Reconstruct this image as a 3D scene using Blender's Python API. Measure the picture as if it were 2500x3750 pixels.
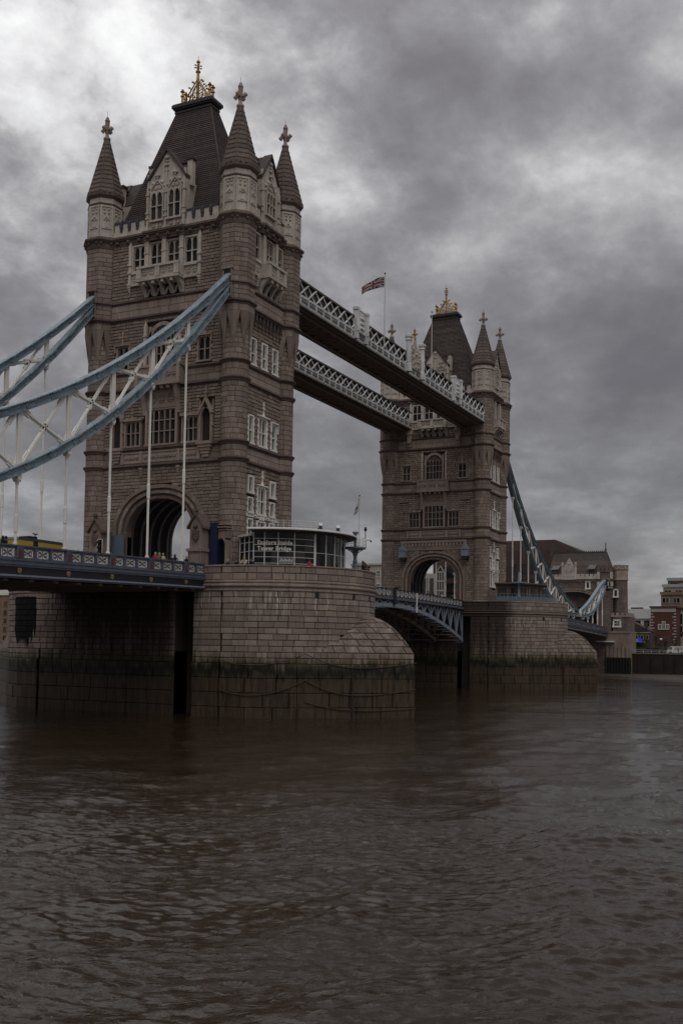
import bpy, math, random
import numpy as np
from mathutils import Vector, Matrix
for o in list(bpy.data.objects): bpy.data.objects.remove(o)
S = bpy.context.scene
C = S.collection
PI = math.pi
rad = math.radians

# ------------------------------------------------------------------ camera
CAM = Vector((-96.09, -65.63, 4.0))
yaw, pitch, roll = 0.451, 0.053, 0.0140
fw = Vector((math.cos(pitch)*math.cos(yaw), math.cos(pitch)*math.sin(yaw), math.sin(pitch)))
rt = Vector((math.sin(yaw), -math.cos(yaw), 0)); up = rt.cross(fw)
r2 = math.cos(roll)*rt + math.sin(roll)*up
u2 = -math.sin(roll)*rt + math.cos(roll)*up
cd = bpy.data.cameras.new('camera'); cam = bpy.data.objects.new('camera', cd); C.objects.link(cam)
cam.matrix_world = Matrix(((r2.x, u2.x, -fw.x, CAM.x), (r2.y, u2.y, -fw.y, CAM.y), (r2.z, u2.z, -fw.z, CAM.z), (0, 0, 0, 1)))
cd.sensor_fit = 'VERTICAL'; cd.sensor_height = 36; cd.sensor_width = 24
cd.lens = 36*3791.3/3750; cd.shift_y = 282.4/3750
cd.clip_start = 0.5; cd.clip_end = 6000
S.camera = cam

# ------------------------------------------------------------------ world: overcast sky, soft sun lamp added behind the camera to light the facing walls
SUN_AZ, SUN_EL = rad(222), rad(58)       # azimuth from +X towards +Y
sund = Vector((math.cos(SUN_EL)*math.cos(SUN_AZ), math.cos(SUN_EL)*math.sin(SUN_AZ), math.sin(SUN_EL)))
THIN = Vector((0.302, 0.567, 0.766))      # where the cloud sheet is thinnest
W = bpy.data.worlds.new('World'); S.world = W; W.use_nodes = True
nt = W.node_tree; N = nt.nodes; L = nt.links
for n in list(N): N.remove(n)
def wn(t, **k):
    n = N.new(t)
    for a, b in k.items(): setattr(n, a, b)
    return n
def wm(op, a, b=None, c=None):
    n = wn('ShaderNodeMath', operation=op)
    for i, x in enumerate((a, b, c)):
        if x is None: continue
        if hasattr(x, 'links'): L.new(x, n.inputs[i])
        else: n.inputs[i].default_value = x
    return n.outputs[0]
out = wn('ShaderNodeOutputWorld'); bg = wn('ShaderNodeBackground'); bg.inputs[1].default_value = 0.1
L.new(bg.outputs[0], out.inputs[0])
tc = wn('ShaderNodeTexCoord')
nrm = wn('ShaderNodeVectorMath', operation='NORMALIZE'); L.new(tc.outputs['Generated'], nrm.inputs[0])
sep = wn('ShaderNodeSeparateXYZ'); L.new(nrm.outputs[0], sep.inputs[0])
zc = wm('ADD', wm('MAXIMUM', sep.outputs[2], 0.0), 0.42)
com = wn('ShaderNodeCombineXYZ')
L.new(wm('DIVIDE', sep.outputs[0], zc), com.inputs[0]); L.new(wm('DIVIDE', sep.outputs[1], zc), com.inputs[1])
com.inputs[2].default_value = 3.7
zc2 = wm('ADD', wm('MAXIMUM', sep.outputs[2], 0.0), 0.17)          # flatter projection: cloud banks close up towards the horizon
com2 = wn('ShaderNodeCombineXYZ'); com2.inputs[2].default_value = 1.3
L.new(wm('DIVIDE', sep.outputs[0], zc2), com2.inputs[0]); L.new(wm('DIVIDE', sep.outputs[1], zc2), com2.inputs[1])
def wnoise(scale, det, rough, dist, off=(0, 0, 0), sc=(1, 1, 1), com=com):
    mp = wn('ShaderNodeMapping'); mp.inputs['Location'].default_value = off; mp.inputs['Scale'].default_value = sc
    L.new(com.outputs[0], mp.inputs[0])
    n = wn('ShaderNodeTexNoise'); n.inputs['Scale'].default_value = scale; n.inputs['Detail'].default_value = det
    n.inputs['Roughness'].default_value = rough; n.inputs['Distortion'].default_value = dist
    L.new(mp.outputs[0], n.inputs['Vector']); return n.outputs[0]
na = wnoise(1.15, 7, 0.5, 0.0, (6.6, 5.1, 8))
nb = wnoise(3.1, 10, 0.60, 0.1, (1.7, 8.1, 2))
nc = wnoise(9.0, 9, 0.60, 0.15, (3.1, 2.2, 5))
nd = wnoise(1.5, 10, 0.58, 0.1, (5.2, 0.7, 0), (1, 1, 1), com2)
dot = wn('ShaderNodeVectorMath', operation='DOT_PRODUCT'); L.new(nrm.outputs[0], dot.inputs[0]); dot.inputs[1].default_value = THIN
glow = wm('POWER', wm('MAXIMUM', dot.outputs['Value'], 0.0), 4.0)
# broken cloud where the sheet is thin, smoother and thicker away from it
thin = wm('ADD', wm('MULTIPLY', wm('SUBTRACT', nd, 0.5), 0.46), wm('MULTIPLY', wm('ADD', wm('MULTIPLY', wm('SUBTRACT', nb, 0.5), 0.62), wm('MULTIPLY', wm('SUBTRACT', nc, 0.5), 0.38)), wm('ADD', wm('MULTIPLY', glow, 1.4), 0.40)))
dens2 = wm('ADD', wm('ADD', wm('MULTIPLY', wm('SUBTRACT', na, 0.5), 0.72), thin), wm('ADD', wm('MULTIPLY', glow, 0.14), 0.482))
ramp = wn('ShaderNodeValToRGB'); L.new(dens2, ramp.inputs[0])
cr = ramp.color_ramp; cr.interpolation = 'B_SPLINE'
for i, (p, c) in enumerate(((0.36, (0.098, 0.092, 0.097)), (0.48, (0.160, 0.155, 0.161)), (0.55, (0.225, 0.219, 0.226)), (0.62, (0.35, 0.347, 0.35)), (0.76, (0.56, 0.56, 0.56)))):
    e = cr.elements[i] if i < 2 else cr.elements.new(p)
    e.position = p; e.color = (*c, 1)
gain = wm('MULTIPLY', wm('ADD', wm('MULTIPLY', glow, 1.1), 6.0), wm('ADD', wm('MULTIPLY', wm('POWER', wm('MAXIMUM', sep.outputs[2], 0.0), 2.0), 2.0), 1.16))   # overcast sky, brighter towards the zenith
vm = wn('ShaderNodeVectorMath', operation='SCALE'); L.new(ramp.outputs[0], vm.inputs[0]); L.new(gain, vm.inputs['Scale'])
sky = wn('ShaderNodeTexSky', sky_type='NISHITA'); sky.sun_disc = False
sky.sun_elevation = SUN_EL; sky.sun_rotation = PI/2 - SUN_AZ
mx = wn('ShaderNodeMixRGB'); mx.inputs[0].default_value = 0.965
L.new(sky.outputs[0], mx.inputs[1]); L.new(vm.outputs[0], mx.inputs[2]); L.new(mx.outputs[0], bg.inputs[0])

sl = bpy.data.lights.new('sun', 'SUN'); sl.energy = 0.5; sl.angle = rad(45); sl.color = (1, 0.95, 0.88)
so = bpy.data.objects.new('sun', sl); C.objects.link(so); so.location = (0, 0, 120)
so.rotation_euler = (-sund).to_track_quat('-Z', 'Y').to_euler()
S.view_settings.view_transform = 'Standard'; S.view_settings.look = 'None'
S.view_settings.exposure = 0.8; S.view_settings.gamma = 1.0; S.view_settings.use_curve_mapping = False

# ------------------------------------------------------------------ materials
def newmat(name):
    m = bpy.data.materials.new(name); m.use_nodes = True
    t = m.node_tree; b = t.nodes['Principled BSDF']
    return m, t, b
class G:                                   # tiny node-graph helper
    def __init__(s, t): s.t = t; s.n = t.nodes; s.l = t.links
    def put(s, x, inp):
        if hasattr(x, 'links'): s.l.new(x, inp)
        else: inp.default_value = x
    def math(s, op, a, b=0.0, c=None, clamp=False):
        n = s.n.new('ShaderNodeMath'); n.operation = op; n.use_clamp = clamp
        s.put(a, n.inputs[0]); s.put(b, n.inputs[1])
        if c is not None: s.put(c, n.inputs[2])
        return n.outputs[0]
    def noise(s, vec, scale, det=4, rough=0.6, dist=0.0, sc=None):
        if sc:
            mp = s.n.new('ShaderNodeMapping'); mp.inputs['Scale'].default_value = sc
            s.l.new(vec, mp.inputs[0]); vec = mp.outputs[0]
        n = s.n.new('ShaderNodeTexNoise'); s.l.new(vec, n.inputs['Vector'])
        n.inputs['Scale'].default_value = scale; n.inputs['Detail'].default_value = det
        n.inputs['Roughness'].default_value = rough; n.inputs['Distortion'].default_value = dist
        return n.outputs[0]
    def mrange(s, v, a, b, c=0.0, d=1.0):
        n = s.n.new('ShaderNodeMapRange'); s.put(v, n.inputs[0])
        for i, x in enumerate((a, b, c, d)): n.inputs[i+1].default_value = x
        return n.outputs[0]
    def mix(s, f, a, b, mode='MIX'):
        n = s.n.new('ShaderNodeMixRGB'); n.blend_type = mode
        for x, i in ((f, 0), (a, 1), (b, 2)):
            if isinstance(x, tuple): x = (*x, 1) if len(x) == 3 else x
            s.put(x, n.inputs[i])
        return n.outputs[0]
    def pos(s): return s.n.new('ShaderNodeNewGeometry').outputs['Position']
    def rnd(s):
        a = s.n.new('ShaderNodeObjectInfo').outputs['Random']; b = s.n.new('ShaderNodeNewGeometry').outputs['Random Per Island']
        return s.math('FRACT', s.math('ADD', a, b))
    def bump(s, h, strength, dist, b):
        n = s.n.new('ShaderNodeBump'); n.inputs['Strength'].default_value = strength; n.inputs['Distance'].default_value = dist
        s.l.new(h, n.inputs['Height']); s.l.new(n.outputs[0], b.inputs['Normal'])

def stone(name, c1, c2, streak=0.5, bump=0.5, rough=0.85, bscale=5.0, soot=0.5, pale=None):
    m, t, b = newmat(name); g = G(t); p = g.pos()
    col = g.mix(g.rnd(), c1, c2)
    n1 = g.noise(p, 0.45, 5, 0.65)
    col = g.mix(g.mrange(n1, 0.35, 0.7, 0.0, soot), col, tuple(x*0.35 for x in c1))
    n2 = g.noise(p, 2.2, 6, 0.7, 0.0, (1.6, 1.6, 0.12))
    col = g.mix(g.mrange(n2, 0.50, 0.72, 0.0, streak), col, tuple(x*0.3 for x in c1))
    n3 = g.noise(p, 9.0, 4, 0.7)
    col = g.mix(g.mrange(n3, 0.3, 0.7, 0.0, 0.35), col, tuple(min(1, x*1.35) for x in c2))
    if pale:
        n4 = g.noise(p, 3.1, 5, 0.6, 0.0, (2.2, 2.2, 0.2))
        col = g.mix(g.mrange(n4, 0.60, 0.70, 0.0, pale), col, (0.5, 0.46, 0.42))
    t.links.new(col, b.inputs['Base Color']); b.inputs['Roughness'].default_value = rough
    b.inputs['Specular IOR Level'].default_value = 0.25
    g.bump(g.noise(p, bscale, 6, 0.7), bump, 0.08, b)
    return m
def paint(name, c, rough=0.5, metal=0.0, wear=0.25, wc=None, spec=0.4):
    m, t, b = newmat(name); g = G(t); p = g.pos()
    wc = wc or tuple(x*0.45 for x in c)
    n = g.noise(p, 1.7, 6, 0.7, 0.0, (1.2, 1.2, 0.35)); n2 = g.noise(p, 14.0, 3, 0.6)
    col = g.mix(g.mrange(n, 0.42, 0.72, 0.0, wear*1.6), c, wc)
    col = g.mix(g.mrange(n2, 0.5, 0.8, 0.0, wear), col, wc)
    t.links.new(col, b.inputs['Base Color']); b.inputs['Roughness'].default_value = rough; b.inputs['Metallic'].default_value = metal
    b.inputs['Specular IOR Level'].default_value = spec
    g.bump(n2, 0.12, 0.02, b)
    return m
def glassmat(name, c=(0.012, 0.012, 0.014), rough=0.12, spec=0.28):
    m, t, b = newmat(name); g = G(t)
    col = g.mix(g.noise(g.pos(), 0.9, 3), tuple(x*0.5 for x in c), tuple(x*1.6 for x in c))
    col = g.mix(g.mrange(g.rnd(), 0.62, 1.0, 0.0, 0.5), col, (0.11, 0.095, 0.085))
    t.links.new(col, b.inputs['Base Color']); b.inputs['Roughness'].default_value = rough; b.inputs['Specular IOR Level'].default_value = spec
    g.bump(g.noise(g.pos(), 0.7, 2), 0.15, 0.1, b)
    return m
M = {}
M['wall'] = stone('wall_stone', (0.168, 0.127, 0.106), (0.345, 0.272, 0.228), 0.45, 0.8, 0.9, 4.0)
M['mortar'] = stone('mortar', (0.055, 0.04, 0.036), (0.07, 0.052, 0.046), 0.4, 0.3)
M['ashlar'] = stone('turret_ashlar', (0.172, 0.129, 0.109), (0.325, 0.256, 0.216), 0.7, 0.25)
M['band'] = stone('band_stone', (0.27, 0.207, 0.178), (0.39, 0.31, 0.267), 0.5, 0.25)
M['mould'] = stone('moulding_stone', (0.105, 0.077, 0.068), (0.185, 0.138, 0.122), 0.75, 0.4)
M['pale'] = stone('pale_dressed_stone', (0.44, 0.382, 0.335), (0.60, 0.53, 0.47), 0.85, 0.35, soot=0.6)
M['white'] = stone('white_dressed_stone', (0.70, 0.655, 0.60), (0.82, 0.78, 0.72), 0.45, 0.2, soot=0.2)
M['spire'] = stone('spire_stone', (0.09, 0.07, 0.06), (0.20, 0.157, 0.135), 0.75, 0.5)
M['slate'] = stone('roof_slate', (0.042, 0.032, 0.029), (0.095, 0.073, 0.066), 0.85, 0.6, 0.7, 7.0, pale=0.12)
M['lead'] = paint('lead_sheet', (0.045, 0.042, 0.048), 0.6)
M['gold'] = paint('gilded_iron', (0.52, 0.32, 0.09), 0.42, 0.55, 0.6, (0.12, 0.065, 0.03))
M['gilt'] = paint('dull_gilt', (0.34, 0.25, 0.12), 0.6, 0.1, 0.5, (0.10, 0.07, 0.04))
M['blue'] = paint('pale_blue_paint', (0.215, 0.285, 0.33), 0.5, 0, 0.55, (0.085, 0.11, 0.13))
M['navy'] = paint('navy_blue_paint', (0.105, 0.113, 0.158), 0.5, 0, 0.4)
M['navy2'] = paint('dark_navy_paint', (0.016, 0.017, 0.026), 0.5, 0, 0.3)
M['lblue'] = paint('grey_blue_paint', (0.22, 0.255, 0.315), 0.55, 0, 0.3)
M['offwhite'] = paint('off_white_paint', (0.62, 0.60, 0.56), 0.5, 0, 0.4, (0.30, 0.27, 0.23))
M['cream'] = paint('white_iron_paint', (0.82, 0.80, 0.75), 0.5, 0, 0.2, (0.45, 0.4, 0.36))
M['wkwhite'] = paint('walkway_white_paint', (0.74, 0.75, 0.75), 0.5, 0, 0.5, (0.22, 0.19, 0.16))
M['wkdark'] = paint('walkway_dark_iron', (0.075, 0.065, 0.062), 0.7, 0, 0.4)
M['under'] = paint('rusty_underside_iron', (0.26, 0.217, 0.19), 0.8, 0, 0.5, (0.15, 0.105, 0.08))
M['wkgrey'] = paint('walkway_panel_grey', (0.27, 0.27, 0.27), 0.6, 0, 0.5, (0.1, 0.085, 0.075))
M['red'] = paint('dark_red_paint', (0.15, 0.022, 0.026), 0.5)
M['black'] = paint('black_paint', (0.012, 0.012, 0.013), 0.45)
M['glass'] = glassmat('window_glass')
M['kglass'] = glassmat('pavilion_glass', (0.010, 0.011, 0.012), 0.06, 0.22)
M['steel'] = paint('grey_steel', (0.74, 0.74, 0.72), 0.4, 0.0, 0.15)
M['rust'] = paint('rusty_chain_iron', (0.06, 0.042, 0.032), 0.8, 0, 0.4)
M['roofgrey'] = paint('grey_roof_sheet', (0.11, 0.105, 0.1), 0.6)
M['asphalt'] = stone('asphalt', (0.05, 0.05, 0.05), (0.06, 0.06, 0.058), 0.1, 0.3)
M['paving'] = stone('paving', (0.22, 0.2, 0.18), (0.28, 0.25, 0.22), 0.2, 0.2)
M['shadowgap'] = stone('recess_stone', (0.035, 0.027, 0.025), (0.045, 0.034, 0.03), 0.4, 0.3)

def coursed(name, c1, c2, cm, bw, rh):        # masonry too far off to tell the stones apart
    m, t, b = newmat(name); g = G(t); p = g.pos()
    sx = g.n.new('ShaderNodeSeparateXYZ'); g.l.new(p, sx.inputs[0]); cb = g.n.new('ShaderNodeCombineXYZ')
    g.l.new(g.math('ADD', sx.outputs[0], sx.outputs[1]), cb.inputs[0]); g.l.new(sx.outputs[2], cb.inputs[1])
    bk = g.n.new('ShaderNodeTexBrick'); g.l.new(cb.outputs[0], bk.inputs['Vector']); bk.inputs['Scale'].default_value = 1.0
    bk.inputs['Brick Width'].default_value = bw; bk.inputs['Row Height'].default_value = rh; bk.inputs['Mortar Size'].default_value = rh*.06
    for k, c in (('Color1', c1), ('Color2', c2), ('Mortar', cm)): bk.inputs[k].default_value = (*c, 1)
    col = g.mix(g.mrange(g.noise(p, .35, 5, .65), .38, .68, 0, .6), bk.outputs[0], tuple(x*.4 for x in c1))
    col = g.mix(g.mrange(g.noise(p, 1.4, 6, .7, 0, (1.4, 1.4, .12)), .5, .7, 0, .6), col, tuple(x*.35 for x in c1))
    t.links.new(col, b.inputs['Base Color']); b.inputs['Roughness'].default_value = .9; g.bump(bk.outputs[1], -.4, .05, b); return m
M['gatewall'] = coursed('gatehouse_masonry', (.15, .112, .098), (.235, .18, .158), (.05, .038, .033), .95, .42)
def pier_mat():
    m, t, b = newmat('pier_granite'); g = G(t); p = g.pos()
    sx = g.n.new('ShaderNodeSeparateXYZ'); g.l.new(p, sx.inputs[0]); z = sx.outputs[2]; y = sx.outputs[1]; x = sx.outputs[0]
    col = g.mix(g.rnd(), (0.188, 0.144, 0.121), (0.345, 0.273, 0.23))
    n1 = g.noise(p, 0.35, 5, 0.65)
    col = g.mix(g.mrange(n1, 0.4, 0.7, 0.0, 0.45), col, (0.11, 0.085, 0.075))
    n2 = g.noise(p, 1.6, 6, 0.7, 0.0, (1.8, 1.8, 0.10))
    col = g.mix(g.mrange(n2, 0.52, 0.70, 0.0, 0.8), col, (0.07, 0.05, 0.043))
    n3 = g.noise(p, 7.0, 5, 0.75)
    col = g.mix(g.mrange(n3, 0.35, 0.7, 0.0, 0.4), col, (0.38, 0.31, 0.28))
    # lime runs below the string course
    n4 = g.noise(p, 2.6, 5, 0.6, 0.0, (2.4, 2.4, 0.13)); n5 = g.noise(p, 0.35, 3, 0.6)
    lime = g.math('MULTIPLY', g.mrange(n4, 0.55, 0.61), g.math('MULTIPLY', g.mrange(n5, 0.40, 0.5), g.math('MULTIPLY', g.mrange(z, 6.3, 8.2), g.mrange(z, 9.2, 8.9))))
    col = g.mix(g.math('MULTIPLY', lime, 0.8), col, (0.62, 0.58, 0.53))
    # black leak stain on the flank of the first pier
    nz = g.noise(p, 1.3, 5, 0.7, 0.0, (1.0, 1.5, 0.25))
    nz2 = g.noise(p, 2.2, 6, 0.7, 0.0, (1.6, 1.6, 0.16))
    my = g.math('MULTIPLY', g.mrange(y, 11.3, 13.0), g.mrange(y, 16.6, 15.0))
    my = g.math('MULTIPLY', my, g.math('MULTIPLY', g.mrange(z, 2.3, 5.2), g.mrange(z, 8.75, 8.55)))
    my = g.math('MULTIPLY', my, g.mrange(x, -8.0, -8.5))
    st = g.mrange(g.math('ADD', g.math('MULTIPLY', my, 0.85), g.math('MULTIPLY', g.math('ADD', nz, nz2), 0.85)), 1.2, 1.27)
    # shade below the deck painted into the flank colour, with black streaks
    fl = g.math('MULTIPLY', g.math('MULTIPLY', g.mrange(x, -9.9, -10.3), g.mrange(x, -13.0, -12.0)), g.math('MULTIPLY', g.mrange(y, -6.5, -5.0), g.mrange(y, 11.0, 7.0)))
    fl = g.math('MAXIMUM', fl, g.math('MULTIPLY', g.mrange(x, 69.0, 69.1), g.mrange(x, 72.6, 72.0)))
    deck_shade = g.math('MULTIPLY', fl, g.mrange(g.math('ADD', n2, g.mrange(z, 2.0, 9.0, 0.0, 0.22)), 0.38, 0.62, 0.45, 0.95))
    col = g.mix(deck_shade, col, (0.045, 0.030, 0.026))
    # lichen and dirt lying on weathered upward faces
    tn = g.n.new('ShaderNodeNewGeometry').outputs['True Normal']; sn = g.n.new('ShaderNodeSeparateXYZ'); g.l.new(tn, sn.inputs[0])
    dirt = g.math('MULTIPLY', g.mrange(sn.outputs[2], 0.2, 0.45), g.mrange(g.noise(p, 1.1, 6, 0.75, 0.0, (1, 1, 0.6)), 0.36, 0.62, 0.1, 0.85))
    col = g.mix(dirt, col, (0.085, 0.068, 0.052))
    col = g.mix(st, col, (0.006, 0.006, 0.008))
    # tidal growth
    nw = g.noise(p, 0.3, 6, 0.65); zz = g.math('ADD', z, g.math('ADD', g.mrange(nw, 0.3, 0.7, -0.45, 0.45), g.mrange(g.noise(p, 1.6, 5, 0.65, 0.0, (1.7, 1.7, 0.13)), 0.3, 0.7, -0.75, 0.75)))
    col = g.mix(g.mrange(zz, 3.0, 1.95), col, (0.07, 0.062, 0.030))
    blk = g.math('MULTIPLY', g.math('MULTIPLY', g.mrange(zz, 2.1, 1.35), g.mrange(zz, -0.1, 0.8)), g.mrange(g.noise(p, 0.9, 5, 0.7, 0.0, (1, 1, 0.5)), 0.25, 0.5, 0.55, 1.0))
    col = g.mix(blk, col, (0.014, 0.013, 0.009))
    low = g.mrange(zz, 1.0, 0.1)
    nl = g.noise(p, 1.8, 6, 0.7, 0.0, (1.7, 1.7, 0.16))
    lowc = g.mix(g.mrange(nl, 0.42, 0.66), (0.075, 0.052, 0.036), (0.024, 0.017, 0.012))
    lowc = g.mix(g.mrange(g.noise(p, 2.7, 5, 0.6, 0.0, (3, 3, 0.2)), 0.6, 0.7, 0.0, 0.45), lowc, (0.22, 0.18, 0.12))
    col = g.mix(low, col, lowc)
    t.links.new(col, b.inputs['Base Color'])
    t.links.new(g.mrange(zz, 2.2, 1.6, 0.88, 0.5), b.inputs['Roughness'])
    b.inputs['Specular IOR Level'].default_value = 0.25
    g.bump(g.noise(p, 3.5, 7, 0.7), 0.5, 0.08, b)
    return m
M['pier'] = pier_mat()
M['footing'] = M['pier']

# ------------------------------------------------------------------ mesh builder
class MB:
    def __init__(s): s.v = []; s.f = []; s.mi = []
    def add(s, vs, fs, mi=0):
        k = len(s.v); s.v += [tuple(x) for x in vs]; s.f += [tuple(i+k for i in f) for f in fs]; s.mi += [mi]*len(fs)
        return s
    def hexa(s, p, mi=0):   # p: 4 bottom ccw, 4 top
        return s.add(p, [(3, 2, 1, 0), (4, 5, 6, 7), (0, 1, 5, 4), (1, 2, 6, 5), (2, 3, 7, 6), (3, 0, 4, 7)], mi)
    def box(s, x0, x1, y0, y1, z0, z1, T=None, mi=0):
        p = [(x0, y0, z0), (x1, y0, z0), (x1, y1, z0), (x0, y1, z0), (x0, y0, z1), (x1, y0, z1), (x1, y1, z1), (x0, y1, z1)]
        return s.hexa([T(*q) for q in p] if T else p, mi)
    def prism(s, poly, off, mi=0):          # extrude closed 3-D polygon by vector
        n = len(poly); o = Vector(off); p = [Vector(q) for q in poly]
        return s.add(p + [q+o for q in p], [tuple(range(n))[::-1], tuple(range(n, 2*n))] + [(i, (i+1) % n, n+(i+1) % n, n+i) for i in range(n)], mi)
    def fpoly(s, T, pts, d0, d1, mi=0):     # polygon in facade (u,z), thick d0..d1
        a = [Vector(T(u, d0, z)) for u, z in pts]; b = [Vector(T(u, d1, z)) for u, z in pts]; n = len(a)
        return s.add(a+b, [tuple(range(n))[::-1], tuple(range(n, 2*n))] + [(i, (i+1) % n, n+(i+1) % n, n+i) for i in range(n)], mi)
    def tube(s, p, q, r, r1=None, n=8, mi=0, cap=True):
        p, q = Vector(p), Vector(q); d = (q-p)
        if d.length < 1e-6: return s
        d.normalize(); a = d.orthogonal().normalized(); b = d.cross(a); r1 = r if r1 is None else r1
        v = [p+(a*math.cos(t)+b*math.sin(t))*r for t in [2*PI*i/n for i in range(n)]] + [q+(a*math.cos(t)+b*math.sin(t))*r1 for t in [2*PI*i/n for i in range(n)]]
        f = [(i, (i+1) % n, n+(i+1) % n, n+i) for i in range(n)]
        if cap: f += [tuple(range(n))[::-1], tuple(range(n, 2*n))]
        return s.add(v, f, mi)
    def bar(s, p, q, w, h, upv=(0, 0, 1), mi=0):   # rectangular bar, w sideways, h along up
        p, q = Vector(p), Vector(q); d = (q-p).normalized(); sd = d.cross(Vector(upv))
        if sd.length < 1e-4: sd = d.cross(Vector((1, 0, 0)))
        sd.normalize(); u = sd.cross(d); a = sd*w/2; b = u*h/2
        return s.hexa([p-a-b, p+a-b, q+a-b, q-a-b, p-a+b, p+a+b, q+a+b, q-a+b], mi)
    def lathe(s, cx, cy, prof, n=24, rot=0.0, mi=0, a0=0.0, a1=2*PI):
        full = abs(a1-a0-2*PI) < 1e-6; m = n if full else n+1; vs = []
        for r, z in prof:
            for i in range(m):
                t = a0+(a1-a0)*i/n+rot; vs.append((cx+r*math.cos(t), cy+r*math.sin(t), z))
        fs = []
        for k in range(len(prof)-1):
            for i in range(n):
                j = (i+1) % m; fs.append((k*m+i, k*m+j, (k+1)*m+j, (k+1)*m+i))
        if full and prof[-1][0] > 0.01: fs.append(tuple((len(prof)-1)*m+i for i in range(m)))
        if full and prof[0][0] > 0.01: fs.append(tuple(range(m))[::-1])
        return s.add(vs, fs, mi)
    def ball(s, c, r, n=8, sz=1.0, mi=0):
        pr = [(max(0.001, r*math.sin(PI*k/6)), c[2]-r*sz*math.cos(PI*k/6)) for k in range(7)]
        return s.lathe(c[0], c[1], pr, n, mi=mi)
    def polytube(s, pts, r, n=6, mi=0):
        for a, b in zip(pts, pts[1:]): s.tube(a, b, r, None, n, mi)
        return s
    def mesh(s, name, mats):
        me = bpy.data.meshes.new(name); me.from_pydata([tuple(v) for v in s.v], [], s.f)
        for m in (mats if isinstance(mats, (list, tuple)) else [mats]): me.materials.append(M[m] if isinstance(m, str) else m)
        if any(s.mi): me.polygons.foreach_set('material_index', s.mi)
        me.update(); return me
    def build(s, name, mats, parent=None, smooth=False, **k):
        me = s.mesh(name, mats); o = bpy.data.objects.new(name, me); C.objects.link(o)
        if smooth: me.polygons.foreach_set('use_smooth', [True]*len(me.polygons))
        if parent: o.parent = parent
        tag(o, **k); return o
def tag(o, label=None, cat=None, group=None, kind=None):
    if label: o['label'] = label
    if cat: o['category'] = cat
    if group: o['group'] = group
    if kind: o['kind'] = kind
    return o
def thing(name, label, cat, group=None, loc=(0, 0, 0), rz=0.0):
    o = bpy.data.objects.new(name, None); C.objects.link(o); o.location = loc; o.rotation_euler = (0, 0, rz)
    o.empty_display_size = 0.5
    return tag(o, label, cat, group)
def place(name, me, parent, loc=(0, 0, 0), rz=0.0, sc=(1, 1, 1), **k):
    o = bpy.data.objects.new(name, me); C.objects.link(o); o.parent = parent; o.location = loc; o.rotation_euler = (0, 0, rz); o.scale = sc
    return tag(o, **k)
KIDS = {}
def copy_tree(o, parent=None):
    if not KIDS.get('ready'):
        KIDS.clear(); KIDS['ready'] = True
        for x in bpy.data.objects:
            if x.parent: KIDS.setdefault(x.parent.name, []).append(x)
    c = o.copy(); C.objects.link(c); c.parent = parent
    for ch in KIDS.get(o.name, []): copy_tree(ch, c)
    return c
def jit(a, rng): return 1 + (rng.random()-0.5)*2*a

# unit stone: 1 x 1 face in XZ, front at y=0, back at y=1 (scaled by depth); rounded arris
def stone_pts(w, h, dep, bev=0.025, bulge=0.0):
    a, b = w/2, h/2; e = min(bev, a*0.4, b*0.4)
    v = [(-a, dep, -b), (a, dep, -b), (a, dep, b), (-a, dep, b),
         (-a, e, -b), (a, e, -b), (a, e, b), (-a, e, b),
         (-a+e, -bulge, -b+e), (a-e, -bulge, -b+e), (a-e, -bulge, b-e), (-a+e, -bulge, b-e)]
    f = [(8, 9, 10, 11), (4, 5, 9, 8), (5, 6, 10, 9), (6, 7, 11, 10), (7, 4, 8, 11), (0, 1, 5, 4), (1, 2, 6, 5), (2, 3, 7, 6), (3, 0, 4, 7)]
    return v, f
_sc = {}
def stone_mesh(w, h, dep, mat, bulge=0.0):
    k = (round(w, 1), round(h, 2), dep, mat, bulge)
    if k not in _sc:
        v, f = stone_pts(k[0], k[1], dep, 0.03, bulge); mb = MB(); mb.add(v, f); _sc[k] = (mb.mesh('stone', mat), k[0], k[1])
    return _sc[k]
class Stones:                               # collect stones, the largest in view become parts, the rest one joined part
    def __init__(s): s.l = []
    def flat(s, c, rz, w, h, dep, mat, bulge=0.0, vis=1.0): s.l.append((vis*w*h, 'flat', (c, rz, w, h, dep, mat, bulge)))
    def mesh(s, me, c, rz, area, vis=1.0): s.l.append((vis*area, 'mesh', (me, c, rz)))
    def emit(s, parent, limit=300, name='stone'):
        s.l.sort(key=lambda t: -t[0])
        for a, k, d in s.l[:limit]:
            if k == 'flat':
                c, rz, w, h, dep, mat, bl = d; me, mw, mh = stone_mesh(w, h, dep, mat, bl)
                place(name, me, parent, c, rz, (w/mw, 1, h/mh))
            else: place(name, d[0], parent, d[1], d[2])
        rest = {}
        for a, k, d in s.l[limit:]:
            if k == 'flat':
                c, rz, w, h, dep, mat, bl = d; v, f = stone_pts(w, h, dep, 0.03, bl)
            else:
                me, c, rz = d; v = [tuple(x.co) for x in me.vertices]; f = [tuple(p.vertices) for p in me.polygons]; mat = me.materials[0].name
            ca, sa = math.cos(rz), math.sin(rz)
            rest.setdefault(mat, MB()).add([(c[0]+x*ca-y*sa, c[1]+x*sa+y*ca, c[2]+z) for x, y, z in v], f)
        for mat, mb in rest.items():
            mm = M[mat] if mat in M else bpy.data.materials[mat]
            mb.build('stonework', [mm], parent, kind='stuff')
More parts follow.
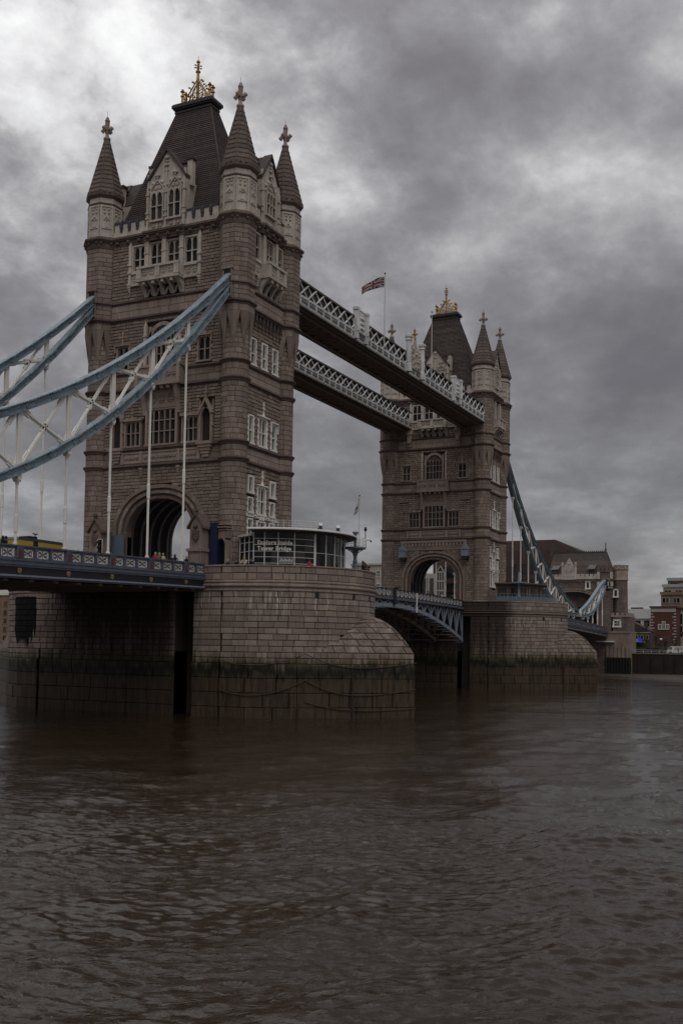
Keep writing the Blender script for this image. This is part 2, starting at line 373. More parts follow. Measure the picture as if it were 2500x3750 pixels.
# ------------------------------------------------------------------ bridge tower
def TF(u, d, z): return (-5.5-d, -u, z)          # river-bank face
def TS(u, d, z): return (u, -9.4-d, z)           # face along the river
def TSU(u, d, z): return (u, -9.75-d, z)         # the same above the corbels
def TB(u, d, z): return (5.5+d, u, z)
def TN(u, d, z): return (-u, 9.4+d, z)
ARS = 15.3                                        # arch springing
def arch_pts(a, b, n=28, base=10.4, sp=ARS):
    p = [(-a, base)] if base < sp else []
    e = 1.0/1.12
    for i in range(n+1):
        t = PI-PI*i/n; c, s = math.cos(t), math.sin(t)
        p.append((a*math.copysign(abs(c)**e, c), sp+b*abs(s)**e))
    return p+([(a, base)] if base < sp else [])
def arch_half(z, a, b):
    if z <= ARS: return a
    k = (z-ARS)/b
    return 0.0 if k >= 1 else a*math.sqrt(1-k*k)

TX, TY, TR = 4.91, 8.79, 1.40
def fill(st, T, rz, u0, u1, z0, z1, ch, ln, mat, excl=(), dep=0.3, bulge=0.05, rng=random, vis=1.0, arch=None, gap=0.032):
    n = max(1, round((z1-z0)/ch)); h = (z1-z0)/n
    for k in range(n):
        za = z0+k*h; zb = za+h; zm = (za+zb)/2
        free = [(u0, u1)]
        ex = [(a, b) for a, b, c, d in excl if min(d, zb)-max(c, za) > h*0.5]
        if arch:
            hw = arch_half(zm-0.1, *arch)
            if hw > 0: ex.append((-hw, hw))
        for a, b in ex:
            nf = []
            for p, q in free:
                if b <= p or a >= q: nf.append((p, q)); continue
                if a-p > 0.12: nf.append((p, a))
                if q-b > 0.12: nf.append((b, q))
            free = nf
        for p, q in free:
            x = p
            while x < q-1e-3:
                w = ln*(0.65+0.7*rng.random())
                if q-x-w < ln*0.4: w = q-x
                d = 0.05*(rng.random()-0.5) if bulge else 0.0
                st.flat(T(x+w/2, d, zm), rz, w-gap, h-gap, dep, mat, bulge*(0.6+0.8*rng.random()) if bulge else 0.0, vis)
                x += w

def head(mb, T, u0, u1, zt, hh, d0, d1, mi=0):   # pointed light head: two spandrels
    um = (u0+u1)/2; n = 5
    for sgn in (0, 1):
        pts = []
        for i in range(n+1):
            t = i/n; x = math.sin(t*PI/2)**1.15; z = zt-hh+hh*(1-(1-t)**1.7)
            pts.append(((u0+(um-u0)*(1-math.cos(t*PI/2))) if sgn == 0 else (u1-(u1-um)*(1-math.cos(t*PI/2))), z))
        c = (u0, zt) if sgn == 0 else (u1, zt)
        pl = pts+[c]
        if sgn: pl = pl[::-1]
        mb.fpoly(T, pl, d0, d1, mi)

def window(par, T, uc, z0, z1, w, nl, trans=(), fm='pale', sur=0.16, hood=False, quoin=0.0, hh=0.55, dd=0.0, pan='glass', drop=0.0, fin=0.0, arched=0.0, proj=0.07):
    mb = MB(); a, b = uc-w/2, uc+w/2
    f = lambda u0, u1, za, zb, d0, d1: mb.box(u0, u1, dd+d0, dd+d1, za, zb, T)
    f(a-sur, a, z0, z1, -0.32, proj); f(b, b+sur, z0, z1, -0.32, proj)
    f(a-sur-0.07, b+sur+0.07, z0-0.2, z0, -0.32, proj+0.1)
    if not arched: f(a-sur, b+sur, z1, z1+sur, -0.32, proj)
    lw = w/nl; mw = min(0.11, lw*0.16)
    for i in range(1, nl): f(a+i*lw-mw/2, a+i*lw+mw/2, z0, z1, -0.29, -0.06)
    for t in trans: f(a, b, z0+(z1-z0)*t-0.05, z0+(z1-z0)*t+0.05, -0.29, -0.08)
    if not arched:
        for i in range(nl): head(mb, T, a+i*lw+mw/2, a+(i+1)*lw-mw/2, z1, min(hh, lw*0.9), dd-0.28, dd-0.07)
    else:                                           # big arched head: spandrel block between rectangle and arch
        n = 10; zs = z1-arched
        for sg in (-1, 1):
            arc = [(uc+sg*w/2*math.cos(t*PI/2/n), zs+arched*math.sin(t*PI/2/n)) for t in range(n+1)]
            out_ = [(uc+sg*(w/2+0.42)*math.cos(t*PI/2/n), zs+(arched+0.42)*math.sin(t*PI/2/n)) for t in range(n+1)]
            for i in range(n): mb.fpoly(T, [arc[i], arc[i+1], out_[i+1], out_[i]], dd-0.3, dd+0.12)
        for i in range(nl): head(mb, T, a+i*lw+mw/2, a+(i+1)*lw-mw/2, zs+0.45*arched, 0.6, dd-0.28, dd-0.08)
        for i in range(1, nl*2):
            u = a+i*lw/2; k = (u-uc)/(w/2); zt = zs+arched*math.sqrt(max(0, 1-k*k))
            if zt > zs+0.5*arched: f(u-0.04, u+0.04, zs+0.4*arched, zt, -0.28, -0.1)
    if quoin:
        z = z0
        k = 0
        while z < z1:
            if k % 2 == 0:
                f(a-sur-quoin, a-sur, z, min(z+0.3, z1), -0.3, proj-0.02); f(b+sur, b+sur+quoin, z, min(z+0.3, z1), -0.3, proj-0.02)
            z += 0.32; k += 1
    if hood:
        zt = z1+sur
        f(a-sur-0.16, b+sur+0.16, zt, zt+0.13, -0.1, proj+0.2)
        if drop:
            for u in (a-sur-0.16, b+sur+0.04): f(u, u+0.12, zt-drop, zt, -0.1, proj+0.16)
    if fin:
        zt = z1+sur+0.1
        mb.prism([T(uc-0.28, dd+0.02, zt), T(uc+0.28, dd+0.02, zt), T(uc+0.07, dd+0.02, zt+0.35), T(uc-0.07, dd+0.02, zt+0.35)], Vector(T(0, 0.16, 0))-Vector(T(0, 0, 0)))
        f(uc-0.08, uc+0.08, zt+0.3, zt+fin, -0.05, 0.16)
        f(uc-0.22, uc+0.22, zt+0.5*fin, zt+0.5*fin+0.16, -0.02, 0.2); f(uc-0.15, uc+0.15, zt+0.76*fin, zt+0.76*fin+0.12, -0.02, 0.18)
    o = mb.build('window', fm, par)
    for i in range(nl):
        p = MB(); zt = z1
        p.box(a+i*lw, a+(i+1)*lw-0.004, dd-0.285, dd-0.265, z0, zt if not arched else z1-arched*0.12, T)
        p.build('pane', pan, o)
    return o

def carved(mb, T, u0, u1, z0, z1, d, rng, n=None, mi=0):     # foliage relief: small proud lumps and tracery in a panel
    w, h = u1-u0, z1-z0
    nx = n or max(2, int(w/0.45))
    for i in range(nx):
        cu = u0+(i+0.5)*w/nx; cz = (z0+z1)/2
        r = min(w/nx, h)*0.40
        for k in range(8):
            t0, t1 = k*PI/4, (k+1)*PI/4
            p = Vector(T(cu+r*math.cos(t0), d+0.05, cz+r*math.sin(t0))); q = Vector(T(cu+r*math.cos(t1), d+0.05, cz+r*math.sin(t1)))
            mb.tube(p, q, 0.035, None, 4, mi, False)
        for k in range(4):
            t = k*PI/2+PI/4
            mb.ball(T(cu+r*0.55*math.cos(t), d+0.04, cz+r*0.55*math.sin(t)), 0.09+0.03*rng.random(), 6, mi=mi)

def band_strip(mb, T, u0, u1, prof):             # prof: list of (z0,z1,d1)
    for z0, z1, d in prof: mb.box(u0, u1, -0.3, d, z0, z1, T)

def corbel(mb, T, u, w, z0, z1, d, mi=0):        # scrolled bracket, deep at the top
    pts = []
    n = 7
    for i in range(n+1):
        t = i/n; pts.append((d*(t**1.6), z0+(z1-z0)*t))
    for i in range(n):
        (da, za), (db, zb) = pts[i], pts[i+1]
        mb.hexa([T(u-w/2, -0.1, za), T(u+w/2, -0.1, za), T(u+w/2, da+0.08, za), T(u-w/2, da+0.08, za), T(u-w/2, -0.1, zb), T(u+w/2, -0.1, zb), T(u+w/2, db+0.08, zb), T(u-w/2, db+0.08, zb)], mi)

def merlons(mb, T, u0, u1, z0, d, n, mi=0, mj=1):
    # pale wall with narrow notches, dark coping and pointed dark posts
    w = (u1-u0)/n
    mb.box(u0, u1, d-0.45, d, z0, z0+0.75, T, mi)
    for i in range(n):
        a, b = u0+i*w, u0+(i+1)*w
        mb.box(a+0.17, b-0.17, d-0.45, d, z0+0.75, z0+1.55, T, mi)
        mb.box(a+0.10, b-0.10, d-0.52, d+0.08, z0+1.55, z0+1.78, T, mj)
        if i:
            mb.box(a-0.13, a+0.13, d-0.2, d+0.1, z0+0.62, z0+1.0, T, mj); mb.box(a-0.19, a+0.19, d-0.3, d+0.14, z0+1.0, z0+1.5, T, mj)
            mb.prism([T(a-0.17, d+0.12, z0+1.5), T(a+0.17, d+0.12, z0+1.5), T(a, d+0.02, z0+2.05)], Vector(T(0, -0.3, 0))-Vector(T(0, 0, 0)), mj)

def arcstone(r, span, h, dep, mat, seg=4):
    k = ('arc', r, round(span, 4), round(h, 3), mat)
    if k not in _sc:
        mb = MB(); g = 0.02; n = seg+1; vs = []
        for rr, zz in ((r-dep, -h/2+g), (r-0.02, -h/2+g), (r, -h/2+g+0.02), (r, h/2-g-0.02), (r-0.02, h/2-g), (r-dep, h/2-g)):
            for i in range(n):
                e = g/r; t = -span/2+e+(span-2*e)*i/seg
                vs.append((rr*math.cos(t), rr*math.sin(t), zz))
        fs = []
        for q in range(5):
            for i in range(seg): fs.append((q*n+i, q*n+i+1, (q+1)*n+i+1, (q+1)*n+i))
        fs += [tuple(q*n for q in range(6)), tuple(q*n+seg for q in range(6))[::-1]]
        mb.add(vs, fs); _sc[k] = mb.mesh('turret_stone', mat)
    return _sc[k]
def facetstone(ap, t0, t1, h, dep, mat):          # slab on one side of an octagon, t0..t1 along the side in -1..1
    k = ('fac', ap, t0, t1, round(h, 3), mat)
    if k not in _sc:
        g = 0.02; mb = MB(); half = ap*math.tan(PI/8); hi = (ap-dep)*math.tan(PI/8)
        def q(t): return half*t, hi*t
        a, ai = q(t0); b, bi = q(t1); a += g; b -= g; z0, z1 = -h/2+g, h/2-g
        e = 0.02
        vs = [(ap-dep, ai, z0), (ap-dep, bi, z0), (ap-dep, bi, z1), (ap-dep, ai, z1), (ap-e, a, z0), (ap-e, b, z0), (ap-e, b, z1), (ap-e, a, z1),
              (ap, a+e, z0+e), (ap, b-e, z0+e), (ap, b-e, z1-e), (ap, a+e, z1-e)]
        f = [(8, 9, 10, 11), (4, 5, 9, 8), (5, 6, 10, 9), (6, 7, 11, 10), (7, 4, 8, 11), (0, 1, 5, 4), (1, 2, 6, 5), (2, 3, 7, 6), (3, 0, 4, 7)]
        mb.add(vs, f); _sc[k] = mb.mesh('turret_stone', mat)
    return _sc[k]

def ring8(mb, cx, cy, prof, mi=0): mb.lathe(cx, cy, [(r/math.cos(PI/8), z) for r, z in prof], 8, PI/8, mi)

def cross_finial(mb, x, y, z, s=1.0):
    mb.lathe(x, y, [(0.30*s, z-0.1), (0.36*s, z+0.1), (0.46*s, z+0.25), (0.42*s, z+0.42), (0.24*s, z+0.5), (0.2*s, z+0.9*s), (0.2*s, z+1.2*s)], 10)
    zc = z+1.5*s
    mb.box(x-0.2*s, x+0.2*s, y-0.2*s, y+0.2*s, z+1.0*s, z+2.5*s)
    for ax in (0, 1):
        for sg in (-1, 1):
            dx, dy = (sg, 0) if ax == 0 else (0, sg)
            mb.bar((x, y, zc), (x+dx*0.72*s, y+dy*0.72*s, zc), 0.24*s, 0.24*s)
            mb.ball((x+dx*0.74*s, y+dy*0.74*s, zc), 0.19*s, 6)
            for q in (-1, 1): mb.ball((x+dx*0.60*s, y+dy*0.60*s, zc+q*0.21*s), 0.13*s, 6)
    mb.lathe(x, y, [(0.2*s, z+2.4*s), (0.31*s, z+2.55*s), (0.31*s, z+2.7*s), (0.2*s, z+2.8*s), (0.2*s, z+2.95*s), (0.02, z+3.2*s), (0.02, z+3.75*s)], 8)

def turret(par, st, cx, cy, detail, rng):
    core = MB()
    core.lathe(cx, cy, [(TR-0.2, 10.4), (TR-0.2, 38.2)], 24)
    ring8(core, cx, cy, [(1.62, 37.5), (1.62, 53.4)])
    core.build('turret_core', 'mortar', par)
    # coursed stones
    z = 12.05; k = 0
    rings = [(22.65, 23.2), (24.45, 24.98), (31.05, 31.6), (33.0, 33.42)]
    stops = [12.05, 22.65, 23.2, 24.45, 24.98, 31.05, 31.6, 33.0, 33.42, 38.2]
    segs = [(12.05, 22.65), (23.2, 24.45), (24.98, 31.05), (31.6, 33.0), (33.42, 38.2)]
    for za, zb in segs:
        n = round((zb-za)/0.56); h = (zb-za)/n
        for i in range(n):
            off = rng.random()*2; me = arcstone(TR, 2*PI/11, h, 0.25, 'ashlar', 3)
            for j in range(11):
                a = off+j*2*PI/11
                out = (math.cos(a), math.sin(a)); v = out[0]*-0.86+out[1]*-0.5
                st.mesh(me, (cx, cy, za+(i+0.5)*h), a, 0.5, (1.0 if v > -0.1 else 0.02)*detail*jit(0.2, rng))
    for za, zb in ((38.25, 39.0), (39.5, 40.98), (41.38, 47.45)):
        n = round((zb-za)/0.52); h = (zb-za)/n
        for i in range(n):
            for j in range(8):
                a = j*PI/4; v = math.cos(a)*-0.86+math.sin(a)*-0.5
                cuts = (-1, 1) if (i+j) % 3 == 0 else ((-1, 0.15, 1) if i % 2 else (-1, -0.25, 1))
                for t0, t1 in zip(cuts, cuts[1:]):
                    st.mesh(facetstone(1.80, t0, t1, h, 0.2, 'ashlar'), (cx, cy, za+(i+0.5)*h), a, 0.35*(t1-t0), (1.0 if v > -0.1 else 0.02)*detail*jit(0.2, rng))
    mb = MB()
    mb.lathe(cx, cy, [(TR+0.30, 10.4), (TR+0.30, 11.5), (TR+0.22, 11.7), (TR+0.05, 12.0), (TR-0.1, 12.05)], 24)
    mb.build('turret_plinth', 'ashlar', par)
    for za, zb in rings:
        r = MB(); h = zb-za
        r.lathe(cx, cy, [(TR-0.1, za), (TR+0.06, za+0.03), (TR+0.10, za+0.3*h), (TR+0.22, za+0.5*h), (TR+0.28, za+0.72*h), (TR+0.24, za+0.9*h), (TR+0.05, zb), (TR-0.1, zb)], 28)
        r.build('turret_ring', 'mould', par, smooth=False)
    # broach spikes carrying the octagon
    sp = MB(); ap = 1.82; half = ap*math.tan(PI/8)
    for j in range(8):
        a = PI/8+j*PI/4
        A = Vector((ap/math.cos(PI/8)*math.cos(a), ap/math.cos(PI/8)*math.sin(a), 38.25))
        m1 = Vector((ap*math.cos(a-PI/8), ap*math.sin(a-PI/8), 38.25)); m2 = Vector((ap*math.cos(a+PI/8), ap*math.sin(a+PI/8), 38.25))
        P = Vector((1.40*math.cos(a), 1.40*math.sin(a), 34.7)); n1 = m1*0.7; n2 = m2*0.7; n1.z = n2.z = 38.25
        O = Vector((cx, cy, 0)); A += O; m1 += O; m2 += O; P += O; n1 += O; n2 += O
        K = (A*0.42+P*0.58); K = Vector((cx+(K.x-cx)*1.02, cy+(K.y-cy)*1.02, K.z))
        sp.add([m1, A, m2, P, n1, n2, K], [(0, 1, 6), (0, 6, 3), (1, 2, 6), (2, 3, 6), (4, 0, 3), (2, 5, 3), (4, 5, 2, 1, 0)])
    sp.build('corbel_spikes', 'ashlar', par)
    for za, zb, e in ((39.0, 39.5, 0.24), (40.98, 41.38, 0.17)):
        r = MB(); h = zb-za
        ring8(r, cx, cy, [(1.6, za), (1.84, za), (1.84, za+0.3*h), (1.82+e, za+0.55*h), (1.82+e, zb-0.08), (1.83, zb), (1.6, zb)])
        r.build('turret_ring', 'mould', par)
    r = MB(); ring8(r, cx, cy, [(1.6, 47.45), (1.84, 47.45), (1.9, 47.75), (1.9, 48.0), (2.12, 48.25), (2.2, 48.35), (2.2, 48.52), (2.02, 48.66), (1.75, 48.75), (1.6, 48.75)])
    for j in range(8):
        for t in (-0.55, 0.55):
            a = j*PI/4; h = 1.98
            px, py = cx+h*math.cos(a)-t*math.sin(a), cy+h*math.sin(a)+t*math.cos(a); r.ball((px, py, 48.02), 0.16, 6)
    r.build('turret_cornice', 'mould', par)
    # panelled stage
    pn = MB(); ring8(pn, cx, cy, [(1.6, 48.7), (1.74, 48.7), (1.74, 52.5), (1.6, 52.5)])
    for j in range(8):
        a = j*PI/4
        def TT(u, d, z, a=a): return (cx+(1.74+d)*math.cos(a)-u*math.sin(a), cy+(1.74+d)*math.sin(a)+u*math.cos(a), z)
        hw = 0.70
        pn.box(-hw, -hw+0.16, -0.05, 0.09, 48.8, 52.4, TT); pn.box(hw-0.16, hw, -0.05, 0.09, 48.8, 52.4, TT)
        for z0, z1 in ((48.8, 49.0), (49.75, 49.9), (52.2, 52.4)): pn.box(-hw+0.16, hw-0.16, -0.05, 0.085, z0, z1, TT)
        for sg in (-1, 1):
            pn.box(sg*0.12-0.1, sg*0.12+0.1, -0.05, 0.12, 49.9, 50.02, TT)
            for zz in (51.95, 51.55): pn.ball(TT(sg*0.24, 0.02, zz), 0.13, 6)
        pn.fpoly(TT, [(-0.36, 50.7), (-0.28, 51.05), (0, 51.45), (0.28, 51.05), (0.36, 50.7), (0.2, 50.82), (0, 51.05), (-0.2, 50.82)], -0.03, 0.1)
        pn.ball(TT(0, 0.02, 50.75), 0.12, 6)
    pn.build('turret_panels', 'pale', par)
    r = MB(); ring8(r, cx, cy, [(1.6, 52.45), (1.86, 52.5), (1.86, 52.64), (1.7, 52.72)]); r.build('turret_ring', 'mould', par)
    r = MB(); ring8(r, cx, cy, [(1.6, 52.65), (1.72, 52.68), (1.72, 53.3), (1.6, 53.3)]); r.build('turret_frieze', 'pale', par)
    r = MB(); ring8(r, cx, cy, [(1.6, 53.25), (1.8, 53.28), (2.02, 53.52), (2.05, 53.7), (1.95, 53.74), (1.6, 53.8)])
    for j in range(8):
        a = j*PI/4
        for t in (-0.6, 0.0, 0.6):
            px, py = cx+1.93*math.cos(a)-t*math.sin(a), cy+1.93*math.sin(a)+t*math.cos(a)
            def TT(u, d, z, a=a, px=px, py=py): return (px+d*math.cos(a)-u*math.sin(a), py+d*math.sin(a)+u*math.cos(a), z)
            r.box(-0.2, 0.2, -0.2, 0.1, 53.7, 53.98, TT)
    r.build('turret_cornice', 'mould', par)
    # spire: stepped octagonal courses with ribs
    s = MB(); n = 12; zb, zt = 53.85, 60.55; rb, rt_ = 1.93, 0.27
    for i in range(n):
        t0, t1 = i/n, (i+1)/n; za, zc_ = zb+(zt-zb)*t0, zb+(zt-zb)*t1
        ra, rc = rb+(rt_-rb)*t0, rb+(rt_-rb)*t1
        ring8(s, cx, cy, [(ra+0.065, za), (ra+0.065, za+0.09), (ra-0.01, za+0.13), (rc+0.012, zc_)])
    for j in range(8):
        a = PI/8+j*PI/4; k = 1/math.cos(PI/8)
        s.bar((cx+rb*k*math.cos(a), cy+rb*k*math.sin(a), zb), (cx+rt_*k*math.cos(a), cy+rt_*k*math.sin(a), zt), 0.11, 0.11)
    so_ = s.build('turret_spire', 'spire', par)
    f = MB(); cross_finial(f, cx, cy, 60.45, 0.93); f.build('cross_finial', 'band', so_)

def gable(par, T, hw, z0, zs, za, nwin, rng):
    mb = MB()
    body = [(-hw, z0), (hw, z0), (hw, zs), (hw*0.93, zs), (0, za-0.25), (-hw*0.93, zs), (-hw, zs)]
    mb.fpoly(T, body, -0.75, 0.0)
    mb.box(-hw, hw, -2.6, -0.75, z0, zs-0.6, T)
    for u in ((-hw+0.12, hw-0.12, 0.0) if nwin == 2 else (-hw+0.12, hw-0.12)):
        mb.box(u-0.13, u+0.13, -0.1, 0.2, z0, zs-1.0 if u else zs-0.2, T)
        for zz in (z0+1.4, z0+2.0, zs-1.9): mb.box(u-0.2, u+0.2, -0.1, 0.28, zz, zz+0.17, T)
        mb.box(u-0.1, u+0.1, -0.1, 0.14, zs-1.0, zs+0.5 if u else zs+0.9, T)
    g_ = mb.build('gable', 'pale', par)
    cop = MB()
    for sg in (-1, 1):
        p, q = (sg*(hw+0.12), zs-0.25), (0, za)
        cop.fpoly(T, [p, q, (q[0], q[1]-0.42), (p[0]-sg*0.05, p[1]-0.3)] if sg > 0 else [(p[0]-sg*0.05, p[1]-0.3), (q[0], q[1]-0.42), q, p], -0.85, 0.22)
        # post beside the gable, with cap and tie
        cop.box(sg*hw-0.42, sg*hw+0.42, -1.45, -0.55, zs+1.62, zs+1.86, T); cop.box(min(sg*0.9, sg*hw), max(sg*0.9, sg*hw), -1.2, -0.85, zs+1.5, zs+1.7, T)
    # dormer roof running back
    r0 = Vector(T(0, -0.6, za-0.1)); r1 = Vector(T(0, -4.6 if nwin == 2 else -6.2, za-0.1))
    for sg in (-1, 1):
        e0 = Vector(T(sg*hw, -0.6, zs-0.5)); e1 = Vector(T(sg*hw, -3.4 if nwin == 2 else -5.0, zs-0.5)); dn = Vector((0, 0, -0.15))
        cop.hexa([r0+dn, e0+dn, e1+dn, r1+dn, r0, e0, e1, r1])
    cop.build('gable_coping', 'slate', g_)
    po = MB()
    for sg in (-1, 1):
        po.box(sg*hw-0.3, sg*hw+0.3, -1.3, -0.65, zs-1.2, zs+1.62, T)
        po.fpoly(T, [(sg*hw, z0+2.2), (sg*(hw+0.75), z0+0.2), (sg*(hw+0.75), z0), (sg*hw, z0)] if sg < 0 else [(sg*hw, z0), (sg*(hw+0.75), z0), (sg*(hw+0.75), z0+0.2), (sg*hw, z0+2.2)], -1.2, -0.5)
    po.build('gable_post', 'pale', g_)
    cv = MB()
    us = (-1.15, 1.15) if nwin == 2 else (0,)
    w = 1.5 if nwin == 2 else 1.75
    for uc in us:
        zt = 52.95 if nwin == 2 else 53.0
        n = 8                                            # ogee hood
        for sg in (-1, 1):
            arc = [(uc+sg*(w/2+0.22)*(1-t)**0.85 if True else 0, zt+0.05+1.25*(t**0.75 if t < .75 else .806+(t-.75)*.776)) for t in [i/n for i in range(n+1)]]
            for (a0, b0), (a1, b1) in zip(arc, arc[1:]): cv.bar(T(a0, 0.08, b0), T(a1, 0.08, b1), 0.2, 0.13)
            for t in (0.3, 0.7):
                i = int(t*n); cv.ball(T(arc[i][0]+sg*0.16, 0.1, arc[i][1]+0.12), 0.19, 6)
        carved(cv, T, uc-0.5, uc+0.5, zt+0.2, zt+0.85, 0.02, rng, 2)
        cv.ball(T(uc, 0.1, zt+0.95), 0.12, 6)
        for dz, r in ((1.35, .1), (1.6, .13), (1.85, .22), (2.1, .12)): cv.ball(T(uc, 0.12, zt+dz), r, 6)
        for s2 in (-1, 1): cv.ball(T(uc+s2*0.24, 0.12, zt+1.85), 0.13, 6)
        carved(cv, T, uc-0.7, uc+0.7, z0+0.25, z0+1.0, 0.02, rng, 3)
        cv.fpoly(T, [(uc-0.22, z0+0.85), (uc+0.22, z0+0.85), (uc+0.2, z0+0.45), (uc, z0+0.2), (uc-0.2, z0+0.45)], 0, 0.12)
    for dz, r in ((-2.6, .12), (-2.0, .2), (-1.6, .12), (-1.2, .2)):
        cv.ball(T(0, 0.08, za+dz), r, 6)
        for s2 in (-1, 1): cv.ball(T(s2*0.2, 0.08, za+dz), r*0.6, 6)
    cv.build('gable_carving', 'pale', g_)
    for uc in us: window(par, T, uc, 49.85 if nwin == 2 else 50.5, 52.9, w, 2 if nwin == 2 else 3, (0.5,), 'pale', 0.12, hh=0.9, dd=0.30, proj=-0.08)

def crown(par):
    mb = MB(); X, Y, z = 0.34, 1.9, 65.25
    for sx in (-1, 1):
        mb.box(sx*X-0.09, sx*X+0.09, -Y, Y, z, z+0.12); mb.box(sx*X-0.06, sx*X+0.06, -Y, Y, z+0.5, z+0.68)
        for k in range(13): mb.box(sx*X-0.05, sx*X+0.05, -Y+k*Y/6-0.05, -Y+k*Y/6+0.05, z, z+0.6)
        for sy in (-1, 1):
            mb.lathe(sx*X, sy*Y, [(0.26, z), (0.26, z+0.5), (0.16, z+0.75), (0.14, z+1.6), (0.26, z+1.72), (0.22, z+1.9), (0.1, z+2.2), (0.12, z+2.45), (0.3, z+2.55), (0.12, z+2.75), (0.16, z+2.9), (0.01, z+3.1)], 8)
            a = Vector((sx*X, sy*(Y-0.2), z+0.6)); b = Vector((sx*0.12, 0, z+4.3))
            mb.tube(a, b, 0.1, 0.08, 6)
            for t in (0.35, 0.6, 0.85):
                p = a.lerp(b, t); mb.tube(p, p+Vector((0, sy*0.28, 0.2)), 0.05, None, 5); mb.ball(p+Vector((0, sy*0.36, 0.26)), 0.15, 6)
            for t in (0.25, 0.5, 0.72):
                p = a.lerp(b, t); mb.tube(p, (sx*X*(1-t), 0, p.z-0.55), 0.045, None, 5); mb.tube(p, (p.x, p.y, z+0.6), 0.04, None, 5)
            r = 0.38; c = Vector((sx*X*0.85, sy*0.62, z+1.25))
            for k in range(10):
                t0, t1 = 2*PI*k/10, 2*PI*(k+1)/10
                mb.tube(c+Vector((0, r*math.cos(t0), r*math.sin(t0))), c+Vector((0, r*math.cos(t1), r*math.sin(t1))), 0.05, None, 5)
    for sy in (-1, 1): mb.box(-X, X, sy*Y-0.08, sy*Y+0.08, z, z+0.6)
    mb.lathe(0, 0, [(0.2, z), (0.17, z+4.2), (0.2, z+4.3), (0.17, z+5.0), (0.17, z+5.5), (0.3, z+5.6), (0.3, z+5.75), (0.16, z+5.95), (0.11, z+7.2), (0.25, z+7.35), (0.16, z+7.6), (0.04, z+7.8), (0.02, z+8.5)], 10)
    for zz in (6.3, 6.75):
        for k in range(4):
            t = k*PI/2+PI/4; mb.tube((0, 0, z+zz), (0.28*math.cos(t), 0.28*math.sin(t), z+zz+0.05), 0.06, None, 5); mb.ball((0.34*math.cos(t), 0.34*math.sin(t), z+zz+0.05), 0.13, 6)
    mb.v = [(x*.97, y*.97, z+(q-z)*.675) for x, y, q in mb.v]
    return mb.build('roof_crown', 'gold', par)

def main_roof(par):
    mb = MB(); n = 58; bx, by, zb = 4.65, 7.3, 49.0; tx, ty, zt = 0.78, 2.3, 64.2
    for i in range(n):
        t0, t1 = i/n, (i+1)/n
        f = lambda t: t-0.05*math.sin(PI*t)
        xa, ya = bx+(tx-bx)*t0, by+(ty-by)*t0; xb, yb = bx+(tx-bx)*t1, by+(ty-by)*t1
        za, zc_ = zb+(zt-zb)*t0, zb+(zt-zb)*t1; o = 0.045
        lo = [(-xa-o, -ya-o, za), (xa+o, -ya-o, za), (xa+o, ya+o, za), (-xa-o, ya+o, za)]
        md = [(x, y, z+0.05) for x, y, z in lo]; hi = [(-xb, -yb, zc_), (xb, -yb, zc_), (xb, yb, zc_), (-xb, yb, zc_)]
        mb.add(lo+md+hi, [(j, (j+1) % 4, 4+(j+1) % 4, 4+j) for j in range(4)]+[(4+j, 4+(j+1) % 4, 8+(j+1) % 4, 8+j) for j in range(4)])
    ro = mb.build('roof', 'slate', par)
    hp = MB()
    for sx in (-1, 1):
        for sy in (-1, 1): hp.bar((sx*bx, sy*by, zb), (sx*tx, sy*ty, zt), 0.16, 0.16)
    hp.build('hip_ridge', 'slate', ro)
    cp = MB()
    for h, z0, z1 in ((0.08, 63.9, 64.2), (0.16, 64.2, 64.42), (0.05, 64.42, 64.6), (0.28, 64.6, 64.78), (0.42, 64.78, 65.12), (0.30, 65.12, 65.26)): cp.box(-tx-h, tx+h, -ty-h, ty+h, z0, z1)
    for k in range(6):
        y = -1.9+k*0.76
        for sx in (-1, 1): cp.box(sx*1.05-0.12, sx*1.05+0.12, y-0.14, y+0.14, 62.8, 63.15)
    cp.build('roof_cornice', 'lead', ro)
    crown(par)

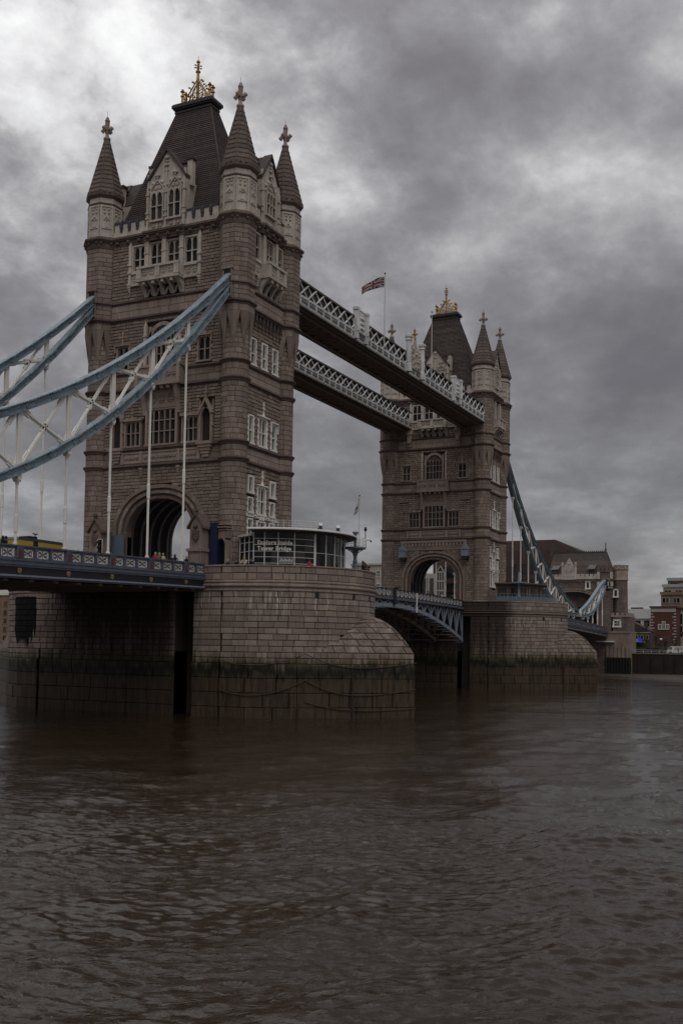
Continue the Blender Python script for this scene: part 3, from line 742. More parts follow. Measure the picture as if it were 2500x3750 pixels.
M['rib'] = paint('grey_rib_paint', (0.20, 0.21, 0.235), 0.6, 0, 0.3)
def build_tower():
    rng = random.Random(3)
    t = thing('bridge_tower', 'nearer stone bridge tower with glass pavilion at its foot', 'bridge tower', 'gothic towers of the bridge')
    st = Stones()
    # ---- backing walls
    w = MB()
    for T in (TF, TB):
        w.box(-8.2, 8.2, -0.95, -0.28, 22.9, 48.6, T)
        ah = 4.3 if T is TF else 6.0; pts = arch_pts(ah, 4.05 if T is TF else 5.3)
        for (a, za), (b, zb) in zip(pts[1:-1], pts[2:-1]): w.hexa([T(a, -0.95, za), T(b, -0.95, zb), T(b, -0.28, zb), T(a, -0.28, za), T(a, -0.95, 22.9), T(b, -0.95, 22.9), T(b, -0.28, 22.9), T(a, -0.28, 22.9)])
        w.box(-8.2, -ah, -0.95, -0.28, 10.4, 22.9, T); w.box(ah, 8.2, -0.95, -0.28, 10.4, 22.9, T)
    for T in (TS, TN): w.box(-4.4, 4.4, -0.95, -0.28, 10.4, 48.6, T)
    w.box(-4.4, 4.4, -0.6, -0.28, 38.9, 48.9, TSU)
    w.box(-5.0, 5.0, -9.0, 9.0, 48.3, 48.9)
    w.build('wall', 'mortar', t)
    p = MB()                                              # plain outer leaves on the two faces turned away
    p.box(-7.6, 7.6, -0.28, 0.0, 21.2, 48.6, TB); p.box(-7.6, -6, -0.28, 0.0, 10.4, 21.2, TB); p.box(6, 7.6, -0.28, 0, 10.4, 21.2, TB); p.box(-3.7, 3.7, -0.28, 0.0, 10.4, 48.6, TN)
    pts = arch_pts(6, 5.4)
    for (a, za), (b, zb) in zip(pts[1:-1], pts[2:-1]): p.hexa([TB(a, -0.28, za), TB(b, -0.28, zb), TB(b, 0, zb), TB(a, 0, za), TB(a, -0.28, 21.2), TB(b, -0.28, 21.2), TB(b, 0, 21.2), TB(a, 0, 21.2)])
    p.build('rear_wall', 'wall', t)
    # ---- openings to leave free of stones
    exF = [(-4.75, 4.75, 43.0, 47.55), (-2.7, 2.7, 41.3, 43.1), (-2.35, 2.35, 33.4, 38.5), (-6.3, -4.3, 33.4, 36.6), (4.3, 6.3, 33.4, 36.6),
           (-2.3, 2.3, 25, 31.1), (-4.95, 4.95, 25, 28.2), (-6.75, -4.85, 25, 29.6), (4.85, 6.75, 25, 29.6)]
    exS = [(-3.05, 3.05, 43.2, 47.9), (-1.9, 1.9, 41.6, 43.3)] + [(c-hw, c+hw, a, b) for c, hw, a, b in
           ((-2.35, .75, 33.4, 36.5), (0, .75, 33.4, 36.5), (2.35, .75, 33.4, 36.5), (-2.55, .75, 25, 28.2), (-0.1, 1.15, 25, 28.3), (2.3, .8, 25, 28.2),
            (-2.4, .75, 19.7, 21.8), (2.25, .75, 19.7, 21.8), (-0.1, 1.1, 17.6, 21.0), (-2.4, .75, 14, 19.4), (2.25, .75, 14, 19.4), (-0.1, 1.1, 14, 17.6))]
    rzF, rzS = -PI/2, 0.0
    A6 = (6.05, 5.5)
    fill(st, TF, rzF, -7.55, 7.55, 10.4, 22.7, 0.36, 0.80, 'wall', [(-8, -6.3, 10, 14.5)], 0.3, 0.035, rng, 1, A6)
    fill(st, TF, rzF, -7.55, 7.55, 25.0, 31.1, 0.345, 0.8, 'wall', exF, 0.3, 0.07, rng, .9)
    fill(st, TF, rzF, -7.5, 7.5, 33.4, 39.0, 0.345, 0.8, 'wall', exF, 0.3, 0.07, rng, .9)
    fill(st, TF, rzF, -7.0, 7.0, 41.35, 47.7, 0.345, 0.8, 'wall', exF, 0.3, 0.07, rng, .9)
    for z0, z1 in ((23.2, 24.5), (31.6, 33.0), (39.5, 41.0)):
        fill(st, TF, rzF, -7.55, 7.55, z0, z1, 0.65, 1.25, 'band' if z0 > 39 else 'ashlar', [(-4.95, 4.95, 23.2, 24.6), (-2.9, 2.9, 31.5, 33.1)], 0.3, 0.0, rng, 1)
        fill(st, TS if z0 < 39 else TSU, rzS, -3.65, 3.65, z0, z1, 0.65, 1.25, 'band', (), 0.3, 0.0, rng, 1)
    fill(st, TS, rzS, -3.65, 3.65, 10.4, 22.7, 0.40, 0.85, 'wall', exS, 0.3, 0.05, rng, 1)
    fill(st, TS, rzS, -3.65, 3.65, 25.0, 31.1, 0.40, 0.85, 'wall', exS, 0.3, 0.07, rng, 1)
    fill(st, TS, rzS, -3.65, 3.65, 33.4, 38.6, 0.40, 0.85, 'wall', exS, 0.3, 0.07, rng, 1)
    fill(st, TSU, rzS, -3.1, 3.1, 41.35, 47.9, 0.345, 0.8, 'wall', exS, 0.3, 0.07, rng, .9)
    for cx in (-TX, TX):
        for cy in (-TY, TY): turret(t, st, cx, cy, 1.0 if cx < 0 or cy < 0 else 0.02, rng)
    st.emit(t, 300, 'stone')
    # ---- string courses
    lev = [(22.68, 23.2, .12, .30), (24.48, 25.0, .1, .26), (31.08, 31.6, .12, .32), (33.0, 33.4, .1, .22), (39.0, 39.5, .12, .30), (41.0, 41.36, .08, .18)]
    for z0, z1, a, b in lev:
        for T, hw in ((TF, 7.5), (TS if z0 < 38 else TSU, 3.7), (TB, 7.5)):
            mb = MB(); h = z1-z0
            band_strip(mb, T, -hw, hw, ((z0, z0+.22*h, a*.5), (z0+.22*h, z0+.45*h, a), (z0+.45*h, z0+.85*h, b), (z0+.85*h, z1, b*.45)))
            mb.build('string_course', 'mould', t)
    for T, hw, bay, zo in ((TF, 7.0, 2.65, 0), (TSU, 3.2, 2.05, .35)):
        mb = MB()
        for u0, u1, e in ((-hw, -bay, 0), (bay, hw, 0), (-bay, bay, .28)):
            band_strip(mb, T, u0, u1, ((47.6+zo, 47.85+zo, .1+e), (47.85+zo, 48.2+zo, .16+e), (48.2+zo, 48.36+zo, .34+e), (48.36+zo, 48.58+zo, .46+e), (48.58+zo, 48.7+zo, .25+e)))
            n = max(1, int((u1-u0)/1.3))
            for i in range(n):
                u = u0+(i+.5)*(u1-u0)/n; mb.box(u-.22, u+.22, 0, .3+e, 47.8+zo, 48.15+zo, T); mb.ball(T(u, .3+e, 47.95+zo), .15, 6)
        mb.build('cornice', 'mould', t)
    for T, u0, u1, z, n in ((TF, -6.95, -2.6, 48.62, 4), (TF, 2.6, 6.95, 48.62, 4), (TSU, -3.1, -2.0, 48.95, 1), (TSU, 2.0, 3.1, 48.95, 1)):
        mb = MB(); merlons(mb, T, u0, u1, z, 0.1, n); mb.build('parapet', ['pale', 'lead'], t)
    main_roof(t)
    gable(t, TF, 2.5, 48.65, 54.6, 57.8, 2, rng)
    gable(t, TSU, 1.95, 48.95, 54.6, 57.5, 1, rng)
    gable(t, lambda u, d, z: (-u, 9.75+d, z), 1.95, 48.95, 54.6, 57.5, 1, rng)
    # ---- front: upper row of windows, balcony and side panels
    for u in (-3.4, -1.13, 1.13, 3.4): window(t, TF, u, 44.55, 47.3, 1.5, 2, (0.48,), 'pale', 0.2, hh=0.7, proj=0.06)
    mb = MB()
    for u in (-2.27, 0, 2.27): mb.box(u-.26, u+.26, -.25, .3, 44.4, 47.6, TF); mb.box(u-.3, u+.3, -.1, .36, 46.2, 46.35, TF)
    for u in (-4.55, 4.55):
        mb.box(u-.17, u+.17, -.1, .22, 42.9, 47.5, TF)
        for zz in (44.3, 43.0, 45.2): mb.box(u-.26, u+.26, -.1, .32, zz, zz+.2, TF)
        mb.prism([TF(u-.17, .2, 47.5), TF(u+.17, .2, 47.5), TF(u, .1, 48.1)], (.2, 0, 0))
        for k in range(4): mb.box(u-.2+.04*k, u+.2-.04*k, -.1, .3-.06*k, 42.9-.22*(k+1), 42.9-.22*k, TF)
    mb.build('pilaster', 'pale', t)
    mb = MB()
    for u0, u1 in ((-4.4, -2.6), (2.6, 4.4)):
        mb.box(u0, u1, -.3, .05, 43.05, 44.35, TF); mb.box(u0, u1, -.1, .25, 44.2, 44.4, TF); mb.box(u0, u1, -.1, .3, 42.85, 43.05, TF)
        carved(mb, TF, u0+.15, u1-.15, 43.15, 44.15, .06, rng, 2)
    mb.build('balustrade_panel', 'pale', t)
    mb = MB(); D = 1.35
    mb.box(-2.75, 2.75, -.3, D+.12, 42.75, 43.0, TF); mb.box(-2.6, 2.6, -.3, D, 43.0, 43.15, TF); mb.box(-2.75, 2.75, D-.3, D+.12, 44.15, 44.4, TF)
    mb.box(-2.4, 2.4, D-.22, D-.1, 43.15, 44.15, TF)
    for u in (-2.45, 0, 2.45): mb.box(u-.3, u+.3, D-.3, D+.08, 43.1, 44.3, TF)
    for u in (-2.6, 2.4): mb.box(u, u+.2, 0, D-.3, 43.1, 44.3, TF)
    for u0, u1 in ((-2.1, -.35), (.35, 2.1)): carved(mb, TF, u0, u1, 43.25, 44.1, D-.12, rng, 2)
    for u in (-2.35, -1.2, 0, 1.2, 2.35): corbel(mb, TF, u, .34 if abs(u) < 2 else .5, 41.45, 42.75, D-.1)
    for u in (-1.8, -.6, .6, 1.8):
        mb.box(u-.18, u+.18, .6, D, 42.4, 42.75, TF)
        mb.fpoly(TF, [(u-.4, 41.5), (u-.3, 42.1), (u, 42.4), (u+.3, 42.1), (u+.4, 41.5), (u+.28, 41.5), (u, 42.15), (u-.28, 41.5)], -.05, .12)
    mb.build('balcony', 'pale', t)
    # ---- front: great arched window, small windows, lower balcony
    window(t, TF, 0, 33.75, 38.1, 3.0, 5, (.3, .56), 'band', .34, arched=1.7, proj=.12)
    mb = MB()
    for u in (-2.25, 2.25):
        mb.box(u-.16, u+.16, -.1, .25, 33.5, 38.3, TF)
        for zz in (35.3, 37.0): mb.box(u-.23, u+.23, -.1, .34, zz, zz+.18, TF)
        mb.prism([TF(u-.16, .2, 38.3), TF(u+.16, .2, 38.3), TF(u, .1, 38.9)], (.2, 0, 0))
    mb.build('pilaster', 'pale', t)
    for u in (-5.3, 5.3): window(t, TF, u, 33.75, 36.2, 1.4, 2, (.5,), 'band', .18, True, .14, .7, drop=.7, fin=1.5)
    mb = MB(); D = .95
    mb.box(-2.95, 2.95, -.3, D+.12, 31.35, 31.65, TF); mb.box(-2.8, 2.8, -.3, D, 31.65, 33.35, TF); mb.box(-2.95, 2.95, -.3, D+.12, 33.35, 33.6, TF)
    for u in (-2.7, -.9, .9, 2.7): mb.box(u-.18, u+.18, D-.1, D+.1, 31.6, 33.4, TF)
    for u0, u1 in ((-2.5, -1.1), (-.7, .7), (1.1, 2.5)): carved(mb, TF, u0, u1, 31.9, 33.1, D, rng, 2)
    for u in (-2.2, 2.2): corbel(mb, TF, u, .5, 28.4, 31.35, D-.1)
    for u in (-1.3, -.5, .5, 1.3): mb.box(u-.2, u+.2, .1, D-.1, 31.0, 31.35, TF)
    carved(mb, TF, -1.7, 1.7, 29.5, 30.7, .04, rng, 3); mb.box(-1.95, 1.95, -.3, .12, 29.1, 29.35, TF); mb.box(-1.95, 1.95, -.3, .02, 29.35, 31.3, TF)
    mb.build('balcony', 'band', t)
    # ---- front: main floor windows, niches and frieze
    window(t, TF, 0, 25.2, 28.9, 3.6, 5, (.38, .7), 'band', .26, hh=.8)
    for u in (-3.75, 3.75): window(t, TF, u, 25.2, 27.75, 1.85, 3, (.55,), 'band', .16, True, 0, .7, fin=1.3)
    for u in (-5.78, 5.78):
        mb = MB()
        for s in (-1, 1):
            mb.box(u+s*.72-.13, u+s*.72+.13, -.2, .3, 25.0, 28.3, TF); mb.box(u+s*.85-.1, u+s*.85+.1, -.1, .35, 26.6, 26.9, TF)
            mb.prism([TF(u+s*.8-.1, .25, 28.3), TF(u+s*.8+.1, .25, 28.3), TF(u+s*.8, .15, 29.5)], (.25, 0, 0))
            mb.fpoly(TF, ([(u+s*.95, 28.0), (u, 29.7), (u, 29.3), (u+s*.78, 27.9)] if s < 0 else [(u+s*.78, 27.9), (u, 29.3), (u, 29.7), (u+s*.95, 28.0)]), -.1, .45)
        head(mb, TF, u-.6, u+.6, 28.6, 1.3, -.1, .3)
        mb.box(u-.08, u+.08, -.1, .3, 29.5, 30.7, TF); mb.box(u-.2, u+.2, -.05, .32, 30.1, 30.25, TF)
        for k in range(5): mb.box(u-.95+.14*k, u+.95-.14*k, -.1, .62-.11*k, 25.0-.32*(k+1), 25.0-.32*k, TF)
        o = mb.build('niche', 'band', t)
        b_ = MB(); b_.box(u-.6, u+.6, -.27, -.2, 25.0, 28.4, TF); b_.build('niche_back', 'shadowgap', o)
    mb = MB(); mb.box(-4.95, 4.95, -.3, .1, 23.2, 24.5, TF)
    for u0, u1 in ((-4.7, -2.75), (-2.1, 2.1), (2.75, 4.7)):
        mb.box(u0-.14, u1+.14, 0, .18, 23.25, 23.36, TF); mb.box(u0-.14, u1+.14, 0, .18, 24.3, 24.42, TF)
        carved(mb, TF, u0, u1, 23.4, 24.3, .1, rng)
    for u in (-4.95, -2.45, 2.45, 4.95): mb.box(u-.16, u+.16, -.1, .26, 23.2, 24.5, TF)
    for u in (-2.4, 2.4):
        for k in range(4): mb.box(u-.22+.03*k, u+.22-.03*k, -.1, .3-.06*k, 22.7-.25*(k+1), 22.7-.25*k, TF)
    mb.build('frieze', 'band', t)
    # ---- side face
    TU = TSU
    for u, n, wd in ((-2.45, 1, .85), (0, 3, 1.75), (2.45, 1, .85)): window(t, TU, u, 44.9, 47.65, wd, n, (.5,), 'pale', .18, hh=.7)
    mb = MB()
    for u in (-1.35, 1.35): mb.box(u-.24, u+.24, -.25, .3, 44.7, 47.9, TU)
    for u0, u1 in ((-3.0, -1.9), (1.9, 3.0)):
        mb.box(u0, u1, -.3, .06, 43.2, 44.7, TU); mb.box(u0, u1, -.1, .3, 43.0, 43.2, TU); mb.box(u0, u1, -.1, .25, 44.55, 44.72, TU); carved(mb, TU, u0+.1, u1-.1, 43.4, 44.4, .06, rng, 1)
        for k in range(4): mb.box((u0+u1)/2-.3+.05*k, (u0+u1)/2+.3-.05*k, -.1, .3-.06*k, 43.0-.25*(k+1), 43.0-.25*k, TU)
    D = 1.15; mb.box(-1.95, 1.95, -.3, D+.12, 43.0, 43.25, TU); mb.box(-1.95, 1.95, D-.3, D+.12, 44.5, 44.75, TU); mb.box(-1.7, 1.7, D-.2, D-.1, 43.25, 44.5, TU)
    for u in (-1.65, 0, 1.65): mb.box(u-.25, u+.25, D-.3, D+.06, 43.25, 44.6, TU)
    for u in (-1.85, 1.7): mb.box(u, u+.15, 0, D-.3, 43.25, 44.6, TU)
    for u0, u1 in ((-1.4, -.25), (.25, 1.4)): carved(mb, TU, u0, u1, 43.4, 44.4, D-.12, rng, 1)
    for u in (-1.65, -.6, .6, 1.65): corbel(mb, TU, u, .36, 41.5, 43.0, D-.1)
    for u in (-1.1, 0, 1.1): mb.box(u-.16, u+.16, .5, D, 42.6, 43.0, TU)
    mb.build('balcony', 'pale', t)
    mb = MB()                                             # corbel table under the upper wall
    for k in range(9):
        u = -3.1+k*.775
        mb.box(u-.14, u+.14, -.1, .4, 38.3, 39.0, TS); mb.box(u-.14, u+.14, -.1, .26, 37.8, 38.3, TS); mb.box(u-.12, u+.12, -.1, .14, 37.4, 37.8, TS)
    mb.box(-3.6, 3.6, -.3, .1, 38.6, 39.0, TS)
    mb.build('corbel_table', 'mould', t)
    for u in (-2.35, 0, 2.35): window(t, TS, u, 33.65, 36.3, .85, 1, (.45,), 'white', .18, False, .13, .6)
    window(t, TS, -2.55, 25.2, 28.0, .8, 1, (.48,), 'white', .18, False, .15, .6); window(t, TS, -.1, 25.2, 28.1, 1.5, 2, (.5,), 'white', .2, True, .15, .7, fin=1.6); window(t, TS, 2.3, 25.2, 27.9, .85, 1, (.5,), 'white', .18, True, .13, .6, drop=1.0)
    for u in (-2.4, 2.25):
        window(t, TS, u, 19.95, 21.5, .8, 1, (), 'white', .22, hh=.6, proj=.1)
        window(t, TS, u, 17.85, 19.25, .8, 1, (), 'white', .16, False, .14, .6)
        window(t, TS, u, 14.6, 17.0, .8, 1, (.6,), 'white', .16, False, .16, .6)
    window(t, TS, -.1, 17.8, 20.6, 1.4, 2, (.5,), 'white', .22, True, .14, .9, fin=1.6); window(t, TS, -.1, 14.6, 16.9, 1.4, 2, (), 'white', .2, False, .18, .6)
    mb = MB(); mb.box(-3.4, 3.3, -.3, .05, 17.3, 17.62, TS); carved(mb, TS, -.7, .5, 17.0, 17.6, .06, rng, 2); mb.build('window_band', 'white', t)
    # ---- roadway arch
    rings = [((6.05, 5.5), (5.6, 5.12), .20), ((5.6, 5.12), (5.3, 4.86), .02), ((5.3, 4.86), (4.95, 4.56), .12), ((4.95, 4.56), (4.65, 4.3), -.15), ((4.65, 4.3), (4.3, 4.0), -.02)]
    for (a0, b0), (a1, b1), d in rings:
        for T in (TF, TB):
            if T is TB: continue
            mb = MB(); P0, P1 = arch_pts(a0, b0), arch_pts(a1, b1)
            for i in range(len(P0)-1): mb.fpoly(T, [P1[i], P1[i+1], P0[i+1], P0[i]], -.95, d)
            mb.build('arch_ring', 'mould' if d < .1 else 'ashlar', t)
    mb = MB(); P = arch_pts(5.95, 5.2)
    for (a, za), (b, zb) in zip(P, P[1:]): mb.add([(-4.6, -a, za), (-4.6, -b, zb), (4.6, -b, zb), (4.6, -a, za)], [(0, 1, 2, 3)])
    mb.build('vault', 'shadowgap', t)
    for k in range(6):
        mb = MB(); x = -4.2+k*1.68; P0, P1 = arch_pts(5.94, 5.19), arch_pts(5.7, 4.97)
        for i in range(len(P0)-1): mb.prism([(x-.12, -P1[i][0], P1[i][1]), (x-.12, -P1[i+1][0], P1[i+1][1]), (x-.12, -P0[i+1][0], P0[i+1][1]), (x-.12, -P0[i][0], P0[i][1])], (.24, 0, 0))
        mb.build('vault_rib', 'rib', t)
    return t
def KIDS_OF(r, nm): return [o for o in list(C.objects) if o.parent and (o.parent == r or o.parent.parent == r) and o.name.startswith(nm)]
near = build_tower()
far = copy_tree(near); far.location = (82.3, 0, 0)
far['label'] = 'farther stone bridge tower across the middle span'
for o in KIDS_OF(far, 'niche'): bpy.data.objects.remove(o)
KIDS.clear()
st = Stones()
for a, b in ((-6.75, -4.85), (4.85, 6.75)): fill(st, TF, -PI/2, a, b, 25.0, 29.6, .345, .8, 'wall', (), .3, .07, random.Random(8))
st.emit(far, 0)
# parts that only the near tower shows: slots where the chains enter
mb = MB()
for sy in (-1, 1):
    def TC(u, d, z, sy=sy): return (-TX-1.80-d, sy*TY-u, z)
    mb.box(-.42, .42, -.2, .03, 39.6, 42.5, TC, 1)
    for s in (-1, 1): mb.box(s*.5-.1, s*.5+.1, -.1, .12, 39.55, 42.6, TC)
    mb.box(-.7, .7, -.1, .22, 42.6, 42.85, TC); mb.fpoly(TC, [(-.6, 42.85), (.6, 42.85), (0, 43.35)], -.1, .16); mb.ball(TC(0, .05, 43.45), .12, 6)
mb.build('chain_slot', ['ashlar', 'black'], near)
# parts that only the far tower shows on this side: corbelled machicolation, walkway brackets
mb = MB()
for k in range(19):
    u = -5.85+k*.65
    mb.box(u-.17, u+.17, -.1, .3, 21.7, 22.5, TF); mb.box(u-.15, u+.15, -.1, .18, 21.35, 21.7, TF)
mb.box(-6.2, 6.2, -.2, .35, 22.3, 22.68, TF); mb.box(-6.2, 6.2, -.2, .1, 21.0, 22.3, TF)
mb.build('corbel_table', 'band', far)
mb = MB()
for u in (-4.6, 4.6):
    mb.box(u-.6, u+.6, -.1, .75, 42.0, 42.7, TF); mb.box(u-.45, u+.45, -.1, .6, 41.2, 42.0, TF); mb.box(u-.34, u+.34, -.1, .85, 40.4, 41.2, TF); mb.box(u-.36, u+.36, -.1, .55, 39.8, 40.4, TF); mb.box(u-.28, u+.28, -.1, .3, 39.4, 39.8, TF)
mb.build('walkway_bracket', 'band', far)
# ------------------------------------------------------------------ river piers
PR, PYC, RG, GX = 10.65, 11.2, 17.34, 6.69
PHT = 1.5*PI-math.acos(PR/16.0)                      # the straight cutwater sides touch the drum here
def gap(phi):                                        # distance from the round wall to the pointed cutwater, along the radius
    q = phi if phi <= 1.5*PI else 3*PI-phi
    return 0.0 if q <= PHT else PR/math.cos(q-PHT)-PR
def ro(phi): return PR+gap(phi)
def domez(s): return 3.1+3.75*(1-(1-min(s, 5.34)/5.35)**2.15)
def build_pier():
    rng = random.Random(11)
    t = thing('bridge_pier', 'nearer granite bridge pier with domed cutwater and lime streaked face', 'bridge pier', 'river piers of the bridge')
    def core(mb, inset, z0, z1, slot):
        r = PR-inset
        if slot:
            mb.box(-r, r, -5.8, 11.2, z0, z1); mb.box(-r+2.2, r, -8.1, -5.8, z0, z1); mb.box(-r, r, -11.2, -8.1, z0, z1)
        else: mb.box(-r, r, -11.2, 11.2, z0, z1)
        for sy in (-1, 1): mb.lathe(0, sy*PYC, [(r, z0), (r, z1)], 40, 0, 0, PI if sy < 0 else 0, 2*PI if sy < 0 else PI)
        n = 24
        for sy in (-1, 1):
            for zz in (z1, z0): mb.add([(0, sy*PYC, zz)]+[(r*math.cos(PI*i/n), sy*(PYC+r*math.sin(PI*i/n)), zz) for i in range(n+1)], [(0, i+1, i+2) for i in range(n)])
    mb = MB(); core(mb, .28, -3.5, 10.4, True); mb.build('pier_core', 'mortar', t)
    mb = MB(); core(mb, .9, 10.38, 10.42, False); mb.build('pier_floor', 'paving', t)
    st = Stones()
    def wall(z0, z1, n, ln, R, vis=1.0, skip=None, dep=.3):
        h = (z1-z0)/n; f = R-PR
        for k in range(n):
            zm = z0+(k+.5)*h
            # straight flank facing the bank
            for ya, yb in (((-PYC, -8.1), (-5.8, PYC)) if skip else ((-PYC, PYC),)):
                y = ya
                while y < yb-.01:
                    w = ln*(.75+.5*rng.random())
                    if yb-y-w < .5: w = yb-y
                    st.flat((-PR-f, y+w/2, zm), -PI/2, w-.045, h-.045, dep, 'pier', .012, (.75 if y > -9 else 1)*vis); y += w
            for sy, p0, p1 in ((-1, PI, PI+2.65), (1, PI-1.3, PI)):
                a = p0+(.3*rng.random())/PR
                while a < p1:
                    w = ln*(.75+.5*rng.random()); am = a+w/2/PR
                    low = zm < 6.6 and sy < 0 and zm+h/2 < domez(gap(am))-.02
                    if not low: st.flat((R*math.cos(am), sy*PYC+R*math.sin(am), zm), am+PI/2, w-.045, h-.045, dep, 'pier', .012, (1 if sy < 0 and am < PI*1.62 else .5)*vis)
                    a += w/PR
    wall(3.1, 9.0, 10, 1.28, PR, 1, True)
    wall(10.1, 11.4, 2, 1.25, PR+.02)
    # pointed lower wall, two courses, then the footing
    def outline(z0, z1, n, ln, outw, dep, vis=1.0):
        h = (z1-z0)/n
        for k in range(n):
            zm = z0+(k+.5)*h
            for ya, yb in ((-PYC, -8.1), (-5.8, PYC)):
                y = ya
                while y < yb-.01:
                    w = ln*(.75+.5*rng.random())
                    if yb-y-w < ln*.4: w = yb-y
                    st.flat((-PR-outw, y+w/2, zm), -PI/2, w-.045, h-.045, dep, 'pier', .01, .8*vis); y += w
            LS = PR*math.tan(1.5*PI-PHT); AL = (PHT-PI)*PR
            for sy in (-1, 1):
                b = 0.3*rng.random(); end = AL+LS
                while b < end-.01:
                    w = ln*(.75+.5*rng.random())
                    if end-b-w < ln*.4: w = end-b
                    if b < AL < b+w: w = max(AL-b, .25)
                    bm = b+w/2
                    if bm < AL: ph = PI+bm/PR; px, py, od = (PR+outw)*math.cos(ph), (PR+outw)*math.sin(ph), ph
                    else: l = bm-AL; px, py, od = (PR+outw)*math.cos(PHT)-l*math.sin(PHT), (PR+outw)*math.sin(PHT)+l*math.cos(PHT), PHT
                    if sy < 0:
                        st.flat((px, -PYC+py, zm), od+PI/2, w-.045, h-.045, dep, 'pier', .01, vis); st.flat((-px, -PYC+py, zm), 1.5*PI-od, w-.045, h-.045, dep, 'pier', .01, .3*vis)
                    else: st.flat((px, PYC-py, zm), -od+PI/2, w-.045, h-.045, dep, 'pier', .01, .4*vis)
                    b += w
    outline(2.0, 3.1, 2, 1.3, 0.0, .3)
    outline(-3.6, 2.0, 4, 2.6, .14, .35, .18)
    def solid(mb, inset, z0, z1):
        r = PR-inset; n = 14
        q = [(r*math.cos(PI+(PHT-PI)*i/n), -PYC+r*math.sin(PI+(PHT-PI)*i/n)) for i in range(n+1)]+[(0, -PYC-r/math.cos(1.5*PI-PHT))]
        loop = q+[(-x, y) for x, y in q[:-1][::-1]]; loop += [(x, -y) for x, y in loop[::-1]]; xl = -PR+inset; loop += [(xl, -5.8), (xl+3, -5.8), (xl+3, -8.1), (xl, -8.1)]
        mb.prism([(x, y, z0) for x, y in loop], (0, 0, z1-z0))
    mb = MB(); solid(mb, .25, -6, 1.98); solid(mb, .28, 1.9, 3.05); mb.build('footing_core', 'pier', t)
    # domed cutwater: rows of wedge stones
    ss = [0]; 
    fine = [i*5.35/400 for i in range(401)]; arc = [0]
    for a, b in zip(fine, fine[1:]): arc.append(arc[-1]+math.hypot(b-a, domez(b)-domez(a)))
    rows = 8
    ss = [float(np.interp(arc[-1]*k/rows, arc, fine)) for k in range(rows+1)]
    for k in range(rows):
        s0, s1 = ss[k], ss[k+1]
        phs = [PI+PI*i/400 for i in range(401) if gap(PI+PI*i/400) > s0+.06]
        if not phs: continue
        a = phs[0]; e = phs[-1]
        a += 0
        while a < e:
            w = (1.0+.45*rng.random())/(ro(a)-s0); b = min(a+w, e)
            if e-b < .03: b = e
            if a < 1.5*PI < b: b = 1.5*PI
            if b-a < 1e-4: break
            def pt(ph, s, dn, sh=0.0):
                s_ = min(s, gap(ph)); r = ro(ph)-s_
                return Vector((r*math.cos(ph), -PYC+r*math.sin(ph), domez(s_)-dn))
            g = .04; da = g/ro(a)
            tp = [pt(a+da, s0+g, 0), pt(b-da, s0+g, 0), pt(b-da, s1-g, 0), pt(a+da, s1-g, 0)]
            nn = (tp[1]-tp[0]).cross(tp[3]-tp[0])
            if nn.length < 1e-5: nn = Vector((0, 0, 1))
            nn.normalize()
            if nn.z < 0: nn = -nn
            up_ = .03*rng.random()
            c = sum(tp, Vector())/4
            top = [c+(v-c)*.965+nn*(.02+up_) for v in tp]; bot = [v-nn*.28 for v in tp]
            m_ = MB(); q = [v-c for v in bot]+[v-c for v in tp]+[v-c for v in top]
            m_.add(q, [(8, 9, 10, 11)]+[(4+i, 4+(i+1) % 4, 8+(i+1) % 4, 8+i) for i in range(4)]+[(i, (i+1) % 4, 4+(i+1) % 4, 4+i) for i in range(4)])
            st.mesh(m_.mesh('dome_stone', 'pier'), tuple(c), 0, 1.3, 1 if a < 1.5*PI else .1)
            a = b
    mb = MB(); n = 60; rr = 10; vs = []
    for i in range(n+1):
        ph = PI+PI*i/n
        for j in range(rr+1):
            s = gap(ph)*j/rr; r = ro(ph)-s; vs.append((r*math.cos(ph), -PYC+r*math.sin(ph), domez(s)-.07))
    mb.add(vs, [(i*(rr+1)+j, (i+1)*(rr+1)+j, (i+1)*(rr+1)+j+1, i*(rr+1)+j+1) for i in range(n) for j in range(rr)]); mb.build('cutwater_bed', 'mortar', t)
    mb = MB()
    mb.add([(x, -y, z) for x, y, z in vs], [(i*(rr+1)+j, (i+1)*(rr+1)+j, (i+1)*(rr+1)+j+1, i*(rr+1)+j+1) for i in range(n) for j in range(rr)]); mb.build('cutwater', 'pier', t)
    st.emit(t, 300, 'stone')
    # string courses and coping running all round
    def ringband(name, prof, mat):
        mb = MB()
        for sy in (-1, 1): mb.lathe(0, sy*PYC, [(PR+o, z) for o, z in prof], 56, 0, 0, PI if sy < 0 else 0, 2*PI if sy < 0 else PI)
        m = len(prof)
        for sx in (-1, 1):
            vs = [(sx*(PR+o), y, z) for y in (-PYC, PYC) for o, z in prof]; mb.add(vs, [(i, i+1, m+i+1, m+i) for i in range(m-1)])
        mb.build(name, mat, t)
    ringband('string_course', [(-.25, 8.98), (.05, 9.0), (.10, 9.08), (.10, 9.2), (.02, 9.26), (.02, 9.36), (.16, 9.44), (.2, 9.52), (.2, 9.62), (.06, 9.72), (.03, 9.82), (.12, 9.88), (.12, 10.0), (.0, 10.1), (-.25, 10.12)], 'pier')
    ringband('coping', [(-.5, 10.2), (-.5, 11.38), (.0, 11.38), (.1, 11.42), (.1, 11.52), (.02, 11.56), (-.55, 11.58), (-.6, 11.5), (-.6, 11.38), (-.5, 11.38)], 'pier')
    for ph in (PI*1.29, PI*1.43, PI*1.53):
        mb = MB(); c = Vector((PR*math.cos(ph), -PYC+PR*math.sin(ph), 8.72)); d = Vector((math.cos(ph), math.sin(ph), 0)); mb.bar(c-d*.1, c+d*.04, .42, .5); mb.build('scupper', 'black', t)
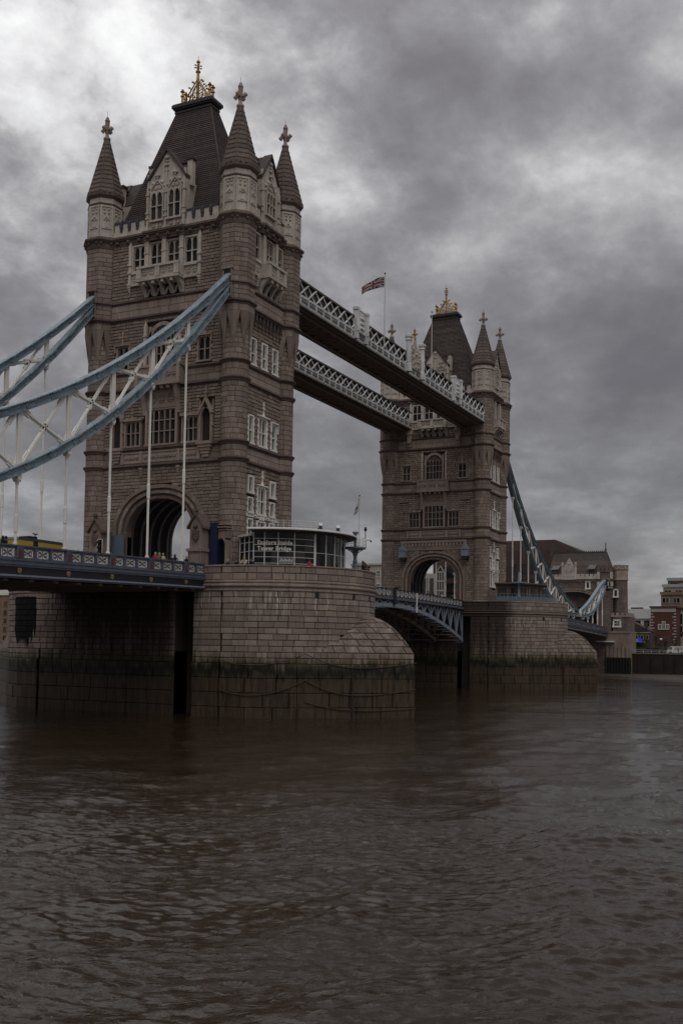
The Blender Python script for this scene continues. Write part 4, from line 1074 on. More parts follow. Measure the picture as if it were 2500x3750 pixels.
    # iron fender post on the nose side and mooring brackets
    for b_ in (PI+1.2,):
        mb = MB(); R_ = ro(b_)+.22; c = Vector((R_*math.cos(b_), -PYC+R_*math.sin(b_), 0)); mb.tube(c+Vector((0, 0, -4)), c+Vector((0, 0, 1.2)), .13, None, 8); mb.build('fender_post', 'shadowgap', t)
    return t
pier = build_pier()
pier2 = copy_tree(pier); pier2.location = (82.3, -.6, 0); KIDS.clear()
pier2['label'] = 'farther granite bridge pier with brown cabin and glass screen on top'

# chains slung round the footing
def sling(i, ang0, ang1, z0, z1, sag, label, X0=0.0):
    mb = MB(); pts = []
    for k in range(19):
        t = k/18; ph = ang0+(ang1-ang0)*t; R_ = ro(ph)+.26
        pts.append((R_*math.cos(ph), -PYC+R_*math.sin(ph), z0+(z1-z0)*t-sag*4*t*(1-t)))
    mb.polytube(pts, .045, 6); mb.build('mooring_chain', 'rust', None, label=label, cat='chain', group='chains slung round the pier footings')
sling(0, PI+.03, PI+.8, 2.3, 3.0, .75, 'rusty chain slung along the upper left of the nearer pier footing')
sling(1, PI+.8, 1.5*PI, 3.0, 2.2, .9, 'rusty chain slung along the upper right of the nearer pier footing')
sling(2, PI+.03, PI+.8, -.6, .5, .9, 'rusty chain slung low along the left of the nearer pier footing')
sling(3, PI+.8, 1.5*PI, .45, -.4, 1.0, 'rusty chain slung low across the nose of the nearer pier')
sling(4, PI+.8, 1.5*PI, -1.6, -2.3, .5, 'rusty chain just above the water on the nearer pier nose')
# ------------------------------------------------------------------ approach decks (d = distance from the tower centre)
def cop(d): return 11.72-.0185*(d-10.6)-.00008*max(0, d-10.6)**2
BAY = 5.55
def build_deck(Xt, sg, dmax, label):
    t = thing('approach_deck', label, 'bridge deck', 'suspended decks of the bridge')
    X = lambda d: Xt+sg*d
    d0 = 10.66
    ds = [d0]+[13.8+BAY*k for k in range(30) if 13.8+BAY*k < dmax-1]+[dmax]
    def strip(name, y0, y1, o0, o1, mat, parent=t):
        mb = MB()
        for a, b in zip(ds, ds[1:]):
            mb.hexa([(X(a), y0, cop(a)+o0), (X(b), y0, cop(b)+o0), (X(b), y1, cop(b)+o0), (X(a), y1, cop(a)+o0),
                     (X(a), y0, cop(a)+o1), (X(b), y0, cop(b)+o1), (X(b), y1, cop(b)+o1), (X(a), y1, cop(a)+o1)])
        return mb.build(name, mat, parent)
    strip('roadway', -5.4, 5.4, -1.6, -1.22, 'asphalt')
    for s in (-1, 1):
        S_ = lambda a, b: (min(s*a, s*b), max(s*a, s*b))
        strip('footway', *S_(5.4, 9.05), -1.6, -1.08, 'paving')
        strip('coping', *S_(8.98, 9.36), -.12, 0, 'navy')
        strip('parapet_rail', *S_(9.1, 9.26), -.28, -.12, 'navy')
        strip('parapet_base', *S_(9.06, 9.30), -1.08, -.93, 'navy')
        strip('ledge', *S_(8.9, 9.46), -1.2, -1.08, 'navy')
        strip('moulding', *S_(8.9, 9.40), -1.38, -1.2, 'navy'); strip('moulding', *S_(8.9, 9.50), -1.52, -1.38, 'navy'); strip('moulding', *S_(8.9, 9.36), -1.66, -1.52, 'lblue')
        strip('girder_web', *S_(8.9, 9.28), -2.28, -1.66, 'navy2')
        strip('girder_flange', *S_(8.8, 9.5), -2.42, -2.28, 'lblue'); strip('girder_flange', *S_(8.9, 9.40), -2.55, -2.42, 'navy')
    for y in (-5.5, -2, 2, 5.5): strip('stringer', y-.12, y+.12, -2.3, -1.6, 'under')
    k = 0; d = 12.0
    while d < dmax:
        mb = MB(); z = cop(d); mb.box(X(d)-.15, X(d)+.15, -8.9, 8.9, z-2.6, z-1.6); mb.box(X(d)-.28, X(d)+.28, -8.9, 8.9, z-2.75, z-2.6)
        mb.build('cross_beam', 'under', t); d += BAY/2
    # parapet bays
    plate = MB(); plate.box(-.66, .66, -.02, .02, -.33, .33); plate = plate.mesh('panel', 'cream')
    tr = MB()
    for sx in (-1, 1):
        for r in (.2,):
            for q in range(10):
                a, b = 2*PI*q/10, 2*PI*(q+1)/10
                tr.bar((sx*.31+r*math.cos(a), 0, r*math.sin(a)), (sx*.31+r*math.cos(b), 0, r*math.sin(b)), .035, .03)
        for sz in (-1, 1): tr.bar((sx*.60, 0, sz*.28), (sx*.06, 0, 0), .03, .028); tr.ball((sx*.31, 0, sz*.09), .055, 5)
    tr.bar((0, 0, -.3), (0, 0, .3), .04, .04, (1, 0, 0))
    tr = tr.mesh('tracery', 'navy2')
    post = MB(); post.box(-.12, .12, -.12, .10, -.83, .0); post.box(-.17, .17, -.17, .10, -.98, -.83); post.box(-.08, .08, -.16, .1, -.7, -.15); post = post.mesh('post', 'navy')
    nich = MB(); nich.box(-.34, .34, -.14, .1, -.98, .0); nich.box(-.36, -.26, -.2, .1, -.95, 0); nich.box(.26, .36, -.2, .1, -.95, 0)
    nich.add([(-.2, -.17, -.32), (0, -.17, -.08), (.2, -.17, -.32), (0.12, -.17, -.32), (0, -.17, -.2), (-.12, -.17, -.32)], [(0, 1, 4, 5), (1, 2, 3, 4)])
    nich = nich.mesh('niche_post', 'navy')
    rn = MB(); rn.box(-.13, .13, -.17, -.13, -.9, -.42); rn.prism([(-.13, -.17, -.42), (.13, -.17, -.42), (0, -.17, -.22)], (0, .04, 0)); rn = rn.mesh('niche', 'red')
    shd = MB(); shd.prism([(-.2, -.05, .22), (.2, -.05, .22), (.2, -.05, -.08), (0, -.05, -.26), (-.2, -.05, -.08)], (0, .08, 0)); shd.ball((-.07, -.07, .1), .07, 5); shd.ball((.08, -.07, 0), .08, 5); shd.ball((0, -.07, -.12), .06, 5); shd = shd.mesh('shield', 'gilt')
    st0 = 13.8-BAY
    for kk in range(40):
        dn = st0+kk*BAY
        if dn > dmax: break
        for s in (-1, 1):
            def put(nm, me, d, y, dz, par=t):
                if d < d0+.3 or d > dmax-.3: return None
                o = bpy.data.objects.new(nm, me); C.objects.link(o); o.parent = par
                o.location = (X(d), s*y, cop(d)+dz); o.rotation_euler = (0, math.atan(.0185+.00016*(d-10.6))*sg, 0 if s < 0 else PI)
                if s > 0: o.rotation_euler = (0, -o.rotation_euler[1], PI)
                return o
            o = put('niche_post', nich, dn, 9.2, -.1)
            if o: place('niche', rn, o)
            put('shield', shd, dn, 9.30, -1.97)
            for j in range(3):
                dc = dn+.45+.78+j*1.72
                o = put('parapet_panel', plate, dc, 9.18, -.61)
                if o: place('tracery', tr, o, (0, -.035, 0))
                if j < 2: put('post', post, dc+.86, 9.2, -.1)
    return t
deck1 = build_deck(0, -1, 74, 'nearer suspended bridge deck with navy parapet and white pierced panels')
deck2 = build_deck(82.3, 1, 100.2, 'farther suspended bridge deck running to the shore gatehouse')

# ------------------------------------------------------------------ suspension chains and hangers
PU = (-4.970098673363425e-07, 3.3916903206859766e-05, 0.0070889846644125185, -1.0032267868253155, 47.91307686505695)
PL = (-8.102598770149745e-07, 8.891993233521998e-05, 0.008005990157701646, -1.236839796450958, 48.286575382136604)
def zu(d):
    if d <= 69: return float(np.polyval(PU, d))+.12
    return float(np.interp(d, (69, 72, 76, 80, 85.6, 92, 98, 99.5), (12.4, 12.9, 13.9, 15.1, 17.1, 19.6, 21.4, 21.7)))
def zl(d):
    if d <= 69: return float(np.polyval(PL, d))+.1
    return float(np.interp(d, (69, 73, 78.9, 84.4, 90.3, 96, 99.5), (11.9, 11.6, 12.0, 13.2, 15.4, 18.2, 20.4)))
ORD = ('first', 'second', 'third', 'fourth', 'fifth', 'sixth', 'seventh', 'eighth', 'ninth', 'tenth', 'eleventh', 'twelfth')
def chord(mb, X, y, zf, d0, d1, n):
    prof = [(-.40, -.44), (.40, -.44), (.40, -.36), (.25, -.34), (.25, -.05), (.29, -.03), (.29, .05), (.25, .07), (.25, .32), (.42, .34), (.42, .42), (.18, .50), (-.18, .50), (-.42, .42), (-.42, .34), (-.25, .32), (-.25, .07), (-.29, .05), (-.29, -.03), (-.25, -.05), (-.25, -.34), (-.40, -.36)]
    m = len(prof); vs = []
    for i in range(n+1):
        d = d0+(d1-d0)*i/n; sl = (zf(min(d+.2, d1))-zf(max(d-.2, d0)))/(min(d+.2, d1)-max(d-.2, d0)); c = 1/math.hypot(1, sl)
        for w, h in prof:
            h *= .8; vs.append((X(d-sl*c*h), y+w, zf(d)+h*c))
    mb.add(vs, [(i*m+j, i*m+(j+1) % m, (i+1)*m+(j+1) % m, (i+1)*m+j) for i in range(n) for j in range(m)]+[tuple(range(m)), tuple(n*m+j for j in range(m))])
def build_chain(Xt, sg, y, dend, label, nm):
    t = thing('suspension_chain', label, 'bridge chain', 'crescent chains of the bridge')
    X = lambda d: Xt+sg*d
    for zf in (zu, zl):                             # cover plates and bolt rows on the river face
        for k in range(23):
            d = 7.6+2.75*k
            if d > 68: break
            mb = MB(); a, b = d-.45, d+.45
            mb.bar((X(a), y-.27, zf(a)), (X(b), y-.27, zf(b)), .08, .5); mb.bar((X(a), y-.42, zf(a)+.31), (X(b), y-.42, zf(b)+.31), .06, .12)
            for q in (-.3, 0, .3):
                for h in (-.15, .15): mb.ball((X(d+q), y-.32, zf(d+q)+h), .05, 5)
            mb.build('cover_plate', 'blue', t)
        mb = MB()
        for k in range(200):
            d = 7+.31*k
            if d < 68.5: mb.ball((X(d), y-.42, zf(d)+.3), .04, 4); mb.ball((X(d), y-.30, zf(d)+.02), .035, 4)
        mb.build('bolt_row', 'blue', t, kind='stuff')
    mb = MB(); chord(mb, X, y, zu, 6.3, 69, 70); mb.build('upper_chord', 'blue', t)
    mb = MB(); chord(mb, X, y, zl, 6.3, 69, 70); mb.build('lower_chord', 'blue', t)
    if dend > 75:
        mb = MB(); chord(mb, X, y, zu, 69, dend, 26); mb.build('upper_chord', 'blue', t)
        mb = MB(); chord(mb, X, y, zl, 69, dend, 26); mb.build('lower_chord', 'blue', t)
    mb = MB(); mb.tube((X(69), y-.55, 12.15), (X(69), y+.55, 12.15), .85, None, 16); mb.tube((X(69), y-.65, 12.15), (X(69), y+.65, 12.15), .4, None, 12); mb.build('pin_joint', 'cream', t)
    stn = [13.8+BAY*k for k in range(10)]+([73.5, 78.9, 84.4, 90.3, 96] if dend > 75 else [])
    for i, d in enumerate(stn):
        a, b = Vector((X(d), y, zl(d)+.3)), Vector((X(d), y, zu(d)-.3))
        if b.z-a.z > .5:
            mb = MB(); mb.bar(a, b, .13, .42, (1, 0, 0)); mb.bar(a+Vector((0, -.16, 0)), b+Vector((0, -.16, 0)), .05, .52, (1, 0, 0)); mb.bar(a, a.lerp(b, .12), .2, .62, (1, 0, 0)); mb.bar(a.lerp(b, .88), b, .2, .62, (1, 0, 0)); mb.build('post', 'cream', t)
        if i+1 < len(stn) and stn[i+1]-d < 6.5:
            e = stn[i+1]
            q = [Vector((X(d+.35), y, zl(d+.35)+.3)), Vector((X(e-.35), y, zu(e-.35)-.3)), Vector((X(d+.35), y, zu(d+.35)-.3)), Vector((X(e-.35), y, zl(e-.35)+.3))]
            mid = (q[0]+q[1]+q[2]+q[3])/4
            for a, b, w in ((q[0], q[1], .34), (q[2], q[3], .26)):
                if (b-a).length < 1: continue
                mb = MB(); m1 = a.lerp(b, .5)
                mb.bar(a, b, .12, w); mb.bar(a+Vector((0, -.1, 0)), b+Vector((0, -.1, 0)), .1, w*.45)
                mb.bar(a, a.lerp(b, .16), .18, w*1.5); mb.bar(a.lerp(b, .84), b, .18, w*1.5); mb.bar(m1.lerp(a, .12), m1.lerp(b, .12), .2, w*1.6)
                mb.build('brace', 'cream', t)
        # clevis below the lower chord is part of the chain, the rod is its own thing
        z = zl(d)-.35
        mb = MB(); mb.tube((X(d), y-.3, z-.25), (X(d), y+.3, z-.25), .26, None, 10); mb.bar((X(d), y-.2, z+.2), (X(d), y-.2, z-.6), .06, .36, (1, 0, 0)); mb.bar((X(d), y+.2, z+.2), (X(d), y+.2, z-.6), .06, .36, (1, 0, 0)); mb.build('clevis', 'cream', t)
        if d < (62 if sg < 0 else 100) and z > cop(d)+.5 and not (abs(d-69) < 5):
            h = thing('hanger_rod', '%s white hanger rod from the %s on its %s chain' % (ORD[i % 12] if i < 10 else ORD[14-i], ('nearer tower' if sg < 0 else ('farther tower' if i < 10 else 'shore gatehouse')), nm), 'hanger rod', 'white hanger rods of the bridge')
            zb = cop(d)-1.1
            mb = MB(); mb.tube((X(d), y, zb), (X(d), y, z-.2), .105, None, 10); mb.lathe(X(d), y, [(.08, z-1.0), (.15, z-.7), (.17, z-.4), (.1, z-.15)], 8); mb.build('rod', 'cream', h)
            zs = zb+(z-zb)*(.42 if d < 40 else .5)
            mb = MB(); mb.lathe(X(d), y, [(.09, zs-.75), (.15, zs-.65), (.15, zs+.6), (.09, zs+.75)], 8); mb.build('turnbuckle', 'cream', h)
            if d < 40:
                mb = MB(); mb.lathe(X(d), y, [(.2, cop(d)-.02), (.2, cop(d)+.12), (.1, cop(d)+.25)], 8); mb.build('socket', 'offwhite', h)
    return t
build_chain(0, -1, -8.8, 70, 'pale blue suspension chain nearest the viewer in front of the nearer tower', 'river side')
build_chain(0, -1, 8.8, 70, 'pale blue suspension chain on the far side of the nearer tower', 'far side')
build_chain(82.3, 1, -8.8, 99.4, 'dark blue suspension chain sweeping from the farther tower to the shore gatehouse', 'river side')
build_chain(82.3, 1, 8.8, 99.4, 'suspension chain seen through the arch of the farther tower', 'far side')

# ------------------------------------------------------------------ opening bascule leaves
def build_leaf(Xa, Xb, label, heel):
    # Xa..Xb along the bridge, heel = end by the pier
    t = thing('bascule_leaf', label, 'bascule', 'bascule leaves of the middle span')
    mid = 41.15
    def cz(x): return 12.02-.00035*(x-mid)**2
    def bz(x): u = abs(x-mid); return 9.75-.0052*max(0, u)**2+.0
    n = 10; xs = [Xa+(Xb-Xa)*i/n for i in range(n+1)]
    def strip(name, y0, y1, o0, o1, mat):
        mb = MB()
        for a, b in zip(xs, xs[1:]): mb.hexa([(a, y0, cz(a)+o0), (b, y0, cz(b)+o0), (b, y1, cz(b)+o0), (a, y1, cz(a)+o0), (a, y0, cz(a)+o1), (b, y0, cz(b)+o1), (b, y1, cz(b)+o1), (a, y1, cz(a)+o1)])
        mb.build(name, mat, t)
    strip('roadway', -4.6, 4.6, -1.6, -1.3, 'asphalt')
    for s in (-1, 1):
        q = lambda a, b: (min(s*a, s*b), max(s*a, s*b))
        strip('footway', *q(4.6, 7.4), -1.6, -1.15, 'paving'); strip('coping', *q(7.38, 7.66), -.1, 0, 'navy2'); strip('parapet_base', *q(7.4, 7.62), -1.12, -1.0, 'navy2')
        strip('fascia', *q(7.36, 7.6), -1.52, -1.12, 'navy'); strip('fascia_flange', *q(7.3, 7.7), -1.6, -1.52, 'navy2')
        d = 1.52; k = 0; x = Xa+.3
        pm = MB(); pm.box(-.62, .62, -.03, .03, -.42, .42); pm = pm.mesh('panel', 'cream')
        tm = MB()
        for i in range(8):
            a, b = 2*PI*i/8, 2*PI*(i+1)/8; tm.bar((.3*math.cos(a), 0, .3*math.sin(a)), (.3*math.cos(b), 0, .3*math.sin(b)), .05, .05)
        tm.bar((-.58, 0, -.4), (.58, 0, .4), .05, .045); tm.bar((-.58, 0, .4), (.58, 0, -.4), .05, .045); tm = tm.mesh('tracery', 'navy2')
        ps = MB(); ps.box(-.1, .1, -.09, .09, -.5, .5); ps = ps.mesh('post', 'navy2')
        while x+d < Xb:
            o = place('parapet_panel', pm, t, (x+d/2, s*7.5, cz(x)-.56)); place('tracery', tm, o, (0, -.04 if s < 0 else .04, 0)); place('post', ps, t, (x, s*7.5, cz(x)-.55)); x += d
    for y, mt in ((-7.3, 'lblue'), (-2.4, 'under'), (2.4, 'under'), (7.3, 'under')):
        mb = MB()
        for a, b in zip(xs, xs[1:]):
            mb.hexa([(a, y-.2, bz(a)-.3), (b, y-.2, bz(b)-.3), (b, y+.2, bz(b)-.3), (a, y+.2, bz(a)-.3), (a, y-.2, bz(a)+.25), (b, y-.2, bz(b)+.25), (b, y+.2, bz(b)+.25), (a, y+.2, bz(a)+.25)])
            mb.box(min(a, b), max(a, b), y-.3, y+.3, min(bz(a), bz(b))-.36, min(bz(a), bz(b))-.3)
        mb.build('bottom_chord', mt, t)
        for i in range(1, n+1):
            a, b = xs[i-1], xs[i]
            if cz((a+b)/2)-1.6-bz((a+b)/2) < .5: continue
            lo, hi = (a, b) if abs(a-mid) > abs(b-mid) else (b, a)
            mb = MB(); mb.bar((lo, y, bz(lo)), (lo, y, cz(lo)-1.6), .2, .2, (1, 0, 0)); mb.build('post', mt, t)
            mb = MB(); mb.bar((lo, y, bz(lo)), ((hi+lo)/2, y, cz(hi)-1.6), .16, .22); mb.build('brace', mt, t)
            mb = MB(); mb.bar(((hi+lo)/2, y, cz(hi)-1.6), (hi, y, bz(hi)), .16, .22); mb.build('brace', mt, t)
    for x in xs[::1]:
        mb = MB(); mb.box(x-.12, x+.12, -7.3, 7.3, cz(x)-2.1, cz(x)-1.6)
        if cz(x)-bz(x) > 3:
            for y0, y1 in ((-7.3, -2.4), (-2.4, 2.4), (2.4, 7.3)): mb.bar((x, y0, bz(x)), (x, y1, cz(x)-1.8), .12, .14); mb.bar((x, y1, bz(x)), (x, y0, cz(x)-1.8), .12, .14)
            mb.box(x-.1, x+.1, -7.3, 7.3, bz(x)-.1, bz(x)+.12)
        mb.build('cross_frame', 'under', t)
    mb = MB(); xe = Xb if heel == 'a' else Xa
    for y in (-7.62, 7.62):
        mb.box(xe-.1 if xe > mid-.2 and heel == 'a' else xe-.15, xe+.15, y-.12, y+.12, cz(xe)-2.2, cz(xe)+.06)
    mb.build('end_post', 'navy2', t)
    return t
build_leaf(10.7, 41.0, 'nearer bascule leaf half hidden behind the nearer pier', 'a')
build_leaf(41.6, 71.6, 'farther bascule leaf with curved blue bottom chord by the farther pier', 'b')
mb = MB(); mb.box(49.35, 49.6, -7.85, -7.72, 8.9, 11.8); mb.build('gauge_board', 'cream', None, label='white vertical gauge board on the middle span parapet', cat='gauge board')

# ------------------------------------------------------------------ high level walkways
def build_walkway():
    t = thing('high_walkway', 'nearer high walkway with flagpoles and a carved coat of arms', 'walkway', 'high walkways between the towers')
    X0, X1, Y0, Y1 = 5.6, 77.0, -9.6, -4.4
    def bx(name, mat, *b): mb = MB(); mb.box(*b); return mb.build(name, mat, t)
    bx('floor', 'under', X0, X1, Y0+.3, Y1-.3, 43.02, 43.2)
    for s, y in ((1, Y0), (-1, Y1)):
        q = lambda a, b: (min(y+s*a, y+s*b), max(y+s*a, y+s*b))
        bx('sill_beam', 'under', X0, X1, *q(-.12, .3), 43.0, 43.16); bx('edge_girder', 'wkdark', X0, X1, *q(.35, .6), 42.72, 43.02); bx('girder_flange', 'under', X0, X1, *q(.75, 1.2), 42.66, 42.76)
        bx('lower_rail', 'wkwhite', X0, X1, *q(-.05, .15), 43.16, 43.3); bx('middle_rail', 'wkwhite', X0, X1, *q(-.08, .15), 44.18, 44.34); bx('upper_rail', 'wkdark', X0, X1, *q(-.1, .15), 45.92, 46.14)
        bx('inner_wall', 'wkdark', X0, X1, *q(.28, .34), 43.2, 46.0)
        pm = MB(); S_ = -1 if s > 0 else 1
        pm.box(-.98, .98, 0, .06, -.46, .46, None, 1); pm.box(-.98, -.86, -.1, .0, -.46, .46); pm.box(.86, .98, -.1, 0, -.46, .46); pm.box(-.86, .86, -.08, 0, .34, .46); pm.box(-.86, .86, -.08, 0, -.46, -.36)
        for i in range(5): pm.ball((-.6+.3*i, -.02, -.02+.08*(i % 2)), .14, 5, 1, 1)
        pm = pm.mesh('panel', ['wkwhite', 'wkgrey'])
        n = 36; w = (X1-X0)/n
        for i in range(n): place('panel', pm, t, (X0+(i+.5)*w, y, 43.74), 0 if s > 0 else PI)
        L_ = math.hypot(w, 1.55)
        b1 = MB(); b1.bar((-w/2, 0, -.79), (w/2, 0, .79), .1, .2); b1.bar((-w/2, -.06, -.79), (w/2, -.06, .79), .1, .05); b1 = b1.mesh('lattice_bar', 'wkwhite')
        b2 = MB(); b2.bar((-w/2, .1, .79), (w/2, .1, -.79), .08, .17); b2 = b2.mesh('lattice_bar', 'wkwhite')
        for i in range(n):
            place('lattice_bar', b1, t, (X0+(i+.5)*w, y, 45.13), 0 if s > 0 else PI); place('lattice_bar', b2, t, (X0+(i+.5)*w, y, 45.13), 0 if s > 0 else PI)
    mb = MB(); mb.prism([(X0, Y0-.1, 46.14), (X0, Y1+.1, 46.14), (X0, Y1-.6, 46.45), (X0, Y0+.6, 46.45)], (X1-X0, 0, 0)); mb.build('roof', 'lead', t)
    mb = MB(); mb.tube((X0, Y0+.25, 46.34), (X1, Y0+.25, 46.34), .07, None, 6); mb.build('roof_pipe', 'navy2', t)
    br = MB(); br.bar((-1.1, -1.45, 0), (1.1, 1.45, 0), .16, .1); br.bar((-1.1, 1.45, 0), (1.1, -1.45, 0), .16, .1); br.bar((-1.1, -1.45, 0), (-1.1, 1.45, 0), .14, .12); br = br.mesh('floor_bracing', 'under')
    n = 32
    for i in range(n): place('floor_bracing', br, t, (X0+(i+.5)*(X1-X0)/n, -7, 42.84))
    return t
wk = build_walkway()
wk2 = copy_tree(wk); wk2.location = (0, 14, 0); KIDS.clear()
wk2['label'] = 'farther high walkway behind, plain lattice without flagpoles'
for x in (23.9, 60.8):                              # framed relief panels on the near walkway only
    mb = MB()
    for s in (-1, 1): mb.box(x+s*1.5-.3, x+s*1.5+.3, -10.1, -9.5, 43.2, 47.0); mb.box(x+s*1.5-.38, x+s*1.5+.38, -10.2, -9.5, 46.9, 47.25); mb.tube((x+s*1.5, -10.1, 44.2), (x+s*1.5, -10.1, 46.8), .18, None, 10)
    mb.box(x-1.3, x+1.3, -9.95, -9.6, 44.2, 47.0)
    for i in range(9): mb.ball((x-.35+.35*(i % 3), -9.98, 44.8+.65*(i//3)), .22, 6)
    mb.box(x-1.7, x+1.7, -10.0, -9.5, 47.0, 47.12)
    mb.build('relief_panel', 'wkwhite', wk)
mb = MB(); rng = random.Random(5)
for x in (40.0, 45.2): mb.lathe(x, -9.9, [(.5, 43.2), (.5, 44.2), (.4, 44.3), (.4, 47.6), (.52, 47.75), (.45, 47.95), (.58, 48.2), (.58, 48.5), (.3, 48.62)], 12)
mb.build('pillar', 'wkwhite', wk)
mb = MB(); mb.fpoly(lambda u, d, z: (42.6+u, -9.75-d, z), [(-2.1, 44.2), (2.1, 44.2), (2.1, 46.2), (1.5, 47.2), (.7, 47.8), (.35, 48.7), (-.35, 48.7), (-.7, 47.8), (-1.5, 47.2), (-2.1, 46.2)], -.2, .1)
for i in range(34): mb.ball((42.6+(rng.random()-.5)*3.6, -9.85, 44.5+rng.random()*2.6), .16+.16*rng.random(), 6)
mb.build('coat_of_arms', 'pale', wk)
mb = MB(); cross_finial(mb, 42.6, -9.75, 48.5, .55); mb.build('gilded_cross', 'gold', wk)
mb = MB(); mb.box(75.6, 76.9, -9.68, -9.58, 44.3, 46.1); mb.build('end_panel', 'wkwhite', wk2)
for x, nm in ((31.35, 'white flagpole with a flag on the nearer high walkway'), (49.3, 'bare white flagpole on the nearer high walkway by the coat of arms')):
    f = thing('flagpole', nm, 'flagpole', 'flagpoles on the high walkway')
    mb = MB(); mb.tube((x, -9.85, 44.4), (x, -9.85, 54.6), .075, .05, 10); mb.build('pole', 'offwhite', f); mb = MB(); mb.ball((x, -9.85, 54.66), .13, 8); mb.build('pole_cap', 'black', f)
# flag of crossed crosses
def union(u, v):                                    # u along the fly 0..1, v 0 bottom..1 top ; 0 blue 1 white 2 red
    x, y = u*2-1, v-.5                              # 2:1 flag, half height .5
    if abs(x) < .1 or abs(y) < .1: return 2
    if abs(x) < .167 or abs(y) < .167: return 1
    k = abs(x)*.5-abs(y)
    dd = abs(k)/math.hypot(.5, 1)
    if dd < .1:
        sgn = (x*y > 0)
        s = k*(1 if x > 0 else -1)*(1 if sgn else -1)
        return 2 if 0 < s/math.hypot(.5, 1) < .067 else 1
    return 0
M['fblue'] = paint('flag_blue', (.022, .026, .055), .8, 0, .1); M['fwhite'] = paint('flag_white', (.38, .35, .34), .8, 0, .1); M['fred'] = paint('flag_red', (.17, .03, .03), .8, 0, .1)
mb = MB(); nu, nv = 60, 30; dirv = Vector((-.42, .9, 0)).normalized(); perp = Vector((.9, .42, 0))
vs = []
for i in range(nu+1):
    for j in range(nv+1):
        u, v = i/nu, j/nv
        p = Vector((31.3, -9.85, 52.7))+dirv*(u*3.05+.08)+Vector((0, 0, v*1.5*(1-.32*u)-1.05*u+.25*math.sin(u*3.1)+.07*math.sin(u*9)))+perp*(.16*math.sin(u*8+v*1.5)*u**.5)
        vs.append(p)
mb.add(vs, [])
k = 0
for i in range(nu):
    for j in range(nv):
        mb.f.append((i*(nv+1)+j, (i+1)*(nv+1)+j, (i+1)*(nv+1)+j+1, i*(nv+1)+j+1)); mb.mi.append(union(1-(i+.5)/nu, (j+.5)/nv))
mb.build('flag', ['fblue', 'fwhite', 'fred'], None, label='red white and blue national flag flying above the nearer high walkway', cat='flag')
